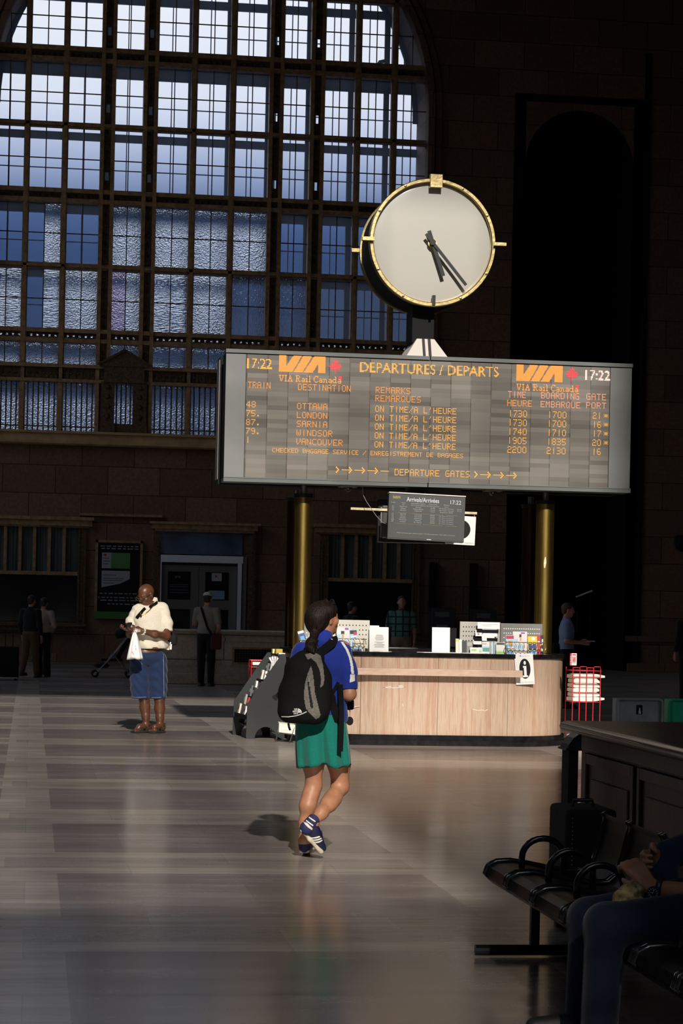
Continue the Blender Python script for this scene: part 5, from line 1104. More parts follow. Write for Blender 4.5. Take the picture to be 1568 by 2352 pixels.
        for ax_ in range(3):
            o1, o2 = [(1, 2), (2, 0), (0, 1)][ax_]; e = np.zeros(3, int); e[ax_] = 1
            A = I[tuple(slice(0, n[i] - (i == ax_)) for i in range(3))]; B = I[tuple(slice(int(i == ax_), n[i]) for i in range(3))]
            E = np.argwhere(A != B); E = E[(E[:, o1] > 0) & (E[:, o2] > 0) & (E[:, o1] < n[o1] - 1) & (E[:, o2] < n[o2] - 1)]
            u = np.zeros(3, int); u[o1] = 1; w = np.zeros(3, int); w[o2] = 1
            qd_ = np.stack([idx[tuple((E - u - w).T)], idx[tuple((E - w).T)], idx[tuple(E.T)], idx[tuple((E - u).T)]], 1)
            fl = ~A[tuple(E.T)]; qd_[fl] = qd_[fl][:, ::-1]; fs.append(qd_)
        return V, np.concatenate(fs)
    def build(s, name, m_, parent, grow=0.0, ripple=None, smooth_it=1):
        V, Q = s.mesh(grow, ripple); base = np.array(ORG.get(parent, Vector()))
        me = bpy.data.meshes.new(name); me.vertices.add(len(V)); me.loops.add(Q.size); me.polygons.add(len(Q))
        for _ in range(smooth_it):
            S = np.zeros_like(V); c = np.zeros(len(V))
            for i in range(4):
                for j in (Q[:, (i + 1) % 4], Q[:, i - 1]): np.add.at(S, Q[:, i], V[j]); np.add.at(c, Q[:, i], 1)
            V = V * .5 + .5 * S / np.maximum(c, 1)[:, None]
        me.vertices.foreach_set('co', (V - base).astype(np.float32).ravel()); me.loops.foreach_set('vertex_index', Q.astype(np.int32).ravel())
        me.polygons.foreach_set('loop_start', np.arange(0, Q.size, 4, dtype=np.int32)); me.polygons.foreach_set('use_smooth', np.ones(len(Q), bool))
        me.update(calc_edges=True); me.validate(); me.materials.append(m_)
        o = bpy.data.objects.new(name, me); COL.objects.link(o); o.parent = parent; ORG[o] = Vector(base); o['_bvh'] = 0
        s.bvh = BVHTree.FromPolygons([Vector(v) for v in V], [tuple(int(i) for i in f) for f in Q]); del o['_bvh']; return o
class Fig:
    """a person's own plane: picture point + depth offset (towards the hall's end) -> place"""
    def __init__(s, px, py):
        s.b = ground(px, py); n = Vector((s.b.x, s.b.y, 0)).normalized(); s.n = n; s.r = Vector((n.y, -n.x, 0))
    def __call__(s, px, py, w=0.0):
        d = ray(px, py); t = ((s.b - CAMP).dot(s.n) + w) / d.dot(s.n); return CAMP + d * t
    def off(s, p, x=0, w=0, z=0): return Vector(p) + s.r * x + s.n * w + Vector((0, 0, z))
    def rot(s, a=0.0, tilt=0.0, lean=0.0):
        """columns: local x right, y away, z up, turned by a about z, leaned"""
        M = Matrix((s.r, s.n, (0, 0, 1))).transposed() @ Matrix.Rotation(a, 3, 'Z') @ Matrix.Rotation(tilt, 3, 'X') @ Matrix.Rotation(lean, 3, 'Y'); return [list(r) for r in M]
def hand(v, wrist, d, palm_n, side, curl=.5, L=.18, sp=1.0, r=.0085):
    """palm with four unequal bent fingers and a thumb; d: along the hand, palm_n: out of the palm, side: towards the thumb"""
    d = Vector(d).normalized(); pn = Vector(palm_n); pn = (pn - d * pn.dot(d)).normalized(); t = d.cross(pn); t = t if t.dot(Vector(side)) > 0 else -t; w = Vector(wrist); pl = L * .50
    for i in range(4): v.cap(w + t * (.012 - i * .008), w + d * pl + t * (.030 - i * .02), .016, .0125, .012)
    for i, ln in enumerate((.40, .45, .42, .33)):
        b = w + d * pl + t * (.031 - i * .0205) * sp; a = curl; seg = L * ln / 3; p = b; dd = d.copy()
        for k in range(3):
            a_ = curl * (.6 + .5 * k); dd = (d * math.cos(a_ * (k + 1) * .55) + pn * math.sin(a_ * (k + 1) * .55)); q_ = p + dd * seg * (1.25 - .2 * k); v.cap(p, q_, r * (1.06 - .08 * k), r * (.98 - .1 * k), .006); p = q_
    p0 = w + t * .022 + d * .02; p1 = w + t * .052 + d * .055 + pn * .012; p2 = p1 + (d * .8 + pn * .45 * (.5 + curl) - t * .1).normalized() * .034; p3 = p2 + (d * .75 + pn * .6 * (.5 + curl) - t * .35).normalized() * .026
    v.cap(p0, p1, .016, .0125, .012).cap(p1, p2, .0115, .0105, .006).cap(p2, p3, .0105, .0085, .006)
def head(v, c, R, s=1.0, neck=None, chin=1.0):
    """skull, jaw, nose, brow, lips, ears round c; R columns: right, forward, up"""
    R = Matrix(R); rt, fw_, up = R.col[0], R.col[1], R.col[2]; c = Vector(c); P = lambda x, y, z: c + (rt * x + fw_ * y + up * z) * s; A = [list(r) for r in R]
    v.ell(P(0, -.012, .03), (.077 * s, .098 * s, .088 * s), A, .03).ell(P(0, .022, -.045), (.058 * s, .066 * s, .068 * s), A, .04)
    v.ell(P(0, .058, -.095 * chin), (.026 * s, .022 * s, .02 * s), A, .03).cap(P(0, .086, .01), P(0, .108, -.028), .009 * s, .0135 * s, .014).ell(P(.012, .098, -.032), (.009 * s,) * 3, A, .008).ell(P(-.012, .098, -.032), (.009 * s,) * 3, A, .008)
    v.cap(P(-.032, .078, .018), P(.032, .078, .018), .011 * s, None, .015).cap(P(-.019, .086, -.058), P(.019, .086, -.058), .0075 * s, None, .008).cap(P(-.016, .083, -.070), P(.016, .083, -.070), .008 * s, None, .008)
    for e in (-1, 1):
        v.ell(P(e * .030, .080, .0), (.013 * s, .009 * s, .009 * s), A, .008).ell(P(e * .046, .055, -.03), (.022 * s, .022 * s, .02 * s), A, .02)
        v.ell(P(e * .078, -.008, -.008), (.009 * s, .020 * s, .032 * s), A, .008).ell(P(e * .083, -.014, .0), (.006 * s, .014 * s, .022 * s), A, .006)
    return P
def decal(v, poly_px, F, w, name, m_, parent, lift=.003, n=40, thick=0):
    """a patch cut to a picture outline and laid on a surface"""
    xs_ = [p[0] for p in poly_px]; ys_ = [p[1] for p in poly_px]; mb = MB(); st = max(max(xs_) - min(xs_), max(ys_) - min(ys_)) / n; ids = {}
    def pt(i, j):
        if (i, j) not in ids:
            o = F(min(xs_) + i * st, min(ys_) + j * st, w); dr_ = (o - CAMP).normalized(); h = v.bvh.ray_cast(CAMP, dr_)
            ids[(i, j)] = None if h[0] is None else len(mb.v)
            if h[0] is not None: mb.v.append(tuple(h[0] - dr_ * lift))
        return ids[(i, j)]
    for i in range(int((max(xs_) - min(xs_)) / st) + 1):
        for j in range(int((max(ys_) - min(ys_)) / st) + 1):
            if inside((min(xs_) + (i + .5) * st, min(ys_) + (j + .5) * st), poly_px):
                f = [pt(i, j), pt(i + 1, j), pt(i + 1, j + 1), pt(i, j + 1)]
                if None not in f: mb.f.append(tuple(f)); mb.m.append(0)
    return mb.build(name, m_, parent, smooth=True, fix=False)
def on_surf(v, F, px, py, lift=.004):
    d = ray(px, py).normalized(); h = v.bvh.ray_cast(CAMP, d); return (h[0] - d * lift) if h[0] is not None else None
def strap(v, F, pts, name, m_, parent, width=.03, w=0, lift=.006, th=.004):
    """a flat band running over a surface through picture points"""
    P = []
    for k in range(len(pts) - 1):
        for i in range(6): t = i / 6; P.append((pts[k][0] * (1 - t) + pts[k + 1][0] * t, pts[k][1] * (1 - t) + pts[k + 1][1] * t))
    P.append(pts[-1]); L = [on_surf(v, F, *p, lift) or F(*p, w) for p in P]; mb = MB()
    for i in range(len(L)):
        t = (L[min(i + 1, len(L) - 1)] - L[max(i - 1, 0)]).normalized(); s_ = t.cross(F.n).normalized() * width / 2
        mb.v += [tuple(L[i] - s_), tuple(L[i] + s_), tuple(L[i] + s_ - F.n * th), tuple(L[i] - s_ - F.n * th)]
    for i in range(len(L) - 1):
        a = i * 4; b = a + 4
        for j in range(4): mb.f.append((a + j, a + (j + 1) % 4, b + (j + 1) % 4, b + j)); mb.m.append(0)
    return mb.build(name, m_, parent, smooth=False)
def skin(name, c): return mat(name, c, .5, spec=.4, noise=(30, .10, 3))
def cloth(name, c, b=.25, r=.85): return mat(name, c, r, spec=.2, noise=(220, .18, 2), bump=(24, b), sheen=.15)
# ---------------------------------------------------------------- the woman with the rucksack
F = Fig(698, 1966)
wm = thing('person', 'woman with a brown ponytail in a blue jacket and green shorts, walking towards the desk', 'person', F.b)
SKW = skin('skin_tan', (.36, .165, .09)); JB = cloth('jacket_blue', (.009, .024, .21), .35); GRN = cloth('shorts_green', (.003, .135, .105), .3); HAIR = mat('brown_hair', (.012, .0065, .005), .5, spec=.16, noise=((60, 60, 6), .6, 3), bump=((160, 160, 14), .6))
b = Vol(.0055, .035)
RH = F.rot(-.92, .16); PH = head(b, F(745, 1421, .0), RH, .90)
b.cap(F(744, 1440, -.005), F(740, 1478, -.02), .046, .056).cap(F(738, 1478), F(739, 1500), .06, .09)
b.ell(F(742, 1530), (.155, .10, .14), F.rot()).ell(F(740, 1600), (.135, .095, .16), F.rot()).ell(F(738, 1674), (.138, .105, .10), F.rot())
b.chain([F(786, 1490), F(797, 1540, -.03), F(802, 1594, -.05)], [.052, .045, .036]); wr = F(786, 1578, .17); b.chain([F(802, 1594, -.05), F(797, 1586, .06), wr], [.038, .037, .024])
hand(b, wr, F.n + F.r * -.5 + UP * .2, -UP, -F.r, .7, .165, r=.0075)
b.chain([F(692, 1495), F(676, 1545, -.01), F(672, 1592, .0)], [.052, .045, .036]); wl = F(706, 1580, .2); b.chain([F(672, 1592), F(686, 1586, .1), wl], [.038, .036, .024])
hand(b, wl, F.n + F.r * .6 + UP * .2, -UP, F.r, .7, .165, r=.0075)
b.chain([F(714, 1695), F(719, 1752, .01), F(720.5, 1803, .03)], [.076, .063, .0475]); b.chain([F(720, 1806, .03), F(713, 1826, .01), F(706.5, 1850, -.012), F(700, 1888, -.005), F(698.5, 1932, -.0)], [.046, .046, .0465, .032, .026]); b.cap(F(699, 1932), F(704, 1954, .12), .036, .028)
b.chain([F(764, 1695), F(778, 1752, .05), F(781, 1804, .08)], [.076, .067, .053]); b.chain([F(781, 1808, .075), F(764, 1834, -.01), F(755, 1846, -.06), F(738, 1867, -.14), F(720, 1888, -.2)], [.049, .048, .046, .036, .027]); b.cap(F(717, 1892, -.21), F(727, 1940, -.13), .034, .026)
b.build('body', SKW, wm)
j = Vol(.006, .04)
j.ell(F(742, 1528), (.172, .118, .15), F.rot()).ell(F(741, 1590), (.155, .112, .17), F.rot()).ell(F(742, 1640), (.155, .118, .13), F.rot()).cap(F(702, 1498), F(780, 1494), .052, None).cap(F(739, 1476, -.02), F(741, 1452, -.005), .075, .062, .02)
j.cut(F(746, 1655), -UP + F.r * -.62).sub(F(742, 1440, 0), (.056, .06, .05))
j.build('jacket', JB, wm, ripple=lambda P: .003 * np.sin(P[..., 2] * 45 + P[..., 0] * 25))
for nm, ch, rs, e0, e1 in (('right', [F(783, 1493), F(797, 1540, -.03), F(803, 1600, -.05)], [.062, .058, .054], F(799, 1583.5, -.045), F(797, 1540, -.03)), ('left', [F(693, 1497), F(676, 1545, -.01), F(672, 1600, .0)], [.06, .056, .052], F(672, 1586), F(676, 1545))):
    s = Vol(.005, .03).chain(ch, rs).cut(e0, (e0 - e1) + UP * -.02); s.build('sleeve', JB, wm, ripple=lambda P: .0018 * np.sin(P[..., 2] * 95 + P[..., 0] * 30))
    if nm == 'right': SLV = s
STR = mat('stripe_grey', (.62, .61, .58), .7)
decal(SLV, [(782, 1474), (788, 1474), (799, 1491), (807, 1510), (811, 1530), (813, 1548), (806.5, 1548), (805, 1530), (801.5, 1512), (794, 1493)], F, 0, 'sleeve_stripe', STR, wm, .003, 60)
decal(SLV, [(804, 1549), (815, 1549), (815, 1564), (803, 1568)], F, 0, 'sleeve_patch', STR, wm, .003, 24)
mb = MB(); mb.tube([F(751, 1466, -.075), F(757, 1469.5, -.07), F(762, 1469, -.055)], .006, 6); mb.build('collar_piping', STR, wm)
# shorts: pleated, wide
mb = MB(); NT_ = 96; rows_ = []
for t in [i / 16 for i in range(17)]:
    lx = 680 + 2 * t - 5 * math.sin(t * 2.2) + 4 * t; rx = 792 + 7 * math.sin(t * 1.6) + 6 * t; yy = 1640 + 118 * t
    ring_ = []
    for i in range(NT_):
        a = 2 * PI * i / NT_; cx_, hx = (lx + rx) / 2, (rx - lx) / 2; u = math.cos(a)
        hem = t ** 3 * (9 * max(0, -u - .3) - 5 * math.exp(-((u + .02) / .16) ** 2) + 4 * math.exp(-((u - .5) / .25) ** 2) - 4 * max(0, u - .75))
        pl = 1 + (.05 + .075 * t) * math.sin(9 * a + 1.3 * math.sin(2 * a)) * (.45 + .55 * t) + .022 * math.sin(26 * a) * (1 - t)
        notch = t * .05 * math.exp(-((u - .03) / .10) ** 2)
        c = F(cx_ + hx * u * (1 + .3 * (pl - 1)), yy + hem, 0); ring_.append(c + F.n * (math.sin(a) * (.128 + .012 * t) * pl + (notch if math.sin(a) < 0 else -notch)))
    rows_.append(ring_)
inner = [[p + (sum(r_, Vector()) / NT_ - p) * .045 + UP * (.004 if k == 0 else 0) for p in r_] for k, r_ in enumerate(reversed(rows_))]
allr = rows_ + inner; vs = [p for r_ in allr for p in r_]
mb.add(vs, [(k * NT_ + i, k * NT_ + (i + 1) % NT_, (k + 1) * NT_ + (i + 1) % NT_, (k + 1) * NT_ + i) for k in range(len(allr) - 1) for i in range(NT_)])
mb.build('shorts', GRN, wm, smooth=True)
h = Vol(.0045, .03); C0 = F(741, 1417); A_ = [list(r) for r in Matrix(RH)]
h.ell(PH(0, -.026, .030), (.086, .104, .084), A_).ell(PH(0, -.080, -.015), (.074, .062, .074), A_).ell(PH(0, .006, .055), (.076, .084, .056), A_)
h.cut(PH(0, .064, .045), Matrix(RH) @ Vector((0, .93, -.62)).normalized()); h.sub(PH(.086, .04, -.06), (.05, .06, .075), A_).sub(PH(-.086, .04, -.06), (.05, .06, .075), A_)
h.cap(F(722, 1450, -.07), F(721, 1458, -.08), .026, .026).chain([F(721, 1460, -.10), F(715, 1475, -.15), F(714, 1490, -.19), F(720, 1499, -.21)], [.024, .027, .025, .012], .02).cap(F(708, 1476, -.14), F(702, 1497, -.18), .018, .009, .015).cap(F(722, 1478, -.14), F(731, 1490, -.16), .016, .008, .015)
h.build('hair', HAIR, wm)
mb = MB(); g = lambda x, y, z: PH(x, y, z)
for e in (-1, 1): mb.add([g(e * (.035 + .028 * math.cos(t)), .055 + .0 * e, .108 + .022 * math.sin(t)) for t in [2 * PI * i / 14 for i in range(14)]] + [g(e * (.035 + .028 * math.cos(t)), .049, .106 + .022 * math.sin(t)) for t in [2 * PI * i / 14 for i in range(14)]], [tuple(range(14)), tuple(range(27, 13, -1))] + [(i, 14 + i, 14 + (i + 1) % 14, (i + 1) % 14) for i in range(14)]); mb.bar(g(e * .062, .052, .108), g(e * .082, -.05, .06), .006, .012)
mb.bar(g(-.01, .054, .112), g(.01, .054, .112), .006, .006)
mb.build('sunglasses', M_BLACK, wm); MB().lathe([(.007, 0), (0, .004)], PH(.074, .045, .098), 8).build('sunglasses_hinge', M_STEEL, wm)
# shoes and socks
NAVY = mat('shoe_navy', (.010, .009, .042), .5, spec=.4, bump=(60, .2)); SOLE = mat('shoe_sole', (.50, .44, .34), .7, noise=(40, .15, 3)); SWH = mat('stripe_white', (.72, .70, .60), .6)
def frame(t, up):
    t = Vector(t).normalized(); u = Vector(up); u = (u - t * u.dot(t)).normalized(); return t, u, t.cross(u)
def shoe(heel, t, up, L, stripes=True, side=1, bend=0.0):
    t, u, l = frame(t, up); side = -1 if l.dot(F.n) > 0 else 1; A = [list(r) for r in Matrix((t, l, u)).transposed()]; P = lambda a, b_, c: heel + t * a + l * b_ + u * c
    s = Vol(.0035, .02); s.box(P(L * .24, 0, .012), (L * .24, .032, .012), A, .011).box(P(L * .66, .0, .012), (L * .30, .040, .012), A, .011).ell(P(L * .86, 0, .013), (.045, .038, .013), A); o = s.build('sole', SOLE, wm)
    v = Vol(.0035, .025); v.ell(P(L * .17, 0, .045), (.043, .031, .048), A).ell(P(L * .45, 0, .045), (.075, .034, .036), A).ell(P(L * .76, 0, .032), (.062, .036, .026), A).cap(P(L * .34, 0, .075), P(L * .52, 0, .058), .024, .022); v.cut(P(0, 0, .017), -u)
    o = v.build('shoe', NAVY, wm)
    if stripes:
        for k in range(3):
            mb = MB(); a0 = L * (.30 + .085 * k)
            for q in range(7):
                z = .02 + q * .0085
                for da in (0, .0115):
                    h_ = v.bvh.ray_cast(P(a0 + da + z * .55, side * .1, z), -l * side); p_ = h_[0] if h_[0] is not None else P(a0 + da, side * .034, z); mb.v.append(tuple(p_ + l * side * .0025))
            mb.f = [(2 * q, 2 * q + 1, 2 * q + 3, 2 * q + 2) for q in range(6)]; mb.m = [0] * 6; mb.build('shoe_stripe', SWH, wm, fix=False)
        mb = MB()
        for k in range(4): mb.tube([P(L * (.50 + .06 * k), s_ * .02, .066 - .009 * k - abs(s_) * .006) for s_ in (-1, -.4, .4, 1)], .003, 6)
        mb.tube([P(L * .46, .0, .085), P(L * .42, .02 * side, .098), P(L * .5, .03 * side, .09)], .004, 6); mb.build('lace', NAVY, wm)
    return P
P = shoe(F(686, 1903, -.235), F(735, 1957, -.14) - F(686, 1903, -.235), F.r * .74 + UP * .55 - F.n * .12, .225, True, 1)
PL = shoe(F(698, 1960, -.02), F.n * .95 + F.r * .12, UP, .235, False)
sk = Vol(.003, .01).chain([F(704, 1902, -.235), F(722, 1880.5, -.2)], [.043, .038]).cut(F(721, 1881.5, -.2), F(737, 1868, -.14) - F(719, 1889, -.21)); sk.build('sock', mat('sock_navy', (.014, .014, .07), .8), wm)
for k, (p_, q_) in enumerate((((709, 1876.5), (724, 1887)), ((702.5, 1884), (719, 1896.5)))): strap(sk, F, [p_, ((p_[0] + q_[0]) / 2 + .3, (p_[1] + q_[1]) / 2 + .6), q_], 'sock_band', SWH, wm, .007, -.24, .003, .002)
decal(sk, [(696, 1887), (704, 1889.5), (712, 1897), (718, 1903), (716.5, 1907), (708, 1901), (700, 1893)], F, 0, 'sock_lining', mat('lining_pale', (.62, .52, .45), .7), wm, .004, 24)
Vol(.004, .01).cap(F(699, 1930), F(699, 1946), .038, .036).cut(F(699, 1926), UP).build('sock', MATS['sock_navy'], wm)

# rucksack: carried, so a thing of its own
PKB = mat('pack_black', (.0055, .005, .005), .85, spec=.15, bump=(160, .4)); PKG = mat('pack_grey', (.13, .115, .10), .8, noise=(60, .2, 3), bump=(120, .5))
rk = thing('backpack', 'black and grey rucksack with dangling straps on the back of the woman in blue', 'backpack', F(695, 1660, -.2))
k_ = Vol(.005, .06); k_.box(F(695, 1615, -.215), (.150, .088, .125), F.rot(0, 0, .06), .075).box(F(699, 1560, -.205), (.128, .078, .135), F.rot(0, 0, .08), .075).ell(F(712, 1508, -.15), (.085, .05, .045), F.rot()).box(F(727, 1590, -.2), (.085, .085, .14), F.rot(0, 0, .05), .06)
k_.build('pack', PKB, rk)
decal(k_, [(700, 1503), (722, 1498), (736, 1506), (742, 1530), (745, 1560), (742, 1574), (735, 1580), (737, 1560), (734, 1540), (726, 1522), (714, 1512), (706, 1515)], F, 0, 'grey_flap', PKG, rk, .004, 70)
decal(k_, [(714, 1530), (717, 1540), (720, 1560), (723, 1590), (730, 1618), (736, 1642), (733, 1648), (725, 1652), (717, 1645), (703, 1629), (699, 1612), (698, 1592), (700, 1570), (706, 1548)], F, 0, 'grey_panel', PKG, rk, .004, 80)
decal(k_, [(706, 1566), (710, 1566), (713, 1590), (719.5, 1624), (717, 1627), (713, 1624), (709, 1595)], F, 0, 'pocket_slit', M_BLACKM, rk, .007, 50)
mb = MB(); p_ = on_surf(k_, F, 709.5, 1561, .012); mb.box(p_.x - .006, p_.x + .006, p_.y - .004, p_.y + .004, p_.z - .014, p_.z + .012); p_ = on_surf(k_, F, 711.5, 1571, .012); mb.box(p_.x - .005, p_.x + .005, p_.y - .004, p_.y + .004, p_.z - .016, p_.z + .01); mb.build('zip_pull', M_STEEL, rk)
strap(k_, F, [(646, 1646), (662, 1646.5), (680, 1644), (695, 1639), (704, 1634.5)], 'piping', mat('piping_pale', (.42, .42, .36), .6), rk, .006, -.27, .004, .002)
M_LOGO = mat('logo_white', (.62, .61, .58), .6)
def pack_text(s_, x0, x1, yb, yt, r0):
    vs, fs = text_mesh(s_, 1.0, bold=.03); ax, bx = min(v[0] for v in vs), max(v[0] for v in vs); bz = max(v[1] for v in vs); mb = MB()
    for v in vs: q_ = on_surf(k_, F, x0 + (v[0] - ax) / (bx - ax) * (x1 - x0), yb + v[1] / bz * (yt - yb) - r0 * (v[0] - ax) / (bx - ax), .005); mb.v.append(tuple(q_ if q_ is not None else F(x0, yb, -.28)))
    mb.f = fs; mb.m = [0] * len(fs); mb.build('emblem_lettering', M_LOGO, rk, fix=False)
pack_text('THE', 675, 682, 1631.4, 1627.6, .8); pack_text('NORTH', 672, 682.5, 1636, 1632.2, 1); pack_text('FACE', 674.5, 684, 1640.8, 1637, 1)
def arcp(r0, r1): return [(683.5 + r1 * math.sin(a) * .95, 1637.2 - r1 * math.cos(a)) for a in [PI / 2 * i / 8 for i in range(9)]] + [(683.5 + r0 * math.sin(a) * .95, 1637.2 - r0 * math.cos(a)) for a in [PI / 2 * i / 8 for i in range(8, -1, -1)]]
for r0, r1 in ((.5, 3.4), (4.1, 6.6), (7.3, 9.8)): decal(k_, arcp(r0, r1), F, 0, 'emblem_arc', M_LOGO, rk, .005, 26)
WEB = mat('webbing', (.005, .005, .006), .9, spec=.1, bump=(200, .4))
strap(j, F, [(732, 1502), (741, 1494), (752, 1485), (762, 1477), (766, 1470), (764, 1462)], 'shoulder_strap', WEB, rk, .052, -.11, .012, .012)
strap(j, F, [(706, 1500), (711, 1488), (718, 1476), (724, 1466)], 'shoulder_strap', WEB, rk, .05, -.11, .012, .012)
strap(j, F, [(748, 1584), (758, 1590), (766, 1600), (770, 1622)], 'side_strap', WEB, rk, .02, -.1, .012); strap(j, F, [(777, 1567), (770, 1580), (762, 1592), (757, 1598)], 'side_strap', WEB, rk, .02, -.1, .012)
strap(j, F, [(748, 1586), (759, 1606), (768, 1626), (775, 1650), (779, 1672)], 'hip_belt', WEB, rk, .045, -.12, .016, .008)
mb = MB(); pl_ = [F(781, 1572, -.13), F(783, 1600, -.135), F(784, 1640, -.15), F(783.5, 1680, -.165), F(781.5, 1726, -.17)]
for i, p_ in enumerate(pl_): mb.v += [tuple(p_ - F.r * .0155), tuple(p_ + F.r * .0155), tuple(p_ + F.r * .0155 - F.n * .004), tuple(p_ - F.r * .0155 - F.n * .004)]
mb.f = [(a + i, a + (i + 1) % 4, a + 4 + (i + 1) % 4, a + 4 + i) for a in (0, 4, 8, 12) for i in range(4)] + [(16, 17, 18, 19)]; mb.m = [0] * len(mb.f); mb.build('dangling_strap', WEB, rk)
mb = MB(); mb.bar(F(641, 1594, -.2), F(634, 1602, -.22), .03, .006, F.n).bar(F(634, 1600, -.22), F(629, 1606, -.22), .036, .016, F.n); mb.build('side_buckle', M_BLACK, rk)
mb = MB(); mb.tube([F(662, 1661, -.25), F(663.5, 1670, -.255), F(666, 1677, -.25)], .007, 6); mb.build('bottom_strap', WEB, rk)
mb = MB()
for y in range(6): p_ = F(640.5 + (5 - y) * .6, 1570 + y * 4.2, -.16); mb.tube([p_, p_ + F.r * -.006 - UP * .004, p_ - UP * .009], .003, 6)
mb.build('side_cord', M_STEEL, rk)
ca = thing('camera', 'black camera with a hanging lens cap held in front of the woman in blue', 'camera', F(797, 1620, .1))
v = Vol(.004, .015).box(F(796, 1618, .12), (.045, .03, .032), F.rot(), .012).cap(F(800, 1619, .14), F(800, 1619, .22), .03, .028); v.build('camera_body', M_BLACKM, ca)
mb = MB(); c = F(803, 1656, .06); N_ = 24
R0 = F.rot(.5); cv = [c + F.r * (.022 * math.cos(2 * PI * i / N_)) + UP * (.027 * math.sin(2 * PI * i / N_)) for i in range(N_)]; mb.add([p_ - F.n * .005 for p_ in cv] + [p_ + F.n * .005 for p_ in cv], [tuple(range(N_)), tuple(range(2 * N_ - 1, N_ - 1, -1))] + [(i, N_ + i, N_ + (i + 1) % N_, (i + 1) % N_) for i in range(N_)]); mb.build('lens_cap', M_BLACKM, ca)
MB().tube([F(801, 1624, .1), F(803.5, 1634, .08), F(803.5, 1647, .06)], .0025, 6).build('cap_cord', mat('cord_tan', (.3, .25, .18), .7), ca)
# ---------------------------------------------------------------- the man with the phone
F = Fig(345, 1683)
ma = thing('person', 'bald man in a cream shirt and denim shorts looking down at a phone', 'person', F.b)
SKD = mat('skin_brown', (.115, .045, .022), .38, spec=.5, noise=(30, .12, 3)); SHC = cloth('shirt_cream', (.74, .67, .55), .35); DEN = cloth('denim', (.013, .027, .078), .3); SAND = mat('sandal', (.022, .024, .018), .7, bump=(80, .4))
b = Vol(.0055, .035)
RM = F.rot(2.28, -.42); PM = head(b, F(335.5, 1366.5, 0), RM, 1.06, chin=1.0)
b.cap(F(340, 1378, .03), F(348, 1398, .04), .062, .072).ell(F(345, 1420), (.20, .125, .14), F.rot(.5)).ell(F(345, 1455, -.01), (.19, .145, .18), F.rot(.5)).ell(F(341, 1500), (.185, .14, .14), F.rot(.5))
eL, wL = F(382, 1461, -.08), F(328, 1449.5, -.29); b.chain([F(372, 1400, .03), F(381, 1432, .0), eL], [.07, .058, .047]); b.chain([eL, F(356, 1457, -.22), wL], [.046, .044, .030])
eR, wR = F(299, 1456, -.08), F(300.5, 1447, -.30); b.chain([F(317, 1402, .0), F(303, 1432, -.02), eR], [.07, .056, .046]); b.chain([eR, F(299, 1452, -.19), wR], [.045, .04, .029])
hand(b, wL, F.r * -1 + UP * .04 - F.n * .15, -UP * .35 + F.n * 1.0, UP + F.r * -.1, .75, .19, r=.0095)
hand(b, wR, F.r * -.72 + UP * .08 - F.n * .55, UP * .75 + F.r * .3, -F.n - F.r * .4, .62, .19, r=.0095)
b.chain([F(325, 1530, .02), F(327, 1580, .0), F(331, 1604, .0)], [.10, .08, .060]); b.chain([F(331.5, 1606), F(332.5, 1625, .015), F(334.5, 1645), F(335.5, 1663)], [.056, .058, .044, .036])
b.chain([F(360, 1530, .02), F(364, 1580, .01), F(366, 1604)], [.10, .08, .060]); b.chain([F(366, 1606), F(366.5, 1627, .015), F(367, 1648), F(367.5, 1665)], [.056, .058, .044, .036])
for ax_, ay_, tx, ty_ in ((336, 1665, 309, 1677.5), (368, 1668, 350, 1682)):
    a, t = F(ax_, ay_), F(tx, ty_, -.10); a.z = .075; t.z = .035; d = (t - a); d.z = 0; d.normalize(); l = d.cross(UP)
    b.cap(a - d * .03, a + d * .10, .038, .034).cap(a - d * .035 - UP * .02, a - d * .02 - UP * .02, .034, .032); b.cap(a + d * .08 - UP * .018, t - d * .03 + UP * .0, .032, .03)
    for k in range(5): r_ = (.016, .0125, .012, .0115, .0105)[k]; o_ = l * ((k - 1.9) * .019 * (1 if ax_ < 350 else -1)); b.cap(t - d * .045 + o_, t + d * (.012 - .006 * k) + o_ - UP * .006, r_ * 1.05, r_, .006)
b.build('body', SKD, ma)
s = Vol(.006, .05); s.ell(F(345, 1422), (.22, .14, .155), F.rot(.5)).ell(F(346, 1455, -.01), (.212, .165, .19), F.rot(.5)).ell(F(347, 1482, -.01), (.208, .168, .12), F.rot(.5)).cap(F(320, 1402, .0), F(371, 1399, .03), .082, .085).cap(F(345, 1396, .03), F(344, 1388, .025), .09, .078)
s.cut(F(350, 1489.5), -UP + F.r * .03).sub(F(338, 1378, -.03), (.085, .10, .075), F.rot(.5))
SHT = s; s.build('shirt', SHC, ma, ripple=lambda P: .004 * np.sin(P[..., 2] * 34 + P[..., 0] * 46 + P[..., 1] * 30) * np.clip((1.35 - P[..., 2]) * 4, 0, 1.3))
for ch, rs, e0, e1 in (([F(371, 1402, .03), F(379, 1432, .0), F(381, 1466, -.02)], [.088, .086, .082], F(376, 1452, -.02), F(378, 1425, .0)), ([F(318, 1404, .0), F(304, 1430, -.02), F(298, 1452, -.05)], [.086, .078, .068], F(301, 1436, -.03), F(309, 1415, -.01))):
    Vol(.005, .03).chain(ch, rs).cut(e0, (e0 - e1) + F.r * (.03 if ch[0].x > F.b.x else -.0)).build('shirt_sleeve', SHC, ma, ripple=lambda P: .003 * np.sin(P[..., 2] * 60 + P[..., 0] * 50))
mb = MB()
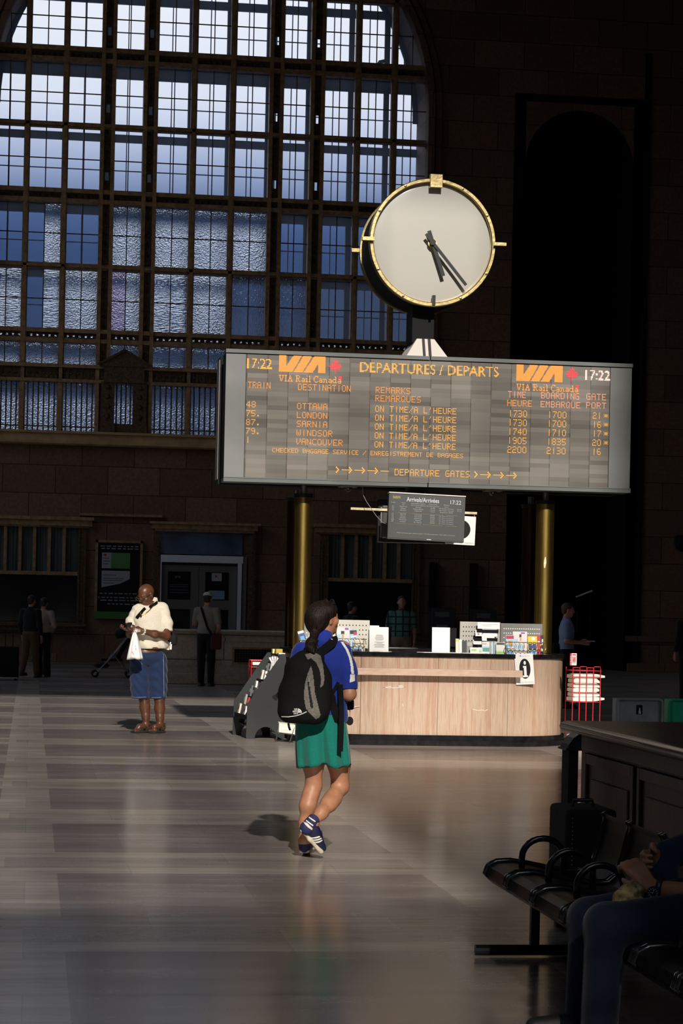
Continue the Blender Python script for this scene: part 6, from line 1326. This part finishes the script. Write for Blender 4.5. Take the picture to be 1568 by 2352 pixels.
for e, (cx_, cy_) in ((1, (356, 1376)), (-1, (327, 1396))):
    pts = [F(cx_ - 6, cy_ + 4, -.03), F(cx_ - 2, cy_ - 4.5, .02), F(cx_ + 5, cy_ - 3, .03), F(cx_ + 6.5, cy_ + 4, .02), F(cx_ + 1, cy_ + 5, -.02)]; pts2 = [p + F.n * .012 for p in pts]
    if e > 0: mb.add(pts + pts2, [(0, 1, 2, 3, 4), (9, 8, 7, 6, 5)] + [(i, 5 + i, 5 + (i + 1) % 5, (i + 1) % 5) for i in range(5)])
mb.build('collar', SHC, ma)
d_ = Vol(.005, .012); d_.ell(F(342, 1510), (.208, .175, .115), F.rot(.3), .03).chain([F(321, 1525), F(321, 1570, -.01), F(322.5, 1614, -.015)], [.122, .114, .106]).chain([F(360, 1525), F(362.5, 1570, .02), F(362, 1614, .02)], [.124, .112, .102]); d_.cut(F(340, 1604.5), -UP).cut(F(345, 1491), UP)
d_.build('denim_shorts', DEN, ma, ripple=lambda P: .005 * np.sin(P[..., 2] * 55 + P[..., 0] * 35 + 2 * np.sin(P[..., 0] * 20)))
STI = mat('denim_stitch', (.20, .24, .34), .8)
strap(d_, F, [(375, 1498), (375.5, 1530), (376, 1560), (376.5, 1600)], 'seam', STI, ma, .005, -.12, .002, .001); strap(d_, F, [(303, 1601), (314, 1602), (326, 1601.5), (336, 1601)], 'hem_stitch', STI, ma, .005, -.12, .002, .001); strap(d_, F, [(348, 1602), (358, 1602.5), (370, 1601.5)], 'hem_stitch', STI, ma, .005, -.12, .002, .001)
strap(d_, F, [(318, 1516), (322, 1519), (327, 1527)], 'fly_stitch', STI, ma, .006, -.16, .003, .001)
decal(SHT, [(346, 1490.5), (352, 1487), (360, 1486.5), (366, 1490.5)], F, 0, 'bare_waist', SKD, ma, .004, 20)
WEBM = mat('strap_black', (.005, .005, .005), .9, spec=.1)
strap(SHT, F, [(362, 1383), (352, 1390), (343, 1395)], 'bag_strap', WEBM, ma, .035, -.1, .006, .004); strap(SHT, F, [(334, 1397), (327, 1404), (320, 1412), (313.5, 1420)], 'bag_strap', WEBM, ma, .04, -.14, .006, .004)
GOLD = mat('gold', (.75, .50, .10), .25, 1.0)
pts = [(356, 1388), (350, 1394), (343, 1402), (335, 1409), (326, 1413), (322, 1410), (326, 1401), (330, 1396)]; P_ = []
for a, c in zip(pts, pts[1:]):
    for i in range(5): t = i / 5; q_ = on_surf(SHT, F, a[0] * (1 - t) + c[0] * t, a[1] * (1 - t) + c[1] * t, .008); P_.append(q_ or F(a[0], a[1], -.14))
MB().tube(P_, .0055, 6).build('gold_chain', GOLD, ma); q_ = on_surf(SHT, F, 323.5, 1413, .008) or F(323, 1413, -.15); MB().box(q_.x - .007, q_.x + .007, q_.y - .004, q_.y + .004, q_.z - .03, q_.z).box(q_.x - .013, q_.x + .013, q_.y - .004, q_.y + .004, q_.z - .016, q_.z - .007).build('pendant', M_BLACK, ma)
g = PM; mb = MB()
for e in (-1, 1): mb.tube([g(e * .034 + .022 * math.cos(t), .112, -.004 + .017 * math.sin(t)) for t in [2 * PI * i / 16 for i in range(16)]], .0036, 6, closed=True); mb.tube([g(e * .056, .110, .004), g(e * .078, .07, .012), g(e * .087, -.01, .012)], .0036, 6)
mb.tube([g(-.012, .112, .0), g(0, .116, .004), g(.012, .112, 0)], .0036, 6); mb.build('spectacles', mat('spectacle_frame', (.05, .025, .015), .3), ma)
mb = MB(); dv = (wL - eL).normalized(); c = wL + dv * -.005; u_ = dv.cross(UP).normalized(); v_ = u_.cross(dv)
for k in range(9): a = PI * 2 * k / 9; p_ = c + (u_ * math.cos(a) + v_ * math.sin(a)) * .036; mb.box(p_.x - .010, p_.x + .010, p_.y - .008, p_.y + .008, p_.z - .010, p_.z + .010)
mb.build('pale_bracelet', mat('bracelet', (.70, .68, .62), .3, .4), ma)
for ax_, ay_, tx, ty_, nm in ((336, 1665, 309, 1677.5, 0), (368, 1668, 350, 1682, 1)):
    a, t = F(ax_, ay_), F(tx, ty_, -.10); a.z = .0; t.z = .0; d = (t - a).normalized(); l = d.cross(UP); L = (t - a).length + .02; A = [list(r) for r in Matrix((d, l, UP)).transposed()]
    v = Vol(.004, .02); v.box(a + d * (L * .25 - .05) + UP * .014, (L * .3, .044, .013), A, .01).box(a + d * (L * .68) + UP * .014, (L * .36, .050, .013), A, .01); v.build('sandal_sole', SAND, ma)
    mb = MB()
    for off_, h_, wd_ in ((.03, .10, .050), (.095, .085, .05), (L - .075, .055, .052)):
        pts = [a + d * off_ + l * (wd_ * math.cos(q)) + UP * (.012 + h_ * math.sin(q)) for q in [PI * i / 10 for i in range(11)]]
        for p0, p1 in zip(pts, pts[1:]): mb.bar(p0, p1, .026, .007, (p0 + p1) / 2 - (a + d * off_))
    pts = [a - d * .055 * math.sin(q) + l * (.046 * math.cos(q)) + UP * (.085) for q in [PI * i / 8 for i in range(9)]]
    for p0, p1 in zip(pts, pts[1:]): mb.bar(p0, p1, .007, .024, UP)
    mb.bar(a + d * .03 + l * .046 + UP * .03, a - d * .05 + l * .02 + UP * .085, .02, .006, l); mb.build('sandal_strap', SAND, ma)
ph = thing('phone', 'black mobile phone in the hands of the man in the cream shirt', 'phone', F(294, 1437, -.30))
p_ = F(295.5, 1438.5, -.40); A = Matrix(F.rot(.5, -.9)); q_ = [A @ Vector((x, y, z)) + p_ for x, y, z in ((x, y, z) for x in (-.027, .027) for y in (-.055, .055) for z in (-.008, .008))]
mb = MB().add(q_, [(0, 1, 3, 2), (4, 6, 7, 5), (0, 4, 5, 1), (2, 3, 7, 6), (0, 2, 6, 4), (1, 5, 7, 3)]); mb.build('casing', M_BLACK, ph, bevel=.004)
q_ = [A @ Vector(v_) + p_ for v_ in ((-.022, -.02, .009), (.022, -.02, .009), (.022, .05, .009), (-.022, .05, .009))]; MB().add(q_, [(0, 1, 2, 3)]).build('display', mat('phone_display', (.06, .07, .08), .1, spec=.7), ph, fix=False)
pb = thing('carrier_bag', 'white plastic carrier bag hanging from the hand of the man in the cream shirt', 'bag', F(310, 1513, -.28))
mb = MB(); NB = 40; rg = []
for t in [i / 14 for i in range(15)]:
    yy = 1453 + 60 * t; xc = 309 + .8 * t; hw = 3.5 + 15.6 * t ** .8; ring_ = []
    for i in range(NB):
        a = 2 * PI * i / NB; f_ = 1 + (.10 * (1 - t) + .05) * math.sin(7 * a + 3 * t) + .05 * math.sin(12 * a)
        ring_.append(F(xc + hw * math.cos(a) * (1 + .3 * (f_ - 1)), yy + (1.4 * math.sin(4 * a) * t if t > .9 else 0) + 1.2 * abs(math.cos(a)) * t * t, -.34) + F.n * (math.sin(a) * (.018 + .07 * t ** .7) * f_ * (1 if t < .95 else .75)))
    rg.append(ring_)
mb.add([p for r_ in rg for p in r_], [(k * NB + i, k * NB + (i + 1) % NB, (k + 1) * NB + (i + 1) % NB, (k + 1) * NB + i) for k in range(14) for i in range(NB)] + [tuple(range(14 * NB, 15 * NB)), tuple(range(NB - 1, -1, -1))])
mb.build('bag', mat('bag_white', (.86, .86, .86), .45, spec=.4), pb, smooth=True)
bv = type('B', (), {})(); bv.bvh = BVHTree.FromPolygons([Vector(v) for v in mb.v], mb.f)
for n_, c_, pl_ in (('blue_print', (.45, .55, .8), [(309, 1484), (312, 1482), (311, 1486)]), ('red_print', (.85, .35, .25), [(311, 1488), (313, 1487), (312.5, 1494), (311, 1493)]), ('red_print', (.85, .35, .25), [(302, 1497), (304, 1496), (309, 1504), (306, 1504)])): decal(bv, pl_, F, 0, n_, mat('bag_' + n_, c_, .5), pb, .003, 8)
mb = MB(); mb.tube([F(307, 1456, -.34), F(309, 1450, -.34), F(313, 1447, -.32)], .006, 6).tube([F(311, 1456, -.33), F(313, 1450, -.32), F(315, 1447, -.31)], .006, 6); mb.build('handle', MATS['bag_white'], pb)
sb_ = thing('shoulder_bag', 'black shoulder bag with papers on the far hip of the man in the cream shirt', 'bag', F(392, 1488, .16))
v = Vol(.006, .03).box(F(389, 1462, .16), (.06, .10, .11), F.rot(.2, 0, -.25), .03).ell(F(398, 1466, .14), (.05, .08, .07), F.rot()); v.build('pouch', M_BLACKM, sb_)
mb = MB(); mb.bar(F(383, 1492, .05), F(388, 1474, .07), .05, .02, F.n).bar(F(391, 1492, .06), F(392, 1475, .08), .03, .02, F.n); mb.build('papers', M_WHITE, sb_); MB().bar(F(387, 1490, .045), F(390, 1476, .065), .03, .01, F.n).build('papers', mat('paper_tan', (.36, .28, .2), .7), sb_)

# ---------------------------------------------------------------- people in the shade further back
def walker(px, py, label, hgt, skin_m, top, bottom, shoes, hair=None, yaw=0.0, cap_=None, sleeve=.55, arms='down', stride=.0, wide=1.0, res=.010, tilt=0.0, skirt=None, long_sleeve=False):
    """a standing or walking figure of height hgt; yaw 0 looks away from the camera, pi towards it, -pi/2 to the right"""
    F = Fig(px, py); t = thing('person', label, 'person', F.b); k = hgt / 1.75; c, s_ = math.cos(yaw), math.sin(yaw)
    rt = F.r * c + F.n * s_; fd = F.n * c - F.r * s_; P = lambda x, y, z: F.b + (rt * x * wide + fd * y + UP * z) * k
    A = lambda ti=0: [list(r) for r in (Matrix((rt, fd, UP)).transposed() @ Matrix.Rotation(ti, 3, 'X'))]
    b = Vol(res * .8, .03); H_ = head(b, P(0, .02, 1.635), A(tilt), k * .98)
    b.cap(P(0, -.005, 1.56), P(0, -.01, 1.42), .052 * k, .06 * k).ell(P(0, 0, 1.28), (.165 * k * wide, .11 * k, .2 * k), A()).ell(P(0, 0, 1.02), (.155 * k * wide, .11 * k, .14 * k), A())
    SH = {}
    for e in (-1, 1):
        sh_ = P(e * .185, -.01, 1.405)
        if arms == 'down' or (arms == 'phone_up' and e > 0) or (arms == 'bag' and e < 0): el_, wr_, hd, pn = P(e * .235, -.03, 1.12), P(e * .23, .06, .88), -UP + fd * .25, rt * -e
        elif arms == 'front': el_, wr_, hd, pn = P(e * .235, -.02, 1.12), P(e * .13, .24, 1.10), fd + rt * -e * .2, rt * -e
        elif arms == 'phone_up': el_, wr_, hd, pn = P(e * .26, .10, 1.16), P(e * .16, .22, 1.36), UP + rt * -e * .3, rt * -e
        else: el_, wr_, hd, pn = P(e * .26, -.06, 1.14), P(e * .16, .10, 1.02), fd + rt * -e * .6, -UP
        b.chain([sh_, el_, wr_], [.055 * k, .043 * k, .028 * k]); hand(b, wr_, hd, pn, fd + UP * .2, .5, .185 * k, r=.0095); SH[e] = (sh_, el_, wr_)
        st = stride * e; kn, an = P(e * .095, st * .35 + abs(st) * .12, .50), P(e * .095, st * .9 - (.0 if st >= 0 else .05), .09 + (.04 if st < 0 else 0))
        b.chain([P(e * .09, 0, .93), kn], [.088 * k, .058 * k]); b.chain([kn, (kn + an) / 2 - fd * .006, an], [.052 * k, .048 * k, .034 * k]); b.cap(an - UP * .03, an + fd * .12 - UP * .05, .036 * k, .03 * k); SH[e] += (kn, an)
    b.build('body', skin_m, t)
    v = Vol(res, .035); v.ell(P(0, 0, 1.28), (.185 * k * wide, .13 * k, .21 * k), A()).ell(P(0, 0, 1.06), (.178 * k * wide, .13 * k, .19 * k), A()).cap(P(-.17, -.01, 1.40), P(.17, -.01, 1.40), .068 * k, None).cap(P(0, -.01, 1.44), P(0, -.008, 1.475), .075 * k, .066 * k)
    for e in (-1, 1):
        sh_, el_, wr_ = SH[e][:3]
        if long_sleeve: v.chain([sh_, el_, wr_], [.066 * k, .056 * k, .042 * k])
        else: v.chain([sh_, sh_ + (el_ - sh_) * sleeve * 1.35], [.068 * k, .064 * k])
    v.cut(P(0, 0, .90), -UP).build('top', top, t)
    w_ = Vol(res, .03); w_.ell(P(0, 0, .95), (.165 * k * wide, .125 * k, .12 * k), A())
    for e in (-1, 1): kn, an = SH[e][3:]; f_ = skirt or 1.0; w_.chain([P(e * .085, 0, .92), kn, an + UP * .0], [.102 * k, .078 * k, .062 * k * f_])
    for e in (-1, 1): w_.cut(SH[e][4] - UP * .035, -UP) if stride == 0 and e > 0 else None
    w_.cut(P(0, 0, 1.0), UP).build('trousers', bottom, t)
    for e in (-1, 1): an = SH[e][4]; z_ = Vol(res * .8, .02).cap(an - UP * .045 - fd * .02, an + fd * .15 - UP * .052, .042 * k, .036 * k).box(an + fd * .06 - UP * (an.z - F.b.z - .014 if stride == 0 or e > 0 else .075), (.042 * k, .13 * k, .013), A(), .01); z_.cut(F.b, -UP).build('shoe', shoes, t)
    if hair: h = Vol(res * .7, .02); h.ell(H_(0, -.022, .04), (.082 * k, .10 * k, .088 * k), A(tilt)).ell(H_(0, -.06, -.02), (.066 * k, .05 * k, .06 * k), A(tilt)); h.cut(H_(0, .062, .05), Matrix(A(tilt)) @ Vector((0, .9, -.6)).normalized()).build('hair', hair, t)
    if cap_: h = Vol(res * .7, .02); h.ell(H_(0, -.01, .06), (.086 * k, .107 * k, .072 * k), A(tilt)).cut(H_(0, 0, .045), -UP); h.build('cap', cap_, t); Vol(res * .7, .01).box(H_(0, .12, .05), (.065, .06, .006), A(tilt - .2), .005).build('cap_peak', cap_, t)
    return F, t, P, v, SH, H_
BLKC = cloth('cloth_black', (.008, .008, .009)); HB = mat('dark_hair', (.02, .012, .009), .6); SKP = skin('skin_fair', (.42, .20, .14)); SHB = mat('shoe_black', (.01, .01, .01), .6)
F, t, P, v, SH, H_ = walker(472, 1576, 'man in a pale cap and grey shirt standing at the stone parapet', 1.74, SKP, cloth('shirt_grey', (.24, .21, .19)), BLKC, SHB, HB, -.25, cloth('cap_pale', (.52, .45, .36)), arms='phone_up')
wp = []
for a, b_ in (((-.09, -.10, 1.47), (-.02, -.145, 1.3)), ((-.02, -.145, 1.3), (.05, -.15, 1.1)), ((.05, -.15, 1.1), (.14, -.13, .95))): wp += [P(*a), P(*b_)]
mb = MB()
for a, b_ in zip(wp[::2], wp[1::2]): mb.bar(a, b_, .045, .012, F.n)
sg2 = thing('shoulder_bag', 'dark red-brown shoulder bag on the hip of the man in the pale cap', 'bag', P(.2, -.08, .75)); mb.build('strap', BLKC, sg2); Vol(.010, .03).box(P(.20, -.06, .84), (.10, .06, .15), F.rot(), .03).build('pouch', cloth('bag_maroon', (.075, .018, .014)), sg2)
PLD = mat('plaid', rough=.85, spec=.15); q = NT(PLD); sp = q.n('ShaderNodeSeparateXYZ'); q.link(q.n('ShaderNodeTexCoord').outputs['Object'], sp.inputs[0])
vx = q.m('LESS_THAN', q.m('FRACT', q.m('DIVIDE', sp.outputs[0], .135)), .2); vz = q.m('LESS_THAN', q.m('FRACT', q.m('DIVIDE', sp.outputs[2], .135)), .17); q.link(q.mix(q.m('MAXIMUM', vx, vz), (.10, .21, .19), (.02, .028, .026)), q.b.inputs['Base Color'])
g_ = ground(918, 1583); walker(918, 1583, 'young man in a green plaid shirt standing beyond the desk', 1.75, SKP, PLD, cloth('khaki', (.26, .19, .12)), SHB, HB, PI + .1, None, arms='down', wide=1.08, tilt=.15)
walker(803, 1580, 'person in black whose face shows above the cream pegboard', 1.62, SKP, BLKC, BLKC, SHB, HB, -1.0, None, long_sleeve=True)
F, t, P, v, SH, H_ = walker(1297, 1627, 'man in a blue short-sleeved shirt facing right beyond the desk end', 1.66, skin('skin_ruddy', (.70, .30, .21)), cloth('shirt_blue', (.26, .34, .54)), BLKC, SHB, mat('sandy_hair', (.12, .055, .03), .6), -PI / 2 + .12, None, arms='front', tilt=-.06, wide=1.0, res=.008)
mb = MB(); mb.box(*sorted((SH[1][2].x + .08, SH[1][2].x + .2)), SH[1][2].y - .06, SH[1][2].y + .06, SH[1][2].z + .02, SH[1][2].z + .035); tag(mb.build('paper_slip', M_WHITE), 'white slip in the hands of the man in the blue shirt', 'paper')
pch = thing('waist_bag', 'black waist bag on the back of the man in the blue shirt', 'bag', P(0, -.18, .95)); Vol(.010, .03).box(P(0, -.17, .98), (.06, .07, .10), F.rot(), .03).build('pouch', BLKC, pch)
F, t, P, v, SH, H_ = walker(68, 1556, 'person in a black jacket and brown trousers wheeling a case at the far left', 1.62, SKP, BLKC, cloth('trousers_brown', (.10, .055, .03)), SHB, HB, -.5, None, stride=.14, long_sleeve=True)
su = thing('suitcase', 'black upright suitcase at the feet of the person in brown trousers, far left', 'suitcase', ground(18, 1562)); p_ = ground(18, 1562)
MB().xy(rounded(p_.x - .22, p_.x + .2, p_.y - .12, p_.y + .14, .04, 5), .04, .64).build('case', M_BLACKM, su, bevel=.02); MB().box(p_.x - .20, p_.x - .14, p_.y - .05, p_.y + .05, 0, .05).box(p_.x + .12, p_.x + .18, p_.y - .05, p_.y + .05, 0, .05).build('wheel', M_BLACK, su); MB().box(p_.x - .2, p_.x + .18, p_.y - .13, p_.y - .12, .04, .055).build('trim', M_STEEL, su)
MB().tube([(p_.x - .06, p_.y + .1, .6), (p_.x - .06, p_.y + .1, .95), (p_.x + .08, p_.y + .1, .95), (p_.x + .08, p_.y + .1, .6)], .01, 6).build('handle', M_BLACK, su)
F, t, P, v, SH, H_ = walker(97, 1555, 'person with pale sleeves and wide black trousers at the far left', 1.58, SKP, cloth('blouse_pale', (.36, .28, .24)), BLKC, SHB, HB, -.3, None, arms='bag', long_sleeve=True, skirt=1.5)
F, t, P, v, SH, H_ = walker(1578, 1615, 'person in dark clothes cut off by the right edge near the green bin', 1.70, SKP, BLKC, BLKC, SHB, HB, .6, None, arms='bag', long_sleeve=True)
# pushchair behind the man with the phone
g_ = ground(262, 1557); pu = thing('pushchair', 'black pushchair in the gloom behind the bald man', 'pushchair', g_); X, Y = g_.x, g_.y
mb = MB(); mb.tube([(X - .38, Y, .07), (X + .05, Y, .55), (X + .38, Y, 1.0), (X + .46, Y, 1.02)], .014, 8).tube([(X - .38, Y + .42, .07), (X + .05, Y + .42, .55), (X + .38, Y + .42, 1.0), (X + .46, Y + .42, 1.02)], .014, 8).tube([(X + .3, Y, .09), (X - .05, Y, .5)], .014, 8).tube([(X + .3, Y + .42, .09), (X - .05, Y + .42, .5)], .014, 8).tube([(X + .46, Y, 1.02), (X + .46, Y + .42, 1.02)], .016, 8); mb.build('frame', M_STEEL, pu)
Vol(.012, .05).box((X - .05, Y + .21, .36), (.22, .17, .03), None, .025).box((X + .17, Y + .21, .60), (.05, .17, .24), [[math.cos(.5), 0, math.sin(.5)], [0, 1, 0], [-math.sin(.5), 0, math.cos(.5)]], .03).ell((X - .25, Y + .21, .24), (.16, .15, .06)).build('seat', BLKC, pu)
Vol(.012, .03).ell((X + .2, Y + .21, .88), (.22, .19, .14)).cut((X + .2, Y + .2, .82), (.3, 0, -1)).build('hood', BLKC, pu)
for x, y in ((-.38, 0), (-.38, .42), (.30, 0), (.30, .42)): MB().tube([(X + x + .058 * math.cos(2 * PI * i / 20), Y + y, .073 + .058 * math.sin(2 * PI * i / 20)) for i in range(20)], .015, 8, closed=True).build('wheel', M_BLACKM, pu)

# ---------------------------------------------------------------- seated person at the right edge
F = Fig(1500, 2240); ps_ = thing('person', 'seated person in jeans and a black wristwatch at the lower right edge', 'person', (2.6, 7.5, .4))
def Q(px, py, Y): return at(px, py, Y)
b = Vol(.006, .03); JN = cloth('jeans_dark', (.004, .008, .024), .3)
k0, k1 = Q(1392, 2126, 7.35), Vector((2.03, 7.70, .43)); h0, h1 = Vector((2.50, 7.35, .50)), Vector((2.50, 7.62, .52))
b.ell((2.54, 7.5, .56), (.14, .2, .13)).ell((2.60, 7.5, .85), (.12, .19, .26)).cap((2.60, 7.5, 1.1), (2.58, 7.5, 1.2), .06); head(b, (2.57, 7.5, 1.30), [[0, -1, 0], [1, 0, 0], [0, 0, 1]], 1.0)
b.chain([h0, k0], [.08, .055]); b.chain([k0, k0 + Vector((-.02, 0, -.38))], [.052, .035]); b.cap(k0 + Vector((-.02, 0, -.40)), k0 + Vector((-.17, 0, -.445)), .036, .03)
b.chain([h1, k1], [.08, .055]); an1 = k1 + Vector((-.02, 0, -.35)); b.chain([k1, an1], [.052, .036]); b.cap(an1 + Vector((0, 0, -.02)), an1 + Vector((-.15, 0, -.055)), .036, .03)
e0, w0 = Q(1600, 2056, 7.5), Q(1497, 2040, 7.55); b.chain([(2.58, 7.28, 1.08), e0 + Vector((.10, -.1, .0)), w0], [.055, .047, .030]); hand(b, w0, Q(1459, 1995, 7.6) - w0, Vector((-.3, 1, -.1)), Vector((-1, 0, .3)), .8, .19, r=.0095)
e1, w1 = Vector((2.62, 7.85, .72)), Q(1508, 1968, 7.75); b.chain([(2.58, 7.72, 1.08), e1, w1], [.055, .046, .029]); hand(b, w1, Q(1478, 1978, 7.68) - w1, Vector((-.3, -1, -.1)), Vector((-1, 0, .3)), .8, .19, r=.0095)
b.build('body', skin('skin_olive', (.33, .155, .085)), ps_)
v = Vol(.007, .03); v.ell((2.54, 7.5, .56), (.155, .215, .13)).chain([h0, k0], [.10, .078]).chain([k0, k0 + Vector((-.02, 0, -.38))], [.074, .064]).chain([h1, k1], [.10, .078]).chain([k1, an1], [.07, .06]); v.build('jeans', JN, ps_); JS = v
v = Vol(.008, .03); v.ell((2.60, 7.5, .86), (.14, .21, .28)).ell((2.58, 7.5, .66), (.15, .21, .12)).cap((2.59, 7.32, 1.08), (2.59, 7.68, 1.08), .075).cap((2.59, 7.30, 1.08), Vector((2.585, 7.26, .95)), .07).cap((2.59, 7.70, 1.08), Vector((2.595, 7.76, .95)), .07); v.build('shirt', BLKC, ps_); Vol(.006, .03).chain([(2.58, 7.73, 1.06), e1, w1 + (e1 - w1) * .12], [.085, .075, .052]).ell(Q(1520, 2005, 7.75), (.06, .07, .055)).build('denim_sleeve', cloth('denim_sleeve', (.012, .022, .05), .3), ps_)
for pa_, pb_ in ((k0 + Vector((0, 0, -.415)), k0 + Vector((-.19, 0, -.425))), (an1 + Vector((.0, 0, -.03)), an1 + Vector((-.17, 0, -.04)))): Vol(.006, .02).cap(pa_, pb_, .045, .036).build('shoe', SHB, ps_)
dv = (e0 + Vector((.10, -.1, 0)) - w0).normalized(); c = w0 + dv * .03; u_ = dv.cross(UP).normalized(); v_ = u_.cross(dv); mb = MB(); mb.tube([c + (u_ * math.cos(a) + v_ * math.sin(a)) * .036 for a in [2 * PI * i / 20 for i in range(20)]], .011, 8, closed=True); mb.build('watch_strap', M_BLACK, ps_)
fc = Q(1499, 2051, 7.47); mb = MB(); n_ = 20; mb.add([fc + F.r * (.021 * math.cos(2 * PI * i / n_)) + UP * (.021 * math.sin(2 * PI * i / n_)) for i in range(n_)] + [fc + F.n * .012 + F.r * (.023 * math.cos(2 * PI * i / n_)) + UP * (.023 * math.sin(2 * PI * i / n_)) for i in range(n_)], [tuple(range(n_))] + [(i, n_ + i, n_ + (i + 1) % n_, (i + 1) % n_) for i in range(n_)]); mb.build('watch_face', M_BLACK, ps_)
mb = MB()
for i in range(12): a = 2 * PI * i / 12; d = F.r * math.cos(a) + UP * math.sin(a); mb.bar(fc - F.n * .001 + d * .012, fc - F.n * .001 + d * .018, .002, .001, F.n)
mb.bar(fc - F.n * .001, fc - F.n * .001 + (F.r * .3 + UP) * .012, .002, .001, F.n).bar(fc - F.n * .001, fc - F.n * .001 + (F.r * -.9 + UP * .2) * .01, .002, .001, F.n); mb.build('watch_marks', mat('watch_white', (.5, .5, .48), .4), ps_)
sn = thing('paper_bag', 'crumpled brown patterned bag held above the knees of the seated person', 'bag', Q(1440, 2080, 7.5))
v = Vol(.005, .02); v.ell(Q(1440, 2080, 7.5), (.055, .05, .075), None).ell(Q(1466, 2092, 7.48), (.05, .045, .04)).ell(Q(1460, 2055, 7.55), (.03, .03, .05)).ell(Q(1425, 2092, 7.52), (.035, .04, .04)); v.build('wrapper', mat('wrapper', (.30, .22, .10), .6, noise=(36, .75, 4), bump=(40, 1.0)), sn, ripple=lambda P: .006 * np.sin(P[..., 0] * 90) * np.sin(P[..., 2] * 110 + P[..., 1] * 60))
